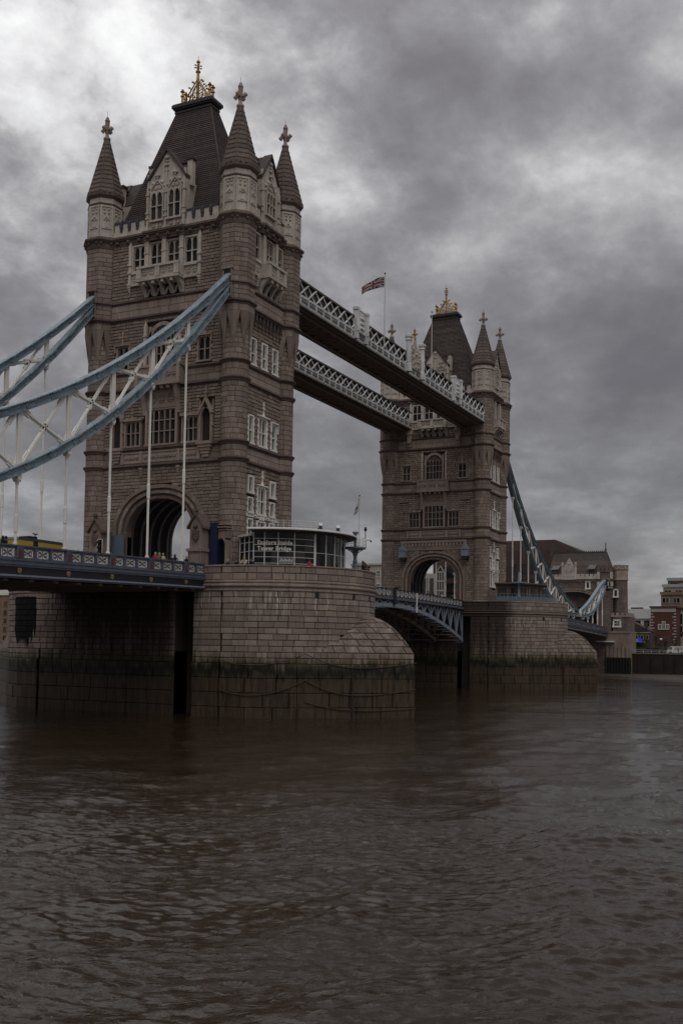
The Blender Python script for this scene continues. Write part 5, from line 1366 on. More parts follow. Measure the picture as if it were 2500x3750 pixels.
# ------------------------------------------------------------------ visitor pavilion on the nearer pier
def PC(R, a, z, X0=0.0): return Vector((X0+R*math.cos(a), -PYC+R*math.sin(a), z))
def build_pavilion():
    t = thing('visitor_pavilion', 'curved glass visitor pavilion with overhanging flat roof on the nearer pier', 'pavilion')
    R = 7.4; a0, a1 = rad(192.6), rad(300)
    angs = [192.6, 201.2, 211.6, 224.3, 241.8, 253.1, 264.3, 276, 288, 300]
    zs = [10.45, 11.35, 11.95, 12.57, 13.15, 13.8, 14.42, 15.02]
    for i, (p, q) in enumerate(zip(angs, angs[1:])):
        solid = i >= 5
        for k, (z0, z1) in enumerate(zip(zs, zs[1:])):
            if i in (4, 5, 6, 7, 8) and k not in (0, 3): continue
            if i >= 4: z0, z1 = (10.45, 13.15) if k == 0 else (13.15, 15.02)
            mb = MB(); n = 4
            for j in range(n):
                b, c = rad(p+(q-p)*j/n), rad(p+(q-p)*(j+1)/n)
                mb.hexa([PC(R, b, z0), PC(R, c, z0), PC(R-.03, c, z0), PC(R-.03, b, z0), PC(R, b, z1), PC(R, c, z1), PC(R-.03, c, z1), PC(R-.03, b, z1)])
            mb.build('pane', 'kglass', t)
    for i, p in enumerate(angs):
        a = rad(p); w = .13 if i == 4 else .075
        mb = MB(); mb.bar(PC(R+.03, a, 10.4), PC(R+.03, a, 15.05), w*1.7 if i == 4 else w*1.1, .12, PC(1, a, 0)-PC(0, a, 0)); mb.build('mullion', 'steel', t)
    for z in zs[1:-1]:
        mb = MB(); lim = 241.8 if z not in (13.15,) else 300
        n = 24
        for j in range(n):
            b, c = rad(192.6+(lim-192.6)*j/n), rad(192.6+(lim-192.6)*(j+1)/n); mb.bar(PC(R+.03, b, z), PC(R+.03, c, z), .07, .045)
        mb.build('transom', 'steel', t)
    for z in (11.95, 14.42):
        mb = MB(); 
        for j in range(6): mb.bar(PC(R+.02, rad(253.1+j*8), z), PC(R+.02, rad(261.1+j*8), z), .05, .05)
        mb.build('transom', 'wkdark', t)
    mb = MB(); mb.lathe(0, -PYC, [(7.1, 15.02), (7.5, 15.05), (7.5, 15.2), (8.62, 15.22), (8.66, 15.3), (8.62, 15.4), (6.5, 15.62), (3.0, 15.7)], 64, 0, 0, rad(190.5), rad(330)); mb.build('roof', 'roofgrey', t)
    mb = MB(); mb.lathe(0, -PYC, [(8.63, 15.2), (8.72, 15.24), (8.72, 15.36), (8.63, 15.42)], 64, 0, 0, rad(190.5), rad(330)); mb.build('roof_edge', 'steel', t)
    # inner room: floor slab, back wall, counter lights
    mb = MB(); mb.lathe(0, -PYC, [(5.2, 10.45), (5.2, 15.0)], 24, 0, 0, rad(195), rad(330)); mb.build('inner_wall', 'wkdark', t)
    mb = MB(); mb.lathe(0, -PYC, [(5.3, 14.86), (7.3, 14.86)], 24, 0, 0, rad(195), rad(330)); mb.build('ceiling', 'wkdark', t)
    # small glass link against the turret
    mb = MB(); 
    LA, LB = Vector((-7.0, -12.75, 0)), Vector((-5.6, -10.3, 0)); mb.bar(LA+Vector((0, 0, 12.6)), LB+Vector((0, 0, 12.6)), .03, 4.2)
    mb.build('link_glass', 'kglass', t)
    mb = MB()
    for k in (0, .33, .66, 1): q_ = LA.lerp(LB, k)+Vector((-.05, .03, 0)); mb.box(q_.x-.04, q_.x+.04, q_.y-.04, q_.y+.04, 10.4, 14.75)
    for z in (11.4, 12.3, 13.2, 14.1): mb.bar(LA+Vector((-.05, .03, z)), LB+Vector((-.05, .03, z)), .05, .05)
    mb.build('link_frame', 'steel', t); mb = MB(); mb.bar(LA+Vector((-.1, .05, 14.83)), LB+Vector((-.1, .05, 14.83)), .6, .22); mb.build('link_roof', 'pale', t)
    # roof railing
    mb = MB(); R2 = 7.6
    aa = [rad(207+k*4.2) for k in range(10)]
    for a in aa: mb.tube(PC(R2, a, 15.5), PC(R2, a, 16.25), .025, None, 5)
    for z in (15.75, 16.0, 16.25):
        for a, b in zip(aa, aa[1:]): mb.tube(PC(R2, a, z), PC(R2, b, z), .02, None, 5)
    mb.build('roof_railing', 'steel', t)
    # lettering bent on the glass
    def text(body, size, ang, z, vertical=False):
        cu = bpy.data.curves.new('lettering', 'FONT'); cu.body = body; cu.size = size; cu.extrude = .012; cu.offset = .02; cu.resolution_u = 3
        cu.space_character = 1.08
        ob = bpy.data.objects.new('tmp', cu); C.objects.link(ob); bpy.context.view_layer.update()
        dg = bpy.context.evaluated_depsgraph_get(); me = bpy.data.meshes.new_from_object(ob.evaluated_get(dg)); bpy.data.objects.remove(ob)
        me.name = 'lettering'; me.materials.clear(); me.materials.append(M['cream'])
        for v in me.vertices:
            x, y, zz = v.co
            if vertical: x, y = -y, x
            a = rad(ang)+x/(R+.05); p = PC(R+.07+zz, a, z+y); v.co = p
        o = bpy.data.objects.new('lettering', me); C.objects.link(o); o.parent = t
    text('Explore Inside', .56, 195.6, 13.84); text('Tower Bridge', .56, 195.6, 13.24); text('Tower Bridge', .36, 285.6, 11.1, True)
    mb = MB(); 
    for k in range(14): 
        a = rad(213.2+k*.75); mb.bar(PC(R+.05, a, 12.05+.05*(k % 3)), PC(R+.05, a, 12.3+.06*(k*7 % 4)), .05, .02)
    mb.build('poster_print', 'cream', t)
    mb = MB(); n = 6
    for j in range(n):
        b, c = rad(212.3+11.2*j/n), rad(212.3+11.2*(j+1)/n); mb.hexa([PC(R+.04, b, 11.98), PC(R+.04, c, 11.98), PC(R+.01, c, 11.98), PC(R+.01, b, 11.98), PC(R+.04, b, 12.52), PC(R+.04, c, 12.52), PC(R+.01, c, 12.52), PC(R+.01, b, 12.52)])
    mb.build('poster', 'navy', t)
    return t
build_pavilion()
for a, lab in ((244, 'left roof floodlight standing on the pavilion roof edge'), (263, 'right roof floodlight standing on the pavilion roof edge')):
    f = thing('floodlight', lab, 'floodlight', 'floodlights on the pavilion roof'); c = PC(7.9, rad(a), 15.4)
    mb = MB(); mb.box(c.x-.2, c.x+.2, c.y-.2, c.y+.2, 15.4, 15.62); mb.build('base', 'black', f); mb = MB(); mb.bar(c+Vector((-.2, -.15, .62)), c+Vector((.25, .12, .42)), .36, .3); mb.build('lamp_head', 'steel', f); mb = MB(); mb.tube(c+Vector((0, 0, .2)), c+Vector((0, 0, .5)), .04); mb.build('bracket', 'black', f)

# signal mast beside the pavilion
def build_mast():
    t = thing('lookout_mast', 'pale blue iron post carrying a railed platform beside the pavilion', 'mast')
    x, y = 4.6, -18.45
    mb = MB(); mb.lathe(x, y, [(.28, 10.4), (.28, 11.2), (.2, 11.4), (.18, 12.7), (.26, 12.8), (.26, 12.95), (.19, 13.05), (.19, 14.2), (.15, 14.4), (.15, 15.75), (.3, 15.95), (.34, 16.1)], 12); mb.build('post', 'lblue', t)
    mb = MB(); mb.lathe(x, y, [(.2, 14.05), (1.15, 14.25), (1.18, 14.42), (.2, 14.4)], 20); mb.build('platform', 'lblue', t)
    mb = MB()
    for k in range(6):
        a = k*PI/3; p = [Vector((x+r*math.cos(a), y+r*math.sin(a), z)) for r, z in ((.18, 13.5), (.25, 13.8), (.5, 14.0), (.8, 14.15))]; mb.polytube(p, .05, 5); mb.ball((p[1].x, p[1].y, 13.95), .1, 5)
    mb.build('bracket', 'lblue', t)
    mb = MB(); n = 10
    for k in range(n):
        a, b = 2*PI*k/n, 2*PI*(k+1)/n
        mb.tube((x+1.12*math.cos(a), y+1.12*math.sin(a), 14.4), (x+1.12*math.cos(a), y+1.12*math.sin(a), 15.4), .03, None, 5)
        for z in (14.75, 15.08, 15.4): mb.tube((x+1.12*math.cos(a), y+1.12*math.sin(a), z), (x+1.12*math.cos(b), y+1.12*math.sin(b), z), .022, None, 5)
    mb.build('railing', 'steel', t)
    mb = MB(); mb.tube((x+.5, y-.95, 15.4), (x+.5, y-.95, 16.2), .06, .04, 8); mb.lathe(x+.5, y-.95, [(.05, 16.15), (.16, 16.3), (.17, 16.42), (.1, 16.5), (.16, 16.56), (.02, 16.66)], 10); mb.build('lantern', 'navy2', t)
    mb = MB(); q = Vector((x+.55, y-1.0, 14.4)); mb.polytube([q, q+Vector((0, 0, .75)), q+Vector((.1, -.2, .85)), q+Vector((.15, -.5, .8))], .035, 6); mb.ball(q+Vector((.15, -.52, .68)), .11, 8); mb.build('camera_arm', 'black', t)
build_mast()
t = thing('flagpole', 'thin white flagpole with a limp flag beside the pavilion', 'flagpole', None)
mb = MB(); mb.tube((4.85, -18.75, 14.4), (4.85, -18.75, 20.0), .05, .035, 8); mb.build('pole', 'offwhite', t); mb = MB(); mb.ball((4.85, -18.75, 20.05), .09, 8); mb.build('pole_cap', 'black', t)
mb = MB(); vs = []; nu, nv = 10, 18
for i in range(nu+1):
    for j in range(nv+1):
        u, v = i/nu, j/nv
        w = .06+.62*u*min(1, v*1.25)
        vs.append(Vector((4.85-.4*w+.07*math.sin(6*u+3*v), -18.75+.88*w+.07*math.sin(8*u+2), 19.85-1.5*v-.75*u*(1-.2*v))))
mb.add(vs, [])
for i in range(nu):
    for j in range(nv):
        mb.f.append((i*(nv+1)+j, (i+1)*(nv+1)+j, (i+1)*(nv+1)+j+1, i*(nv+1)+j+1)); mb.mi.append(1 if 4 <= i <= 8 and 8 <= j <= 11 else 0)
mb.build('flag', ['fwhite', 'black'], None, label='limp white flag with a dark emblem on the pole beside the pavilion', cat='flag')
# spiral stair head at the pavilion end of the pier
t = thing('stair_head', 'grey railed stair head on the right edge of the nearer pier', 'stair')
sx, sy = 8.3, -17.2
mb = MB(); mb.lathe(sx, sy, [(.75, 11.3), (.75, 12.15), (.7, 12.15), (.7, 11.3)], 16); mb.build('drum', 'lblue', t)
mb = MB()
for k in range(8):
    a, b = PI*.6+k*PI/6, PI*.6+(k+1)*PI/6
    mb.tube((sx+.73*math.cos(a), sy+.73*math.sin(a), 13.0), (sx+.73*math.cos(b), sy+.73*math.sin(b), 12.95), .03, None, 5)
    if k % 3 == 0: mb.tube((sx+.73*math.cos(a), sy+.73*math.sin(a), 12.1), (sx+.73*math.cos(a), sy+.73*math.sin(a), 13.0), .03, None, 5)
mb.build('handrail', 'navy2', t)

# ------------------------------------------------------------------ lodges, hoarding and signals at the near arch
def lodge(y, label):
    t = thing('stone_lodge', label, 'lodge', 'small gabled lodges beside the roadway arch')
    x0, x1, h = -8.3, -6.5, .85
    T = lambda u, d, z: (x0-d, y-u, z)
    mb = MB(); mb.box(x0, x1, y-h, y+h, 10.4, 13.35); mb.box(x0-.12, x1, y-h-.12, y+h+.12, 10.4, 11.0); mb.box(x0-.14, x1, y-h-.14, y+h+.14, 13.2, 13.5); mb.box(x0+.1, x1, y-h+.12, y+h-.12, 13.5, 15.7)
    mb.prism([T(-h+.12, -.1, 15.7), T(h-.12, -.1, 15.7), T(0, -.1, 17.0)], (1.6, 0, 0)); mb.box(x0-.03, x0+.02, y-.45, y+.45, 11.3, 12.9)
    mb.build('body', 'ashlar', t)
    mb = MB()
    for s in (-1, 1): mb.hexa([T(0, .12, 16.95), T(s*(h+.15), .12, 15.5), T(s*(h+.15), -1.8, 15.5), T(0, -1.8, 16.95), T(0, .12, 17.25), T(s*(h+.15), .12, 15.75), T(s*(h+.15), -1.8, 15.75), T(0, -1.8, 17.25)])
    mb.build('roof', 'mould', t)
    mb = MB(); mb.box(x0-.1, x0+.15, y-.16, y+.16, 17.1, 17.55); mb.box(x0-.16, x0+.2, y-.26, y+.26, 17.3, 17.45); mb.fpoly(T, [(-.4, 15.3), (.4, 15.3), (.4, 14.6), (0, 14.1), (-.4, 14.6)], -.1, .06); mb.ball(T(0, .02, 15.75), .26, 6)
    for k in range(6): mb.ball(T(.25*math.cos(k), .07, 14.75+.3*math.sin(k*2.1)), .09, 5)
    mb.build('carving', 'mould', t)
lodge(-6.55, 'brown stone lodge with shield to the right of the nearer roadway arch')
lodge(6.3, 'brown stone lodge partly hidden by traffic light left of the nearer arch')
mb = MB(); mb.box(-6.0, -5.85, 4.25, 5.95, 10.4, 15.45); o = mb.build('hoarding', 'blue', None, label='flat grey blue hoarding board at the left jamb of the nearer arch', cat='hoarding'); M['hoard'] = paint('hoarding_blue', (.115, .16, .215), .7, 0, .15); o.data.materials[0] = M['hoard']
M['navybox'] = paint('deep_blue_cladding', (.008, .014, .055), .6, 0, .1)
mb = MB(); mb.box(-7.2, -6.3, -8.45, -7.6, 10.4, 16.2); mb.build('clad_box', 'navybox', None, label='tall deep blue clad box between right lodge and turret doorway', cat='cabinet')
# doorway porch in the turret foot
t = thing('doorway_porch', 'stone porch with dark pointed doorway between right lodge and turret', 'porch')
T = lambda u, d, z: (-6.85-d, -8.75-u, z)
mb = MB(); mb.box(-.75, -.5, -.8, .1, 10.4, 14.4, T); mb.box(.5, .75, -.8, .1, 10.4, 14.4, T); mb.box(-.75, .75, -.8, .1, 14.6, 15.4, T)
for k, (z, d) in enumerate(((15.4, .2), (15.65, .32), (15.95, .18))): mb.box(-.8, .8, -.8, d, z, z+.14, T)
head(mb, T, -.5, .5, 14.6, .9, -.5, .08); mb.build('surround', 'ashlar', t); mb = MB(); mb.box(-.5, .5, -.6, -.5, 10.4, 14.6, T); mb.build('door', 'black', t)
t = thing('traffic_light', 'black traffic light with white backing edge by the left lodge', 'traffic light')
x, y = -9.5, 4.4
mb = MB(); mb.tube((x, y, 10.2), (x, y, 13.2), .06); mb.build('pole', 'steel', t); mb = MB(); mb.box(x-.22, x-.14, y-.3, y+.3, 12.9, 14.6); mb.build('backing_board', 'black', t)
mb = MB(); mb.box(x-.235, x-.2, y-.34, y-.28, 12.85, 14.65); mb.box(x-.235, x-.2, y+.28, y+.34, 12.85, 14.65); mb.box(x-.235, x-.2, y-.34, y+.34, 14.6, 14.66); mb.build('border', 'cream', t)
mb = MB()
for z in (13.2, 13.75, 14.3): mb.tube((x-.5, y, z), (x-.2, y, z), .17, .15, 10)
mb.build('signal_head', 'black', t)
t = thing('street_lamp', 'small black lantern lamp post beside the left turret', 'street lamp')
x, y = -7.4, 9.2
mb = MB(); mb.lathe(x, y, [(.12, 10.3), (.1, 11), (.06, 11.2), (.05, 12.6), (.1, 12.7)], 8); mb.build('post', 'black', t)
mb = MB(); mb.lathe(x, y, [(.12, 12.7), (.26, 13.2), (.3, 13.25), (.1, 13.5), (.05, 13.7), (.01, 13.9)], 6); mb.build('lantern', 'black', t)
for y, lab in ((5.6, 'blue hooded lantern box left of the farther roadway arch'), (-6.2, 'blue hooded lantern box right of the farther roadway arch')):
    t = thing('hooded_lantern', lab, 'lantern', 'hooded lanterns on the farther tower'); X = 76.8
    mb = MB(); mb.box(X-1.2, X, y-.62, y+.62, 19.7, 20.9); mb.prism([(X-1.3, y-.7, 20.9), (X-1.3, y+.7, 20.9), (X-1.3, y, 22.0)], (1.3, 0, 0)); mb.lathe(X-.65, y, [(.12, 21.9), (.12, 22.2), (.02, 22.5)], 6); mb.build('hood', 'lblue', t)
    mb = MB()
    for k in range(3): mb.box(X-1.15+.4*k, X-.9+.4*k, y-.5, y+.5, 19.15, 19.7)
    mb.build('louvre', 'navy2', t)

# ------------------------------------------------------------------ vehicles on the nearer deck
def bus():
    t = thing('tour_bus', 'navy and yellow coach on the nearer deck, only its top showing', 'bus')
    x0, x1, y0, y1, z0 = -24.7, -18.3, 1.6, 4.1, cop(22)-1.42
    mb = MB(); mb.box(x0, x1, y0, y1, z0+.35, z0+2.45); mb.build('body', 'buswhite', t)
    mb = MB(); mb.box(x0-.02, x1+.02, y0-.03, y1+.03, z0+2.45, z0+3.0); mb.build('upper_side', 'yellow', t)
    mb = MB(); mb.hexa([(x0-.05, y0-.05, z0+3.0), (x1+.05, y0-.05, z0+3.0), (x1+.05, y1+.05, z0+3.0), (x0-.05, y1+.05, z0+3.0), (x0+.5, y0+.25, z0+3.3), (x1-.3, y0+.25, z0+3.3), (x1-.3, y1-.25, z0+3.3), (x0+.5, y1-.25, z0+3.3)]); mb.box(x0+2.2, x0+3.2, y0+.6, y1-.6, z0+3.3, z0+3.55); mb.box(x0+2.0, x0+2.6, y0-.06, y0+.02, z0+2.5, z0+3.05); mb.build('roof', 'navy2', t)
    mb = MB(); mb.tube((x0+3.0, y0+.7, z0+3.5), (x0+3.0, y0+.7, z0+3.85), .05); mb.tube((x0+2.7, y0+.7, z0+3.8), (x0+3.3, y0+.7, z0+3.8), .06); mb.build('roof_vent', 'black', t)
    for x in (x0+1.5, x1-1.8):
        for y in (y0+.1, y1-.1): mb = MB(); mb.tube((x, y-.12, z0+.48), (x, y+.12, z0+.48), .48, None, 14); mb.build('wheel', 'black', t)
    mb = MB(); mb.box(x0+.4, x1-.4, y0-.02, y0+.05, z0+1.3, z0+2.3); mb.build('side_window', 'glass', t)
M['yellow'] = paint('yellow_paint', (.52, .34, .05), .45, 0, .15); M['buswhite'] = paint('vehicle_white', (.6, .6, .58), .35, 0, .08)
bus()
def car(name, x0, y, label, mat, z0, L=5.0):
    t = thing(name, label, 'van'); sec = [(0, .5), (0, 1.1), (.55, 1.75), (1.2, 2.0), (L-.6, 2.02), (L-.1, 1.8), (L, .9), (L, .5)]
    mb = MB(); mb.prism([(x0+L-u, y-.9, z0+h) for u, h in sec], (0, 1.8, 0)); mb.build('body', mat, t)
    for x in (x0+.9, x0+L-.9):
        for s in (-.85, .85): mb = MB(); mb.tube((x, y+s-.1, z0+.34), (x, y+s+.1, z0+.34), .34, None, 12); mb.build('wheel', 'black', t)
    for s in (-1, 1): mb = MB(); mb.box(x0+.8, x0+L-1.6, y+s*.9-.02, y+s*.9+.02, z0+1.25, z0+1.75); mb.build('side_window', 'glass', t)
car('white_van', -17.9, 2.5, 'white van ahead of the coach on the nearer deck, roof only', 'buswhite', cop(16)-.95, 4.4)

# ------------------------------------------------------------------ people
M['skin'] = paint('skin', (.42, .25, .18), .6, 0, .05); M['hair'] = paint('dark_hair', (.02, .014, .01), .6, 0, .1)
for nm, c in (('coat_black', (.012, .012, .014)), ('coat_cream', (.50, .44, .37)), ('coat_red', (.42, .03, .04)), ('coat_grey', (.10, .10, .11)), ('coat_navy', (.02, .025, .05)), ('hair_fair', (.32, .22, .12)), ('hair_grey', (.3, .28, .26)), ('trousers', (.02, .02, .025))): M[nm] = paint(nm, c, .85, 0, .12)
def body_mesh(lean, armf, mat):
    me = bpy.data.meshes.new('person')
    j = {'pel': (0, 0, .95, .155), 'wst': (0, -.01+lean*.2, 1.12, .14), 'ch': (0, lean*.45, 1.32, .165), 'nk': (0, lean*.65, 1.49, .062), 'hd': (0, lean*.8-.02, 1.60, .098), 'hd2': (0, lean*.85-.02, 1.69, .085),
         'shl': (-.19, lean*.5, 1.42, .068), 'ell': (-.26, lean*.5-.05-armf*.1, 1.16, .05), 'wrl': (-.18, lean*.5-.1-armf*.25, 1.0+armf*.12, .036), 'hal': (-.15, lean*.5-.14-armf*.3, .95+armf*.14, .038),
         'shr': (.19, lean*.5, 1.42, .068), 'elr': (.26, lean*.5-.05-armf*.1, 1.16, .05), 'wrr': (.18, lean*.5-.1-armf*.25, 1.0+armf*.12, .036), 'har': (.15, lean*.5-.14-armf*.3, .95+armf*.14, .038),
         'hpl': (-.1, 0, .88, .1), 'knl': (-.11, -.02, .5, .062), 'anl': (-.11, .02, .09, .046), 'tol': (-.12, -.14, .04, .042), 'hpr': (.1, 0, .88, .1), 'knr': (.11, -.03, .5, .062), 'anr': (.11, .02, .09, .046), 'tor': (.12, -.14, .04, .042)}
    ks = list(j); E = [('pel', 'wst'), ('wst', 'ch'), ('ch', 'nk'), ('nk', 'hd'), ('hd', 'hd2'), ('ch', 'shl'), ('shl', 'ell'), ('ell', 'wrl'), ('wrl', 'hal'), ('ch', 'shr'), ('shr', 'elr'), ('elr', 'wrr'), ('wrr', 'har'), ('pel', 'hpl'), ('hpl', 'knl'), ('knl', 'anl'), ('anl', 'tol'), ('pel', 'hpr'), ('hpr', 'knr'), ('knr', 'anr'), ('anr', 'tor')]
    me.from_pydata([j[k][:3] for k in ks], [(ks.index(a), ks.index(b)) for a, b in E], [])
    ob = bpy.data.objects.new('tmp', me); C.objects.link(ob)
    md = ob.modifiers.new('skin', 'SKIN'); sv = me.skin_vertices[0].data
    for i, k in enumerate(ks): sv[i].radius = (j[k][3], j[k][3]*(.75 if k in ('ch', 'wst', 'pel') else 1)); sv[i].use_root = (k == 'pel')
    sub = ob.modifiers.new('sub', 'SUBSURF'); sub.levels = 1; sub.render_levels = 1
    bpy.context.view_layer.update(); dg = bpy.context.evaluated_depsgraph_get(); m2 = bpy.data.meshes.new_from_object(ob.evaluated_get(dg)); bpy.data.objects.remove(ob)
    m2.name = 'person'; m2.materials.clear()
    for q in ('skin', mat, 'trousers'): m2.materials.append(M[q])
    hz = {'hal', 'har'}; hc = [Vector(j['hal'][:3]), Vector(j['har'][:3])]
    for p in m2.polygons:
        c = p.center; p.material_index = 0 if c.z > 1.48 or min((c-h).length for h in hc) < .07 else (1 if c.z > .86 else 2)
        p.use_smooth = True
    return m2, j
PB = {}
def person(x, y, z, rz, coat, hair, label, lean=-.05, armf=.5, s=1.0, long=False):
    k = (lean, armf, coat)
    if k not in PB: PB[k] = body_mesh(lean, armf, coat)
    me, j = PB[k]
    t = thing('person', label, 'person', 'people on the bridge', (x, y, z), rz); t.scale = (s, s, s)
    place('body', me, t)
    hy = j['hd'][1]
    mb = MB(); mb.lathe(0, hy+.035, [(.05, 1.52 if not long else 1.36), (.11, 1.56 if not long else 1.4), (.118, 1.66), (.10, 1.74), (.05, 1.785), (.005, 1.80)], 10); mb.build('hair', hair, t)
    mb = MB(); mb.ball((0, hy-.115, 1.605), .02, 5); mb.build('nose', 'skin', t)
    mb = MB(); mb.ball((-.035, hy-.095, 1.635), .011, 5); mb.ball((.035, hy-.095, 1.635), .011, 5); mb.build('eyes', 'black', t)
ZP = 10.72
def onpier(ang, R, coat, hair, label, **k):
    a = rad(ang); person(R*math.cos(a), -PYC+R*math.sin(a), ZP-.3+k.pop('dz', 0), a+PI/2+k.pop('tw', 0), coat, hair, label, **k)
onpier(191.5, 9.6, 'coat_cream', 'hair_fair', 'person in cream coat with fair hair leaning on the pier parapet', lean=-.16, armf=.9, long=True, s=1.08, dz=.1)
onpier(195.5, 9.3, 'coat_black', 'hair', 'person in black coat right of the cream coated one by the pavilion', s=1.05)
onpier(186.5, 9.5, 'coat_black', 'hair', 'person in black coat left of the cream coated one at the parapet', s=1.02)
onpier(183.5, 9.3, 'coat_grey', 'hair', 'person in grey coat at the turret foot, facing the river', s=1.0)
onpier(180.0, 9.4, 'coat_black', 'hair_grey', 'grey haired person in black by the parapet corner', s=1.0)
onpier(231.5, 9.0, 'coat_red', 'hair', 'person in red jacket standing before the pavilion glass', s=1.0, dz=.1)
onpier(278.5, 9.7, 'coat_black', 'hair', 'tallest person in black at the right end of the nearer pier', s=1.12, dz=.25)
onpier(283.0, 9.7, 'coat_black', 'hair', 'second person in black from the left in the group under the mast', s=1.1, dz=.2)
onpier(288.5, 9.7, 'coat_black', 'hair', 'person in black with long hair in the group under the mast', s=1.05, long=True, dz=.2)
onpier(293.0, 9.8, 'coat_navy', 'hair', 'person in navy coat bending over the parapet under the mast', lean=-.3, armf=1.0, s=1.02, dz=.1)
onpier(297.0, 9.8, 'coat_navy', 'hair', 'rightmost person in the group on the nearer pier', lean=-.2, s=1.0, dz=.1)
for x, coat, hair, lab, lg in ((-37.6, 'coat_black', 'hair', 'person in black at the left end of the nearer deck parapet', False), (-36.4, 'coat_black', 'hair', 'person in dark coat second from the left end of the deck', True), (-36.0, 'coat_navy', 'hair', 'person in navy beside the dark coated one near the deck end', False),
                         (-16.8, 'coat_red', 'hair_grey', 'grey haired person in red behind the deck parapet', False), (-16.2, 'coat_grey', 'hair_fair', 'fair haired person in grey behind the deck parapet', True), (-15.6, 'coat_cream', 'hair_fair', 'person in a pale coat behind the deck parapet', False),
                         (-14.4, 'coat_black', 'hair', 'person in black on the deck before the arch', False), (-13.7, 'coat_black', 'hair', 'person in black behind the deck parapet by the arch opening', True), (-12.5, 'coat_navy', 'hair', 'person in navy near the right lodge', False), (-11.7, 'coat_black', 'hair_grey', 'grey haired person in black beside the right lodge', False)):
    person(x, -7.9, cop(-x)-1.08, rng.random()*6, coat, hair, lab, s=1.02, long=lg)
for x, coat, lab in ((58.0, 'coat_black', 'person in black behind the middle span parapet, left one'), (60.2, 'coat_black', 'person in black in the middle of the far span parapet'), (62.5, 'coat_grey', 'person in grey on the middle span footway'), (64.2, 'coat_cream', 'person in a pale coat on the middle span footway'), (46.2, 'coat_red', 'person in red on the middle span footway'), (69.2, 'coat_black', 'person in black photographing before the farther tower'), (36.5, 'coat_black', 'person in black at the near end of the middle span')):
    person(x, -6.3, 10.8, rng.random()*6, coat, 'hair', lab, s=1.03)
for i, (a, lab) in enumerate(((190.5, 'person in black at the doorway of the farther tower'), (194, 'person in dark coat beside the doorway of the farther tower'))):
    person(82.3+8.6*math.cos(rad(a+14)), -PYC+8.6*math.sin(rad(a+14)), 10.42, 1.2, 'coat_black', 'hair', lab, s=1.02)

# ------------------------------------------------------------------ control cabin on the farther pier
t = thing('control_cabin', 'brown flat roofed control cabin on the farther pier', 'cabin')
def PF(R, a, z): return PC(R, a, z, 82.3)
mb = MB(); mb.lathe(82.3, -PYC, [(7.0, 10.4), (7.0, 11.9)], 28, 0, 0, rad(188), rad(330)); mb.lathe(82.3, -PYC, [(7.0, 14.0), (7.0, 14.6)], 28, 0, 0, rad(188), rad(330))
M['cabin'] = paint('brown_cladding', (.17, .125, .10), .7, 0, .3)
mb.build('wall', 'cabin', t)
mb = MB(); mb.lathe(82.3, -PYC, [(6.9, 11.9), (6.9, 14.0)], 28, 0, 0, rad(188), rad(330)); mb.build('glazing', 'glass', t)
for a in (188, 203, 206, 232, 236, 262, 266, 292, 330): mb = MB(); mb.bar(PF(7.02, rad(a), 10.4), PF(7.02, rad(a), 14.6), .3, .2, PF(1, rad(a), 0)-PF(0, rad(a), 0)); mb.build('pier_post', 'cabin', t)
mb = MB(); mb.lathe(82.3, -PYC, [(7.0, 14.55), (7.7, 14.6), (7.75, 14.75), (7.7, 14.9), (4, 15.0)], 36, 0, 0, rad(186), rad(332)); mb.build('roof', 'wkdark', t)
mb = MB(); mb.lathe(82.3, -PYC, [(9.7, 11.5), (9.7, 12.45), (9.66, 12.45), (9.66, 11.5)], 40, 0, 0, rad(190), rad(330)); M['screen'] = paint('blue_grey_glass_screen', (.12, .155, .2), .15, 0, .2); ts = thing('glass_screen', 'blue tinted glass screen along the farther pier parapet', 'screen'); mb.build('screen_panel', 'screen', ts)
mb = MB()
for k in range(36): mb.tube(PF(9.68, rad(190+k*4), 11.5), PF(9.68, rad(190+k*4), 12.9), .03, None, 5); mb.tube(PF(9.68, rad(190+k*4), 12.88), PF(9.68, rad(194+k*4), 12.88), .025, None, 5)
mb.build('handrail', 'lblue', ts)
t = thing('lookout_mast', 'pale blue iron post with small platform before the control cabin', 'mast')
c = PF(9.0, rad(214), 0)
mb = MB(); mb.lathe(c.x, c.y, [(.3, 10.4), (.3, 11.9), (.4, 12.2), (.2, 12.9), (.18, 14.4), (.22, 14.6), (.2, 14.9), (.16, 16.6), (.3, 16.8)], 10); mb.build('post', 'lblue', t); mb = MB(); mb.lathe(c.x, c.y, [(.2, 14.5), (1.3, 14.7), (1.3, 14.9), (.2, 14.9)], 18); mb.build('platform', 'lblue', t)
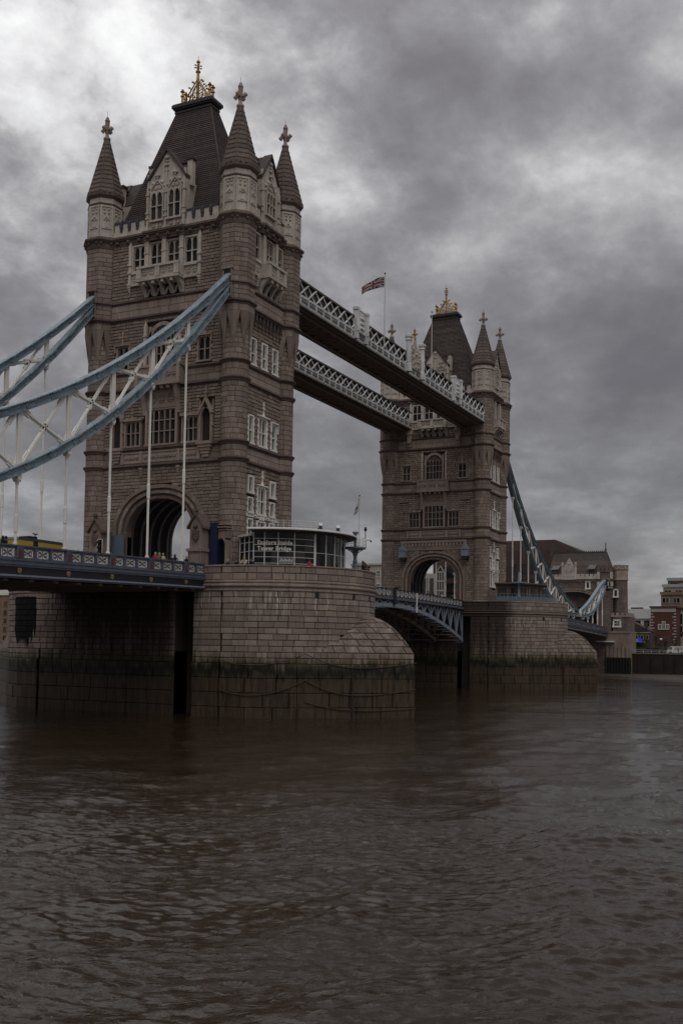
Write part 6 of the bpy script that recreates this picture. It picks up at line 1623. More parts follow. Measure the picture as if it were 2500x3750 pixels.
# ------------------------------------------------------------------ shore gatehouse at the far end
def gatehouse():
    t = thing('gatehouse', 'turreted stone gatehouse on the far shore where the chains end', 'gatehouse')
    X = 183.0
    T = lambda u, d, z: (X-d, -u, z)
    mb = MB()
    P = arch_pts(6.2, 3.6, 20, 9.0, 15.4); top = 22.4
    for (a, za), (b, zb) in zip(P[1:-1], P[2:-1]): mb.hexa([T(a, -2, za), T(b, -2, zb), T(b, 0, zb), T(a, 0, za), T(a, -2, top), T(b, -2, top), T(b, 0, top), T(a, 0, top)])
    for s in (-1, 1): mb.box(min(s*6.2, s*10.6), max(s*6.2, s*10.6), -14, 0, -4.5, top, T)
    mb.box(-6.2, 6.2, -14, -2.2, 15, top, T); mb.box(-6.2, 6.2, -14, 0, -4.5, 6.9, T)
    mb.build('wall', 'gatewall', t)
    for (a0, b0), (a1, b1), d in (((6.9, 4.2), (6.2, 3.6), .12), ((7.2, 4.5), (6.9, 4.2), .25)):
        mb = MB(); P0, P1 = arch_pts(a0, b0, 20, 9, 15.4), arch_pts(a1, b1, 20, 9, 15.4)
        for i in range(1, len(P0)-2): mb.fpoly(T, [P1[i], P1[i+1], P0[i+1], P0[i]], -.5, d)
        mb.build('arch_ring', 'ashlar', t)
    mb = MB(); mb.box(-6.2, 6.2, -9, -8.8, 6.9, 15.4, T); mb.build('inner_screen', 'ashlar', t)
    for u in (-4.3, -1.5, 1.5, 4.3): mb = MB(); mb.box(u-.8, u+.8, -8.8, -8.7, 9.0, 16.5, T); mb.build('opening', 'black', t)
    mb = MB(); mb.box(-6.6, 6.6, -.6, .12, 22.4, 23.1, T)
    for k in range(11):
        u = -6.3+k*1.2; mb.box(u, u+.85, -.6, .12, 23.1, 23.75, T)
    mb.build('parapet', 'pale', t)
    mb = MB(); mb.box(-10.6, 10.6, -.3, .2, 21.9, 22.2, T); mb.box(-10.6, 10.6, -.3, .1, 21.6, 21.9, T)
    for k in range(7): mb.ball(T(-6+2*k, .15, 21.5), .22, 6)
    mb.build('string_course', 'mould', t)
    # roof with ridge cresting, dormers and finials
    mb = MB(); n = 16; lo = (-7.6, 9.6, 1.2, 12.8); hi = (-6.9, 7.7, 6.8, 7.2)
    for i in range(n):
        a, b = i/n, (i+1)/n; f = lambda t_: (t_**.85)
        q = []
        for s_, zz in ((a, 0), (b, 0)):
            k = 1-(1-s_)**1.0; ca = [lo[j]+(hi[j]-lo[j])*k for j in range(4)]; z = 22.6+(30.1-22.6)*s_
            q.append([(X+ca[2], -ca[1], z), (X+ca[2], -ca[0], z), (X+ca[3], -ca[0], z), (X+ca[3], -ca[1], z)])
        o = .04; l2 = [(x+(-o if x < X+7 else o), y, z) for x, y, z in q[0]]
        mb.add(l2+q[1], [(j, (j+1) % 4, 4+(j+1) % 4, 4+j) for j in range(4)])
    r_ = mb.build('roof', 'slate', t)
    mb = MB(); mb.box(-7.2, 7.4, -7.3, -6.7, 30.05, 30.35, T)
    for k in range(26): mb.box(-7.1+k*.56, -6.85+k*.56, -7.1, -6.9, 30.35, 30.65, T)
    mb.build('ridge_cresting', 'lead', r_)
    for u in (-7.6, 7.3): mb = MB(); mb.lathe(X+7, -u, [(.5, 29.4), (.3, 30.2), (.16, 30.8), (.34, 31.0), (.14, 31.3), (.1, 32.2), (.22, 32.4), (.05, 32.7), (.02, 33.4)], 8); mb.build('finial', 'lead', r_)
    for u in (-5.4, 4.5):
        mb = MB(); mb.box(u-.75, u+.75, -4.0, -1.6, 23.3, 25.2, T); mb.build('dormer', 'slate', r_); mb = MB(); mb.hexa([T(u-1, -1.3, 25.1), T(u+1, -1.3, 25.1), T(u+1, -4, 26.3), T(u-1, -4, 26.3), T(u-1, -1.3, 25.25), T(u+1, -1.3, 25.25), T(u+1, -4, 26.5), T(u-1, -4, 26.5)]); mb.build('dormer_roof', 'roofgrey', r_)
        mb = MB(); mb.box(u-.5, u+.5, -1.6, -1.55, 23.5, 24.9, T); mb.build('dormer_window', 'glass', r_)
    mb = MB(); u0 = -1.1; mb.fpoly(T, [(u0-1.6, 22.3), (u0+1.6, 22.3), (u0+1.6, 25.2), (u0, 28.1), (u0-1.6, 25.2)], -.6, .25)
    for s in (-1, 1): mb.box(u0+s*1.75-.2, u0+s*1.75+.2, -.5, .35, 22.3, 26.3, T); mb.box(u0+s*1.75-.35, u0+s*1.75+.35, -.6, .45, 26.1, 26.4, T); mb.ball(T(u0+s*1.75, 0, 26.7), .3, 6)
    carved(mb, T, u0-1.1, u0+1.1, 23.6, 25.8, .25, random.Random(2), 2); mb.ball(T(u0, .25, 26.6), .3, 6); mb.box(u0-1.7, u0+1.7, 0, .35, 22.25, 22.5, T); mb.box(u0-1.5, u0+1.5, 0, .3, 23.25, 23.4, T)
    mb.build('gable', 'pale', t)
    # chain block and octagonal stair turret on the river side
    for s in (-1, 1):
        if s < 0: continue
        mb = MB(); mb.box(6.6, 10.6, -3, .3, 22.3, 24.2, T)
        for k in range(4): mb.box(6.6+k*1.05, 7.3+k*1.05, -3, .45, 24.6, 25.6, T)
        mb.box(6.5, 10.7, -3, .5, 24.2, 24.6, T); mb.build('chain_block', 'gatewall', t)
        mb = MB()
        for u in (6.9, 10.3): mb.box(u-.35, u+.35, -.2, .5, 22.3, 24.2, T)
        for u in (7.2, 10.0): mb.box(u-.7, u+.7, -.2, .5, 20.4, 21.6, T); mb.box(u-.6, u+.6, -.2, .35, 19.8, 20.4, T)
        mb.build('chain_corbel', 'pale', t)
        mb = MB(); P0, P1 = arch_pts(1.25, 1.25, 12, 20.4, 21.4), arch_pts(.9, .9, 12, 20.4, 21.4)
        for i in range(len(P0)-1): mb.fpoly(lambda u, d, z: T(u+8.8, d, z), [P1[i], P1[i+1], P0[i+1], P0[i]], -.2, .5)
        mb.build('slot_arch', 'ashlar', t); mb = MB(); mb.box(7.9, 9.7, 0, .06, 19.2, 22.2, T); mb.build('slot', 'black', t)
    cx, cy = X+1.6, -12.4
    mb = MB(); ring8(mb, cx, cy, [(1.75, 6.0), (1.7, 13.5), (1.62, 22.0)]); mb.build('turret', 'gatewall', t)
    mb = MB(); ring8(mb, cx, cy, [(1.6, 21.9), (1.85, 22.0), (1.85, 22.25), (1.72, 22.35), (1.72, 24.6), (1.9, 24.8), (1.9, 25.05), (1.7, 25.1)]); mb.build('turret_head', 'band', t)
    mb = MB()
    for j in range(8):
        a = j*PI/4
        def TT(u, d, z, a=a): return (cx+(1.85+d)*math.cos(a)-u*math.sin(a), cy+(1.85+d)*math.sin(a)+u*math.cos(a), z)
        mb.box(-.45, .45, -.4, .05, 25.0, 25.85, TT); mb.box(-.52, .52, -.45, .1, 25.85, 26.05, TT)
    mb.build('turret_battlement', 'band', t)
    mb = MB(); mb.box(10.2, 14.9, -8, 0, -4.5, 12.6, T); mb.build('base_block', 'gatewall', t)
    mb = MB()
    for k in range(4): mb.box(10.2+k*1.25, 11.0+k*1.25, -8, .12, 12.6, 13.3, T)
    mb.box(10.1, 15.0, -8, .15, 12.2, 12.6, T); mb.build('base_parapet', 'band', t)
    mb = MB(); mb.box(8.6, 15.1, -9, .35, 7.9, 8.4, T); mb.box(8.8, 15.05, -9, .2, -4.5, 7.9, T); mb.build('plinth', 'ashlar', t)
    mb = MB()
    for k in range(6): mb.box(9.0+k*1.02, 9.5+k*1.02, 0, .5, 1.4, 4.4, T)
    mb.build('timber_fender', 'ashlar', t); mb = MB()
    for k in range(9): mb.tube(T(9.0+k*.75, .7, -4.5), T(9.0+k*.75, .7, 1.5), .22, None, 8)
    mb.box(8.7, 15.3, -.3, .5, -4.5, 1.4, T); mb.build('timber_pile', 'black', t)
    for u, z, w, h in ((4.0, 20.7, .4, 1.4), (11.4, 18.5, .4, 1.6), (11.7, 10.5, .8, 1.3)):
        dd = .0 if u < 10 else (-1.6+1.66 if z > 13 else 0)
        mb = MB(); D = .02+dd*0
        if z > 13 and u > 10: D = .14
        mb.box(u-w-.3, u-w/1.2, D-.3, D+.15, z-h/2-.2, z+h/2+.2, T); mb.box(u+w/1.2, u+w+.3, D-.3, D+.15, z-h/2-.2, z+h/2+.2, T); mb.box(u-w-.3, u+w+.3, D-.3, D+.15, z+h/2, z+h/2+.35, T); mb.box(u-w-.4, u+w+.4, D-.3, D+.2, z-h/2-.4, z-h/2, T)
        if w > .5: mb.box(u-.06, u+.06, D-.2, D+.1, z-h/2, z+h/2, T); mb.box(u-w, u+w, D-.2, D+.1, z-.06, z+.06, T)
        o = mb.build('window', 'white', t); mb = MB(); mb.box(u-w, u+w, D-.1, D+.03, z-h/2, z+h/2, T); mb.build('pane', 'glass', o)
    mb = MB(); mb.box(6.5, 11.2, -2, 1.2, 5.5, 5.8, T); mb.build('service_walkway', 'steel', t)
    for u in (-5.2, 5.4):
        mb = MB(); mb.ball(T(u+.2, -.2, 24.3), .3, 6)
    return t
gatehouse()

# ------------------------------------------------------------------ river, shores, far buildings
def wmat():
    m, t, b = newmat('river_water'); g = G(t); p = g.pos()
    n0 = g.noise(p, .02, 4, .6)
    col = g.mix(n0, (.021, .0130, .0072), (.031, .0195, .0112)); t.links.new(col, b.inputs['Base Color'])
    b.inputs['Roughness'].default_value = .02; b.inputs['IOR'].default_value = 1.33; b.inputs['Specular IOR Level'].default_value = .5
    mp = g.n.new('ShaderNodeMapping'); mp.inputs['Rotation'].default_value = (0, 0, -.5); g.l.new(p, mp.inputs[0]); p = mp.outputs[0]
    rdg = lambda n: g.math('SUBTRACT', 1.0, g.math('ABSOLUTE', g.math('MULTIPLY_ADD', n, 2.6, -1.3)))
    h = g.math('ADD', g.math('MULTIPLY', rdg(g.noise(p, .8, 3, .55, .6, (1.7, .6, 1))), .5), g.math('MULTIPLY', rdg(g.noise(p, 2.1, 4, .6, .5, (1.7, .6, 1))), .95))
    h = g.math('MULTIPLY', h, g.mrange(g.noise(p, .10, 4, .55, .6, (1.6, .5, 1)), .32, .68, .25, 1.5))
    g.bump(h, .9, .036, b)
    return m
M['water'] = wmat()
def graded(a, b, lo, hi, s, gr=1.06, mx=60):
    mid = list(np.arange(a, b, s)); st = s; l = []; x = a
    while x > lo: st = min(st*gr, mx); x -= st; l.append(x)
    st = s; r = []; x = mid[-1]
    while x < hi: st = min(st*gr, mx); x += st; r.append(x)
    return np.array(l[::-1]+mid+r)
gx = graded(-83, -60, -150, 1500, .075, 1.02); gy = graded(-62, -40, -1500, 1500, .075, 1.02)
XX, YY = np.meshgrid(gx, gy, indexing='ij'); dx = np.gradient(gx)[:, None]*np.ones_like(XX); dy = np.gradient(gy)[None, :]*np.ones_like(XX); cell = np.maximum(dx, dy)
rg = np.random.default_rng(4); Z = np.zeros_like(XX)
for i in range(92):
    lam = .28*(1.6/.28)**(rg.random()**1.15); th = .50+rg.normal()*.42+(.7 if i % 7 == 0 else 0); 
    if i >= 70: lam = 1.8*(6.5/1.8)**rg.random()
    k = 2*np.pi/lam; amp = (.25/math.sqrt(35)/k*(1.0 if lam < .9 else .55)) if i < 70 else .075/math.sqrt(11)/k; ph = rg.random()*6.283
    q = k*(np.cos(th)*XX+np.sin(th)*YY)+ph+.8*np.sin(.05*XX+.037*YY*(1 if i % 2 else -1)+i)
    fade = np.clip((lam/cell-2.0)/1.2, 0, 1)
    w_ = np.sin(q); Z += amp*fade*(w_-.3*np.cos(2*q))
pat = .75+.45*np.sin(.021*XX+.9*np.sin(.033*YY))*np.sin(.027*YY+1.3+np.sin(.018*XX))
Z *= pat
nx_, ny_ = XX.shape
co = np.empty((nx_*ny_, 3), np.float32); co[:, 0] = XX.ravel(); co[:, 1] = YY.ravel(); co[:, 2] = (-3.2+Z).ravel()
ii = np.arange(nx_*ny_).reshape(nx_, ny_); qd = np.stack([ii[:-1, :-1], ii[1:, :-1], ii[1:, 1:], ii[:-1, 1:]], -1).reshape(-1, 4)
me = bpy.data.meshes.new('river_water'); me.vertices.add(len(co)); me.vertices.foreach_set('co', co.ravel())
me.loops.add(qd.size); me.loops.foreach_set('vertex_index', qd.ravel().astype(np.int32)); me.polygons.add(len(qd))
me.polygons.foreach_set('loop_start', np.arange(0, qd.size, 4, dtype=np.int32)); me.polygons.foreach_set('loop_total', np.full(len(qd), 4, np.int32))
me.update(calc_edges=True); me.polygons.foreach_set('use_smooth', np.ones(len(qd), bool)); me.materials.append(M['water'])
o = bpy.data.objects.new('river_water', me); C.objects.link(o); tag(o, kind='structure')
def setting(name, mat, mb): return mb.build(name, mat, None, kind='structure')
M['mud'] = stone('foreshore_mud', (.05, .039, .031), (.085, .068, .056), .1, .8, .7, 2.5)
M['ground'] = stone('ground', (.09, .085, .08), (.12, .11, .1), .1, .3)
setting('far_bank', 'ground', MB().box(186.5, 3000, -3000, 3000, -6, 2.55))
setting('near_bank', 'ground', MB().box(-900, -94.8, -1500, 1500, -6, 2.4))
mb = MB(); yy = [-1500, -400, -150, -80, -33, -25, -17, -14, -10, 40, 200, 1500]; xx = [120, 125, 130, 138, 150, 158, 167, 170, 172, 168, 165, 160]
vs = []
for x, y in zip(xx, yy): vs += [(x-4, y, -3.6), (x+4, y, -3.0), ((x+186)/2, y, -2.9), (187, y, -2.75)]
mb.add(vs, [(i*4+j, (i+1)*4+j, (i+1)*4+j+1, i*4+j+1) for i in range(len(yy)-1) for j in range(3)]); setting('foreshore', 'mud', mb)

M['quay'] = stone('quay_timber', (.018, .015, .013), (.033, .027, .024), .5, .4)
t = thing('quay_wall', 'dark quay wall with upright timbers below the far promenade', 'quay wall')
MB().box(186, 186.6, -160, -14.9, -4, 2.5).build('wall_face', 'quay', t); MB().box(185.8, 186.9, -160, -14.9, 2.5, 2.75).build('coping', 'ashlar', t)
for k in range(30): MB().box(185.7, 186, -17-k*3.1-.3*(k % 3), -16.6-k*3.1-.3*(k % 3), -4, 2.3-.5*(k % 2)).build('timber_post', 'quay', t)
t = thing('quay_wall', 'stone embankment wall of the far shore behind the bridge', 'quay wall'); MB().box(186, 186.6, 10.6, 500, -4, 3.2).build('wall_face', 'wall', t); MB().box(185.8, 186.9, 10.6, 500, 3.2, 3.5).build('coping', 'ashlar', t)

M['white_render'] = paint('white_render', (.62, .62, .61), .8, 0, .2); M['brick_red'] = stone('red_brick', (.095, .040, .031), (.14, .058, .045), .3, .3)
M['brick_brown'] = stone('brown_brick', (.20, .14, .10), (.26, .18, .13), .3, .3); M['brick_dark'] = stone('dark_brick', (.072, .052, .046), (.10, .072, .064), .35, .3)
M['cream_render'] = paint('cream_render', (.40, .37, .33), .8, 0, .2); M['tile_red'] = stone('red_tile', (.20, .085, .065), (.26, .12, .09), .3, .4); M['balcony_glass'] = paint('balcony_panel', (.36, .40, .40), .4, 0, .2)
def ZS(k): return lambda y, z: ((y+65.63)*k-65.63, (z-4)*k+4)
def block(name, label, cat, X, y0, y1, z0, z1, depth, mat, rows=(), cols=(), ww=1.2, wh=1.6, frame='cream_render', group=None, lintel=None, cornice=None, arched=False):
    t = thing(name, label, cat, group)
    MB().box(X, X+depth, y0, y1, z0, z1).build('wall', mat, t)
    if cornice: MB().box(X-.35, X+depth+.3, y0-.3, y1+.3, z1-.2, z1+.35).build('cornice', cornice, t)
    fm = MB(); fm.box(-.12, .1, -ww/2-.12, -ww/2, -wh/2, wh/2); fm.box(-.12, .1, ww/2, ww/2+.12, -wh/2, wh/2); fm.box(-.2, .1, -ww/2-.2, ww/2+.2, -wh/2-.18, -wh/2)
    fm.box(-.12, .1, -ww/2-.12, ww/2+.12, wh/2, wh/2+.14); fm.box(-.06, .08, -.05, .05, -wh/2, wh/2); fm.box(-.06, .08, -ww/2, ww/2, -.05, .05)
    if arched:
        for s in (-1, 1): fm.prism([(-.13, s*ww/2, wh/2), (-.13, s*ww/2, wh/2-.5), (-.13, 0, wh/2)], (.1, 0, 0))
    fm = fm.mesh('window', frame); pm = MB(); pm.box(-.03, .05, -ww/2, ww/2, -wh/2, wh/2); pm = pm.mesh('pane', 'glass')
    for z in rows:
        for y in cols: o = place('window', fm, t, (X, y, z)); place('pane', pm, o)
    return t
# right of the gatehouse
f = ZS(1.175); (ya, zt), (yb, _) = f(-13.2, 14.6), f(-19.4, 0)
t = block('white_building', 'plain white rendered building right of the shore gatehouse', 'building', 240, yb, ya, 2.5, zt, 12, 'white_render', (zt-4.6,), (f(-15.9, 0)[0], f(-18.2, 0)[0]), 1.5, 1.5, 'cabin')
MB().box(241, 244, f(-16.8, 0)[0], f(-13.9, 0)[0], zt, zt+.5).build('roof_rail', 'black', t); MB().box(239.7, 240, yb, ya, zt-3.3, zt-2.9).build('ledge', 'balcony_glass', t)
f = ZS(1.122); (ya, zt), (yb, _) = f(-19.2, 15.0), f(-25.8, 0)
t = block('red_brick_building', 'red brick building with white corner stones and arched triple window', 'building', 225, yb, ya, 2.5, zt, 14, 'brick_red', cornice='brick_dark')
MB().box(224.85, 225, yb+.1, ya-.1, zt-1.4, zt-.3).build('parapet_band', 'cream_render', t); MB().box(224.9, 225, yb, ya, 2.5, 7.5).build('ground_storey', 'brick_dark', t)
for k in range(11):
    for y, s in ((ya, -1), (yb, 1)): MB().box(224.86, 225.2, min(y, y+s*(1.1 if k % 2 else .7)), max(y, y+s*(1.1 if k % 2 else .7)), zt-2.2-k*.85, zt-1.85-k*.85).build('quoin', 'cream_render', t)
c = f(-22.55, 0)[0]
mb = MB()
for u, h in ((-1.1, .9), (0, 1.7), (1.1, .9)):
    z = f(0, 9.2)[1]; mb.box(224.8, 225.1, c+u-.5, c+u-.36, z, z+h+.4); mb.box(224.8, 225.1, c+u+.36, c+u+.5, z, z+h+.4); mb.box(224.8, 225.1, c+u-.5, c+u+.5, z+h+.4, z+h+.56); mb.box(224.8, 225.1, c+u-.5, c+u+.5, z-.15, z); mb.box(224.85, 225.1, c+u-.04, c+u+.04, z, z+h+.4)
o = mb.build('window', 'white', t); MB().box(224.9, 225.02, c-1.5, c+1.5, f(0, 9.2)[1], f(0, 10.0)[1]).build('pane', 'glass', o)
f = ZS(1.15); (ya, zt), (yb, _) = f(-25.8, 14.6), f(-38, 0)
t = block('cream_building', 'cream rendered building with tall dark bays beside the red brick one', 'building', 234, yb, ya, 2.5, zt, 14, 'cream_render', cornice='brick_dark')
for k in range(4):
    y = ya-.9-k*3.4; MB().box(233.85, 234.02, y-.75, y+.75, zt-8.5, zt-1.6).build('bay_glazing', 'glass', t); MB().box(233.7, 234, y-.9, y+.9, zt-5.2, zt-4.8).build('spandrel', 'cream_render', t)
MB().box(233.7, 234, yb, ya, 8.4, 9.2).build('fascia', 'brick_dark', t)
f = ZS(1.30)
t = thing('apartment_block', 'stepped brown apartment block with roof gardens at the right edge', 'building')
lv = [(-22.0, 14.8, 18.3), (-22.4, 18.3, 20.4), (-23.4, 20.4, 22.2), (-27.4, 22.2, 24.0)]
(yr, _) = f(-46, 0)
for k, (yl, z0, z1) in enumerate(lv):
    (a, b), (_, c2_) = f(yl, z0), f(0, z1); MB().box(275+k*1.5, 290, yr, a, b if k else 2.5, c2_).build('storey', 'brick_brown' if k != 1 else 'cream_render', t)
    if k < 3:
        for i in range(7): y = a-1.6-i*3.6; o = MB().box(274.8+k*1.5, 275+k*1.5, y-1.25, y+1.25, c2_-2.9, c2_-1.0).build('window', 'cream_render', t); MB().box(274.75+k*1.5, 274.9+k*1.5, y-1.05, y-.1, c2_-2.7, c2_-1.15).build('pane', 'glass', o); MB().box(274.75+k*1.5, 274.9+k*1.5, y+.1, y+1.05, c2_-2.7, c2_-1.15).build('pane', 'glass', o)
        MB().box(274.4+k*1.5, 274.6+k*1.5, yr, a+.3, c2_, c2_+1.0).build('balcony_panel', 'balcony_glass' if k else 'brick_brown', t)
def leafy(name, label, c, r, n, leaf, seed, cat, trunk=None, group=None, sz=1.0):
    t = thing(name, label, cat, group, (0, 0, 0)); rg_ = random.Random(seed); mb = MB()
    for i in range(n):
        a = rg_.random()*2*PI; q = rg_.random()*2-1; rr = rg_.random()**.4; s = math.sqrt(1-q*q)
        lump = .75+.35*math.sin(3*a+seed)*math.cos(2*q+seed)
        p = Vector((c[0]+r[0]*rr*s*math.cos(a)*lump, c[1]+r[1]*rr*s*math.sin(a)*lump, c[2]+r[2]*rr*q*lump)); d1 = Vector((rg_.gauss(0, 1), rg_.gauss(0, 1), rg_.gauss(0, 1))).normalized()*leaf; d2 = d1.orthogonal().normalized()*leaf*.6
        mb.add([p-d1, p+d2, p+d1, p-d2], [(0, 1, 2, 3)])
    mb.build('foliage', 'leaf', t)
    if trunk: MB().tube((c[0], c[1], trunk), (c[0], c[1], c[2]), .22, .1, 7).build('trunk', 'bark', t)
    return t
M['leaf'] = stone('dark_leaves', (.025, .032, .016), (.05, .058, .03), 0, 0); M['bark'] = stone('bark', (.05, .04, .033), (.07, .055, .045), 0, .3)
for i, (y, z) in enumerate(((-25, 21.1), (-29, 21.0), (-33, 21.2))):
    a, b = f(y, z); leafy('shrub', ('left', 'middle', 'right')[i]+' dark shrub on the roof terrace of the stepped apartments', (277.4, a, b+.1), (.8, 2.2, .9), 260, .22, i, 'shrub', None, 'roof terrace shrubs')
t = thing('pitched_shed', 'low dark brick sheds with pitched tile roofs by the promenade', 'building')
f = ZS(1.06); ya, yb = f(-13.0, 0)[0], f(-19.2, 0)[0]
MB().box(207, 215, yb, ya, 2.5, f(0, 8.2)[1]).build('wall', 'brick_dark', t); MB().prism([(206.8, ya+3, f(0, 8.2)[1]), (206.8, yb-.2, f(0, 8.6)[1]), (206.8, ya+.8, f(0, 12.2)[1])], (8.5, 0, 0)).build('roof', 'slate', t)
for k in range(4): y = ya-1.2-k*1.5; o = MB().box(206.85, 207, y-.4, y+.4, 6.5, 7.8).build('window', 'cream_render', t); MB().box(206.82, 206.9, y-.3, y+.3, 6.6, 7.7).build('pane', 'glass', o)
MB().box(206.9, 207.5, f(-18.0, 0)[0]-.4, f(-18.0, 0)[0]+.4, 9, f(0, 10.9)[1]).build('chimney', 'brick_dark', t); MB().prism([(204.5, ya, 6.0), (204.5, yb+1.5, 5.6), (204.5, yb+1.5, 5.8), (204.5, ya, 7.3)], (2.4, 0, 0)).build('canopy', 'cream_render', t)
# behind the gatehouse and seen through the far arch
t = block('office_block', 'large dark brick office block behind the farther tower and gatehouse', 'building', 240, 12.4, 62, 2.5, 36.0, 40, 'brick_dark', (10, 15, 20, 25, 30), tuple(14+3.2*k for k in range(14)), 1.7, 3.0, 'brick_dark')
MB().prism([(240.5, 12.4, 36), (240.5, 62, 36), (240.5, 62, 39.4), (240.5, 19.5, 39.4)], (39, 0, 0)).build('attic', 'brick_dark', t)
for k in range(14): MB().box(239.6, 240, 13.4+3.2*k-.9, 13.4+3.2*k-.6, 2.5, 36).build('pilaster', 'brick_dark', t)
t = thing('glass_gable_building', 'glazed gable fronted building framed by the farther tower arch', 'building')
g0 = lambda px, py, X: (lambda d: Vector(CAM)+d*((X-CAM.x)/d.x))(fw*1+r2*((px-1250)/3791.3)-u2*((py-2157.6)/3791.3))
e = 180/1568; q = lambda x, y, X=215: g0(1560+x*e, 2040+y*e, X)
A, B, T_ = q(330, 1250), q(560, 1250), q(450, 285); hz = q(340, 480).z
MB().prism([(215.2, A.y, 2.5), (215.2, B.y, 2.5), (215.2, B.y, hz), (215.2, T_.y, T_.z), (215.2, A.y, hz)], (14, 0, 0)).build('glazing', 'glass', t)
mb = MB()
for y in (A.y, (A.y*2+B.y)/3, (A.y+B.y*2)/3, B.y): mb.box(214.9, 215.2, y-.14, y+.14, 2.5, hz)
for yy_ in (480, 770, 1070): z = q(340, yy_).z; mb.box(214.85, 215.2, B.y, A.y, z-.25, z+.2)
mb.bar((215, A.y, hz), (215, T_.y, T_.z), .3, .3); mb.bar((215, B.y, hz), (215, T_.y, T_.z), .3, .3); mb.build('frame', 'cream_render', t)
MB().box(214.5, 229, A.y, A.y+14, 2.5, hz-.5).build('side_wing', 'cream_render', t)
for k in range(4): y = A.y+1.5+k*2.2; MB().box(214.3, 214.55, y-.6, y+.6, 9, hz-2).build('wing_window', 'glass', t)
A, B = q(600, 850, 225), q(860, 800, 225)
t = block('red_roof_house', 'low house with red hipped roof and balconies seen through the far arch', 'building', 225, B.y-6, A.y, 2.5, A.z, 10, 'brick_dark', (A.z-3,), (A.y-1.5, A.y-4), 1.2, 2.0, 'cream_render')
MB().hexa([(224.4, B.y-6, A.z), (224.4, A.y+.4, A.z), (236, A.y+.4, A.z), (236, B.y-6, A.z), (227, B.y-5, A.z+1.8), (227, A.y-2.5, A.z+1.8), (233, A.y-2.5, A.z+1.8), (233, B.y-5, A.z+1.8)]).build('roof', 'tile_red', t)
z = q(600, 1090, 225).z; MB().box(223.8, 225, B.y-6, A.y, z-.5, z+.5).build('balcony', 'tile_red', t); MB().box(224.8, 225, B.y-6, A.y, 2.5, z-1).build('shopfront', 'cream_render', t)
p0, p1 = g0(1372, 2068, 200), g0(1400, 2160, 200)
t = block('pale_house', 'pale stone house glimpsed between the nearer pier and the farther tower', 'building', 200, p0.y-8, p0.y+8, 2.5, p0.z, 12, 'cream_render', (p1.z+1, p1.z+5), tuple(p0.y-6+2.4*k for k in range(6)), 1.0, 1.8, 'white', cornice='pale')
p0 = g0(30, 2168, 192); p1 = g0(0, 2330, 192)
t = block('brick_warehouse', 'yellow brick warehouse with white cornice glimpsed at the left edge', 'building', 192, p0.y-4, p0.y+40, 2.5, p0.z, 14, 'brick_brown', tuple(p0.z-4.3-3.1*k for k in range(5)), tuple(p0.y+.9+3.4*k for k in range(9)), 1.5, 1.9, 'brick_brown', cornice='white', arched=True)
MB().box(191.6, 192, p0.y-4, p0.y+40, p0.z-1.2, p0.z-.2).build('frieze', 'white', t)
# far promenade furniture
for i, (y, h) in enumerate(((-16.0, 4.4), (-19.0, 5.2), (-21.2, 4.2), (-24.0, 4.8), (-27.5, 5.0))):
    rg_ = random.Random(i+20); t = thing('bare_tree', ('leftmost', 'second', 'third', 'fourth', 'rightmost')[i]+' bare dark tree along the far promenade, counted from the gatehouse', 'tree', 'bare trees on the far promenade'); X_ = 198+rg_.random()*3
    tr_ = MB(); tr_.tube((X_, y, 2.5), (X_, y, 2.5+h*.4), .2, .13, 7); tr_.build('trunk', 'bark', t); cr_ = MB()
    def grow(p, d, l, r, lev):
        e_ = p+d*l; cr_.tube(p, e_, r, r*.65, 5, 0, False)
        if lev:
            for k in range(3): grow(p+d*l*(.6+.2*k), (d+Vector((rg_.gauss(0, .6), rg_.gauss(0, .6), rg_.gauss(.1, .4)))).normalized(), l*.68, r*.6, lev-1)
    for k in range(5): grow(Vector((X_, y, 2.5+h*(.25+.06*k))), Vector((rg_.gauss(0, .5), rg_.gauss(0, .5), 1)).normalized(), h*.28, .09, 4)
    cr_.build('crown', 'bark', t)
for i in range(6): leafy('shrub', ('first', 'second', 'third', 'fourth', 'fifth', 'sixth')[i]+' dark shrub along the far promenade, counted from the gatehouse', (193+i % 3, -15.8-i*2.1, 3.6), (1.2, 1.3, 1.0), 220, .2, i+40, 'shrub', None, 'shrubs on the far promenade')
t = thing('promenade_lamp', 'lamp post with white globe on the far promenade', 'street lamp'); mb = MB(); mb.lathe(189, -22.0, [(.16, 2.5), (.12, 3.2), (.07, 3.4), (.06, 6.1), (.12, 6.2)], 8); mb.build('post', 'black', t); MB().ball((189, -22.0, 6.45), .36, 10, .75).build('globe', 'fwhite2' if 'fwhite2' in M else 'cream', t)
m, t_, b_ = newmat('blue_light'); b_.inputs['Base Color'].default_value = (.01, .01, .1, 1); b_.inputs['Emission Color'].default_value = (.03, .05, .9, 1); b_.inputs['Emission Strength'].default_value = .22; M['bluelight'] = m
t = thing('blue_sign', 'round lit blue sign on the dark wall of the far promenade', 'sign'); MB().tube((190, -16.4, 2.5), (190, -16.4, 5.9), .05).build('post', 'black', t); MB().tube((189.9, -16.4, 6.2), (190.05, -16.4, 6.2), .52, None, 18).build('disc', 'bluelight', t)
car('camper_van', 0, 0, 'x', 'buswhite', 0) if False else None
t = thing('camper_van', 'white and green van parked on the far promenade', 'van')
V = lambda u, d, z: (190-d, -23.4-u, z+2.55)
MB().prism([V(0, 0, .35), V(4.8, 0, .35), V(4.8, 0, 2.1), V(.9, 0, 2.1), V(.1, 0, 1.2)], (1.9, 0, 0)).build('body', 'buswhite', t); MB().box(190-.03, 190+.03, -25.0, -24.7, 3.0, 4.5).build('door_edge', 'steel', t)
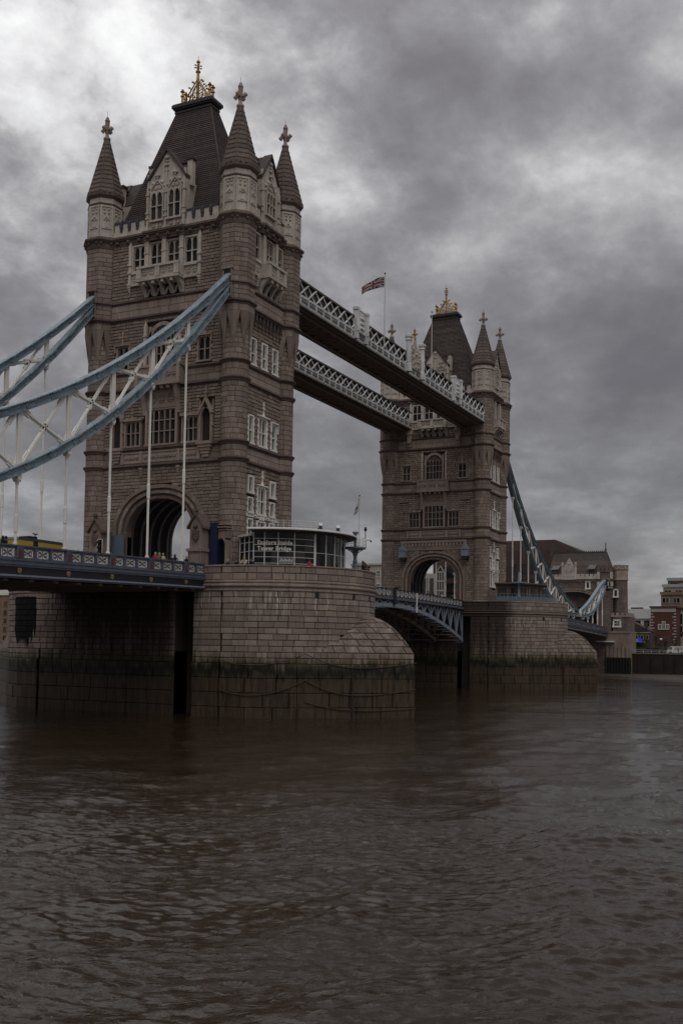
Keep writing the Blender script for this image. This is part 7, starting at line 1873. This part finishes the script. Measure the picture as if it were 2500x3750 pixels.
MB().prism([V(.25, .02, 1.2), V(1.4, .02, 1.2), V(1.4, .02, 1.9), V(.85, .02, 1.9)], (.05, 0, 0)).build('cab_window', 'screen', t)
for u in (2.0, 3.2): MB().box(189.96, 190.02, -23.4-u-.9, -23.4-u, 3.75, 4.4).build('side_window', 'leaf2' if 'leaf2' in M else 'cream_render', t)
for u in (.9, 3.9): MB().tube(V(u, .05, .36), V(u, -.2, .36), .36, None, 12).build('wheel', 'black', t)
for i, (y, m_, lab) in enumerate(((-20.9, 'coat_grey', 'dark grey parked car on the far promenade, left of the lamp'), (-29.2, 'coat_navy', 'navy parked car right of the camper van on the far promenade'), (-18.2, 'black', 'black parked car by the blue sign on the far promenade'))):
    t = thing('parked_car', lab, 'car', 'cars parked on the far promenade'); V = lambda u, d, z: (191.5-d, y-u, z+2.55)
    MB().prism([V(0, 0, .3), V(4.0, 0, .3), V(4.1, 0, .8), V(3.4, 0, .95), V(2.8, 0, 1.45), V(1.2, 0, 1.45), V(.5, 0, .95), V(-.1, 0, .8)], (1.7, 0, 0)).build('body', m_, t)
    MB().prism([V(.75, .02, .98), V(3.1, .02, .98), V(2.7, .02, 1.36), V(1.3, .02, 1.36)], (.05, 0, 0)).build('side_window', 'glass', t)
    for u in (.8, 3.2): MB().tube(V(u, .04, .32), V(u, -.18, .32), .32, None, 12).build('wheel', 'black', t)
t = thing('railing', 'low pale railing on top of the far quay wall', 'railing')
mb = MB()
for k in range(60): mb.box(186.2, 186.26, -16-k*2.0, -15.94-k*2.0, 2.7, 3.6)
for z in (3.1, 3.55): mb.box(186.2, 186.25, -134, -15.5, z, z+.06)
mb.build('rails', 'steel', t)
for i, y in enumerate((-19.6, -20.3, -26.6)): person(188, y, 2.55, 1.0+i, 'coat_black', 'hair', ('left', 'middle', 'right')[i]+' dark figure walking on the far promenade')

# ------------------------------------------------------------------ put each Empty at the base of its thing
bpy.context.view_layer.update()
for r in [o for o in C.objects if o.type == 'EMPTY' and o.parent is None]:
    ch = [o for o in C.objects if o.parent == r]
    if not ch or any(abs(a) > 1e-6 for a in r.rotation_euler) or r.name.startswith('person'): continue
    lo = Vector((1e9,)*3); hi = Vector((-1e9,)*3)
    for o in ch:
        for c in o.bound_box:
            p = o.matrix_local @ Vector(c)
            for k in range(3): lo[k] = min(lo[k], p[k]); hi[k] = max(hi[k], p[k])
    d = Vector(((lo.x+hi.x)/2, (lo.y+hi.y)/2, lo.z)); r.location = r.location+d
    for o in ch: o.location = o.location-d
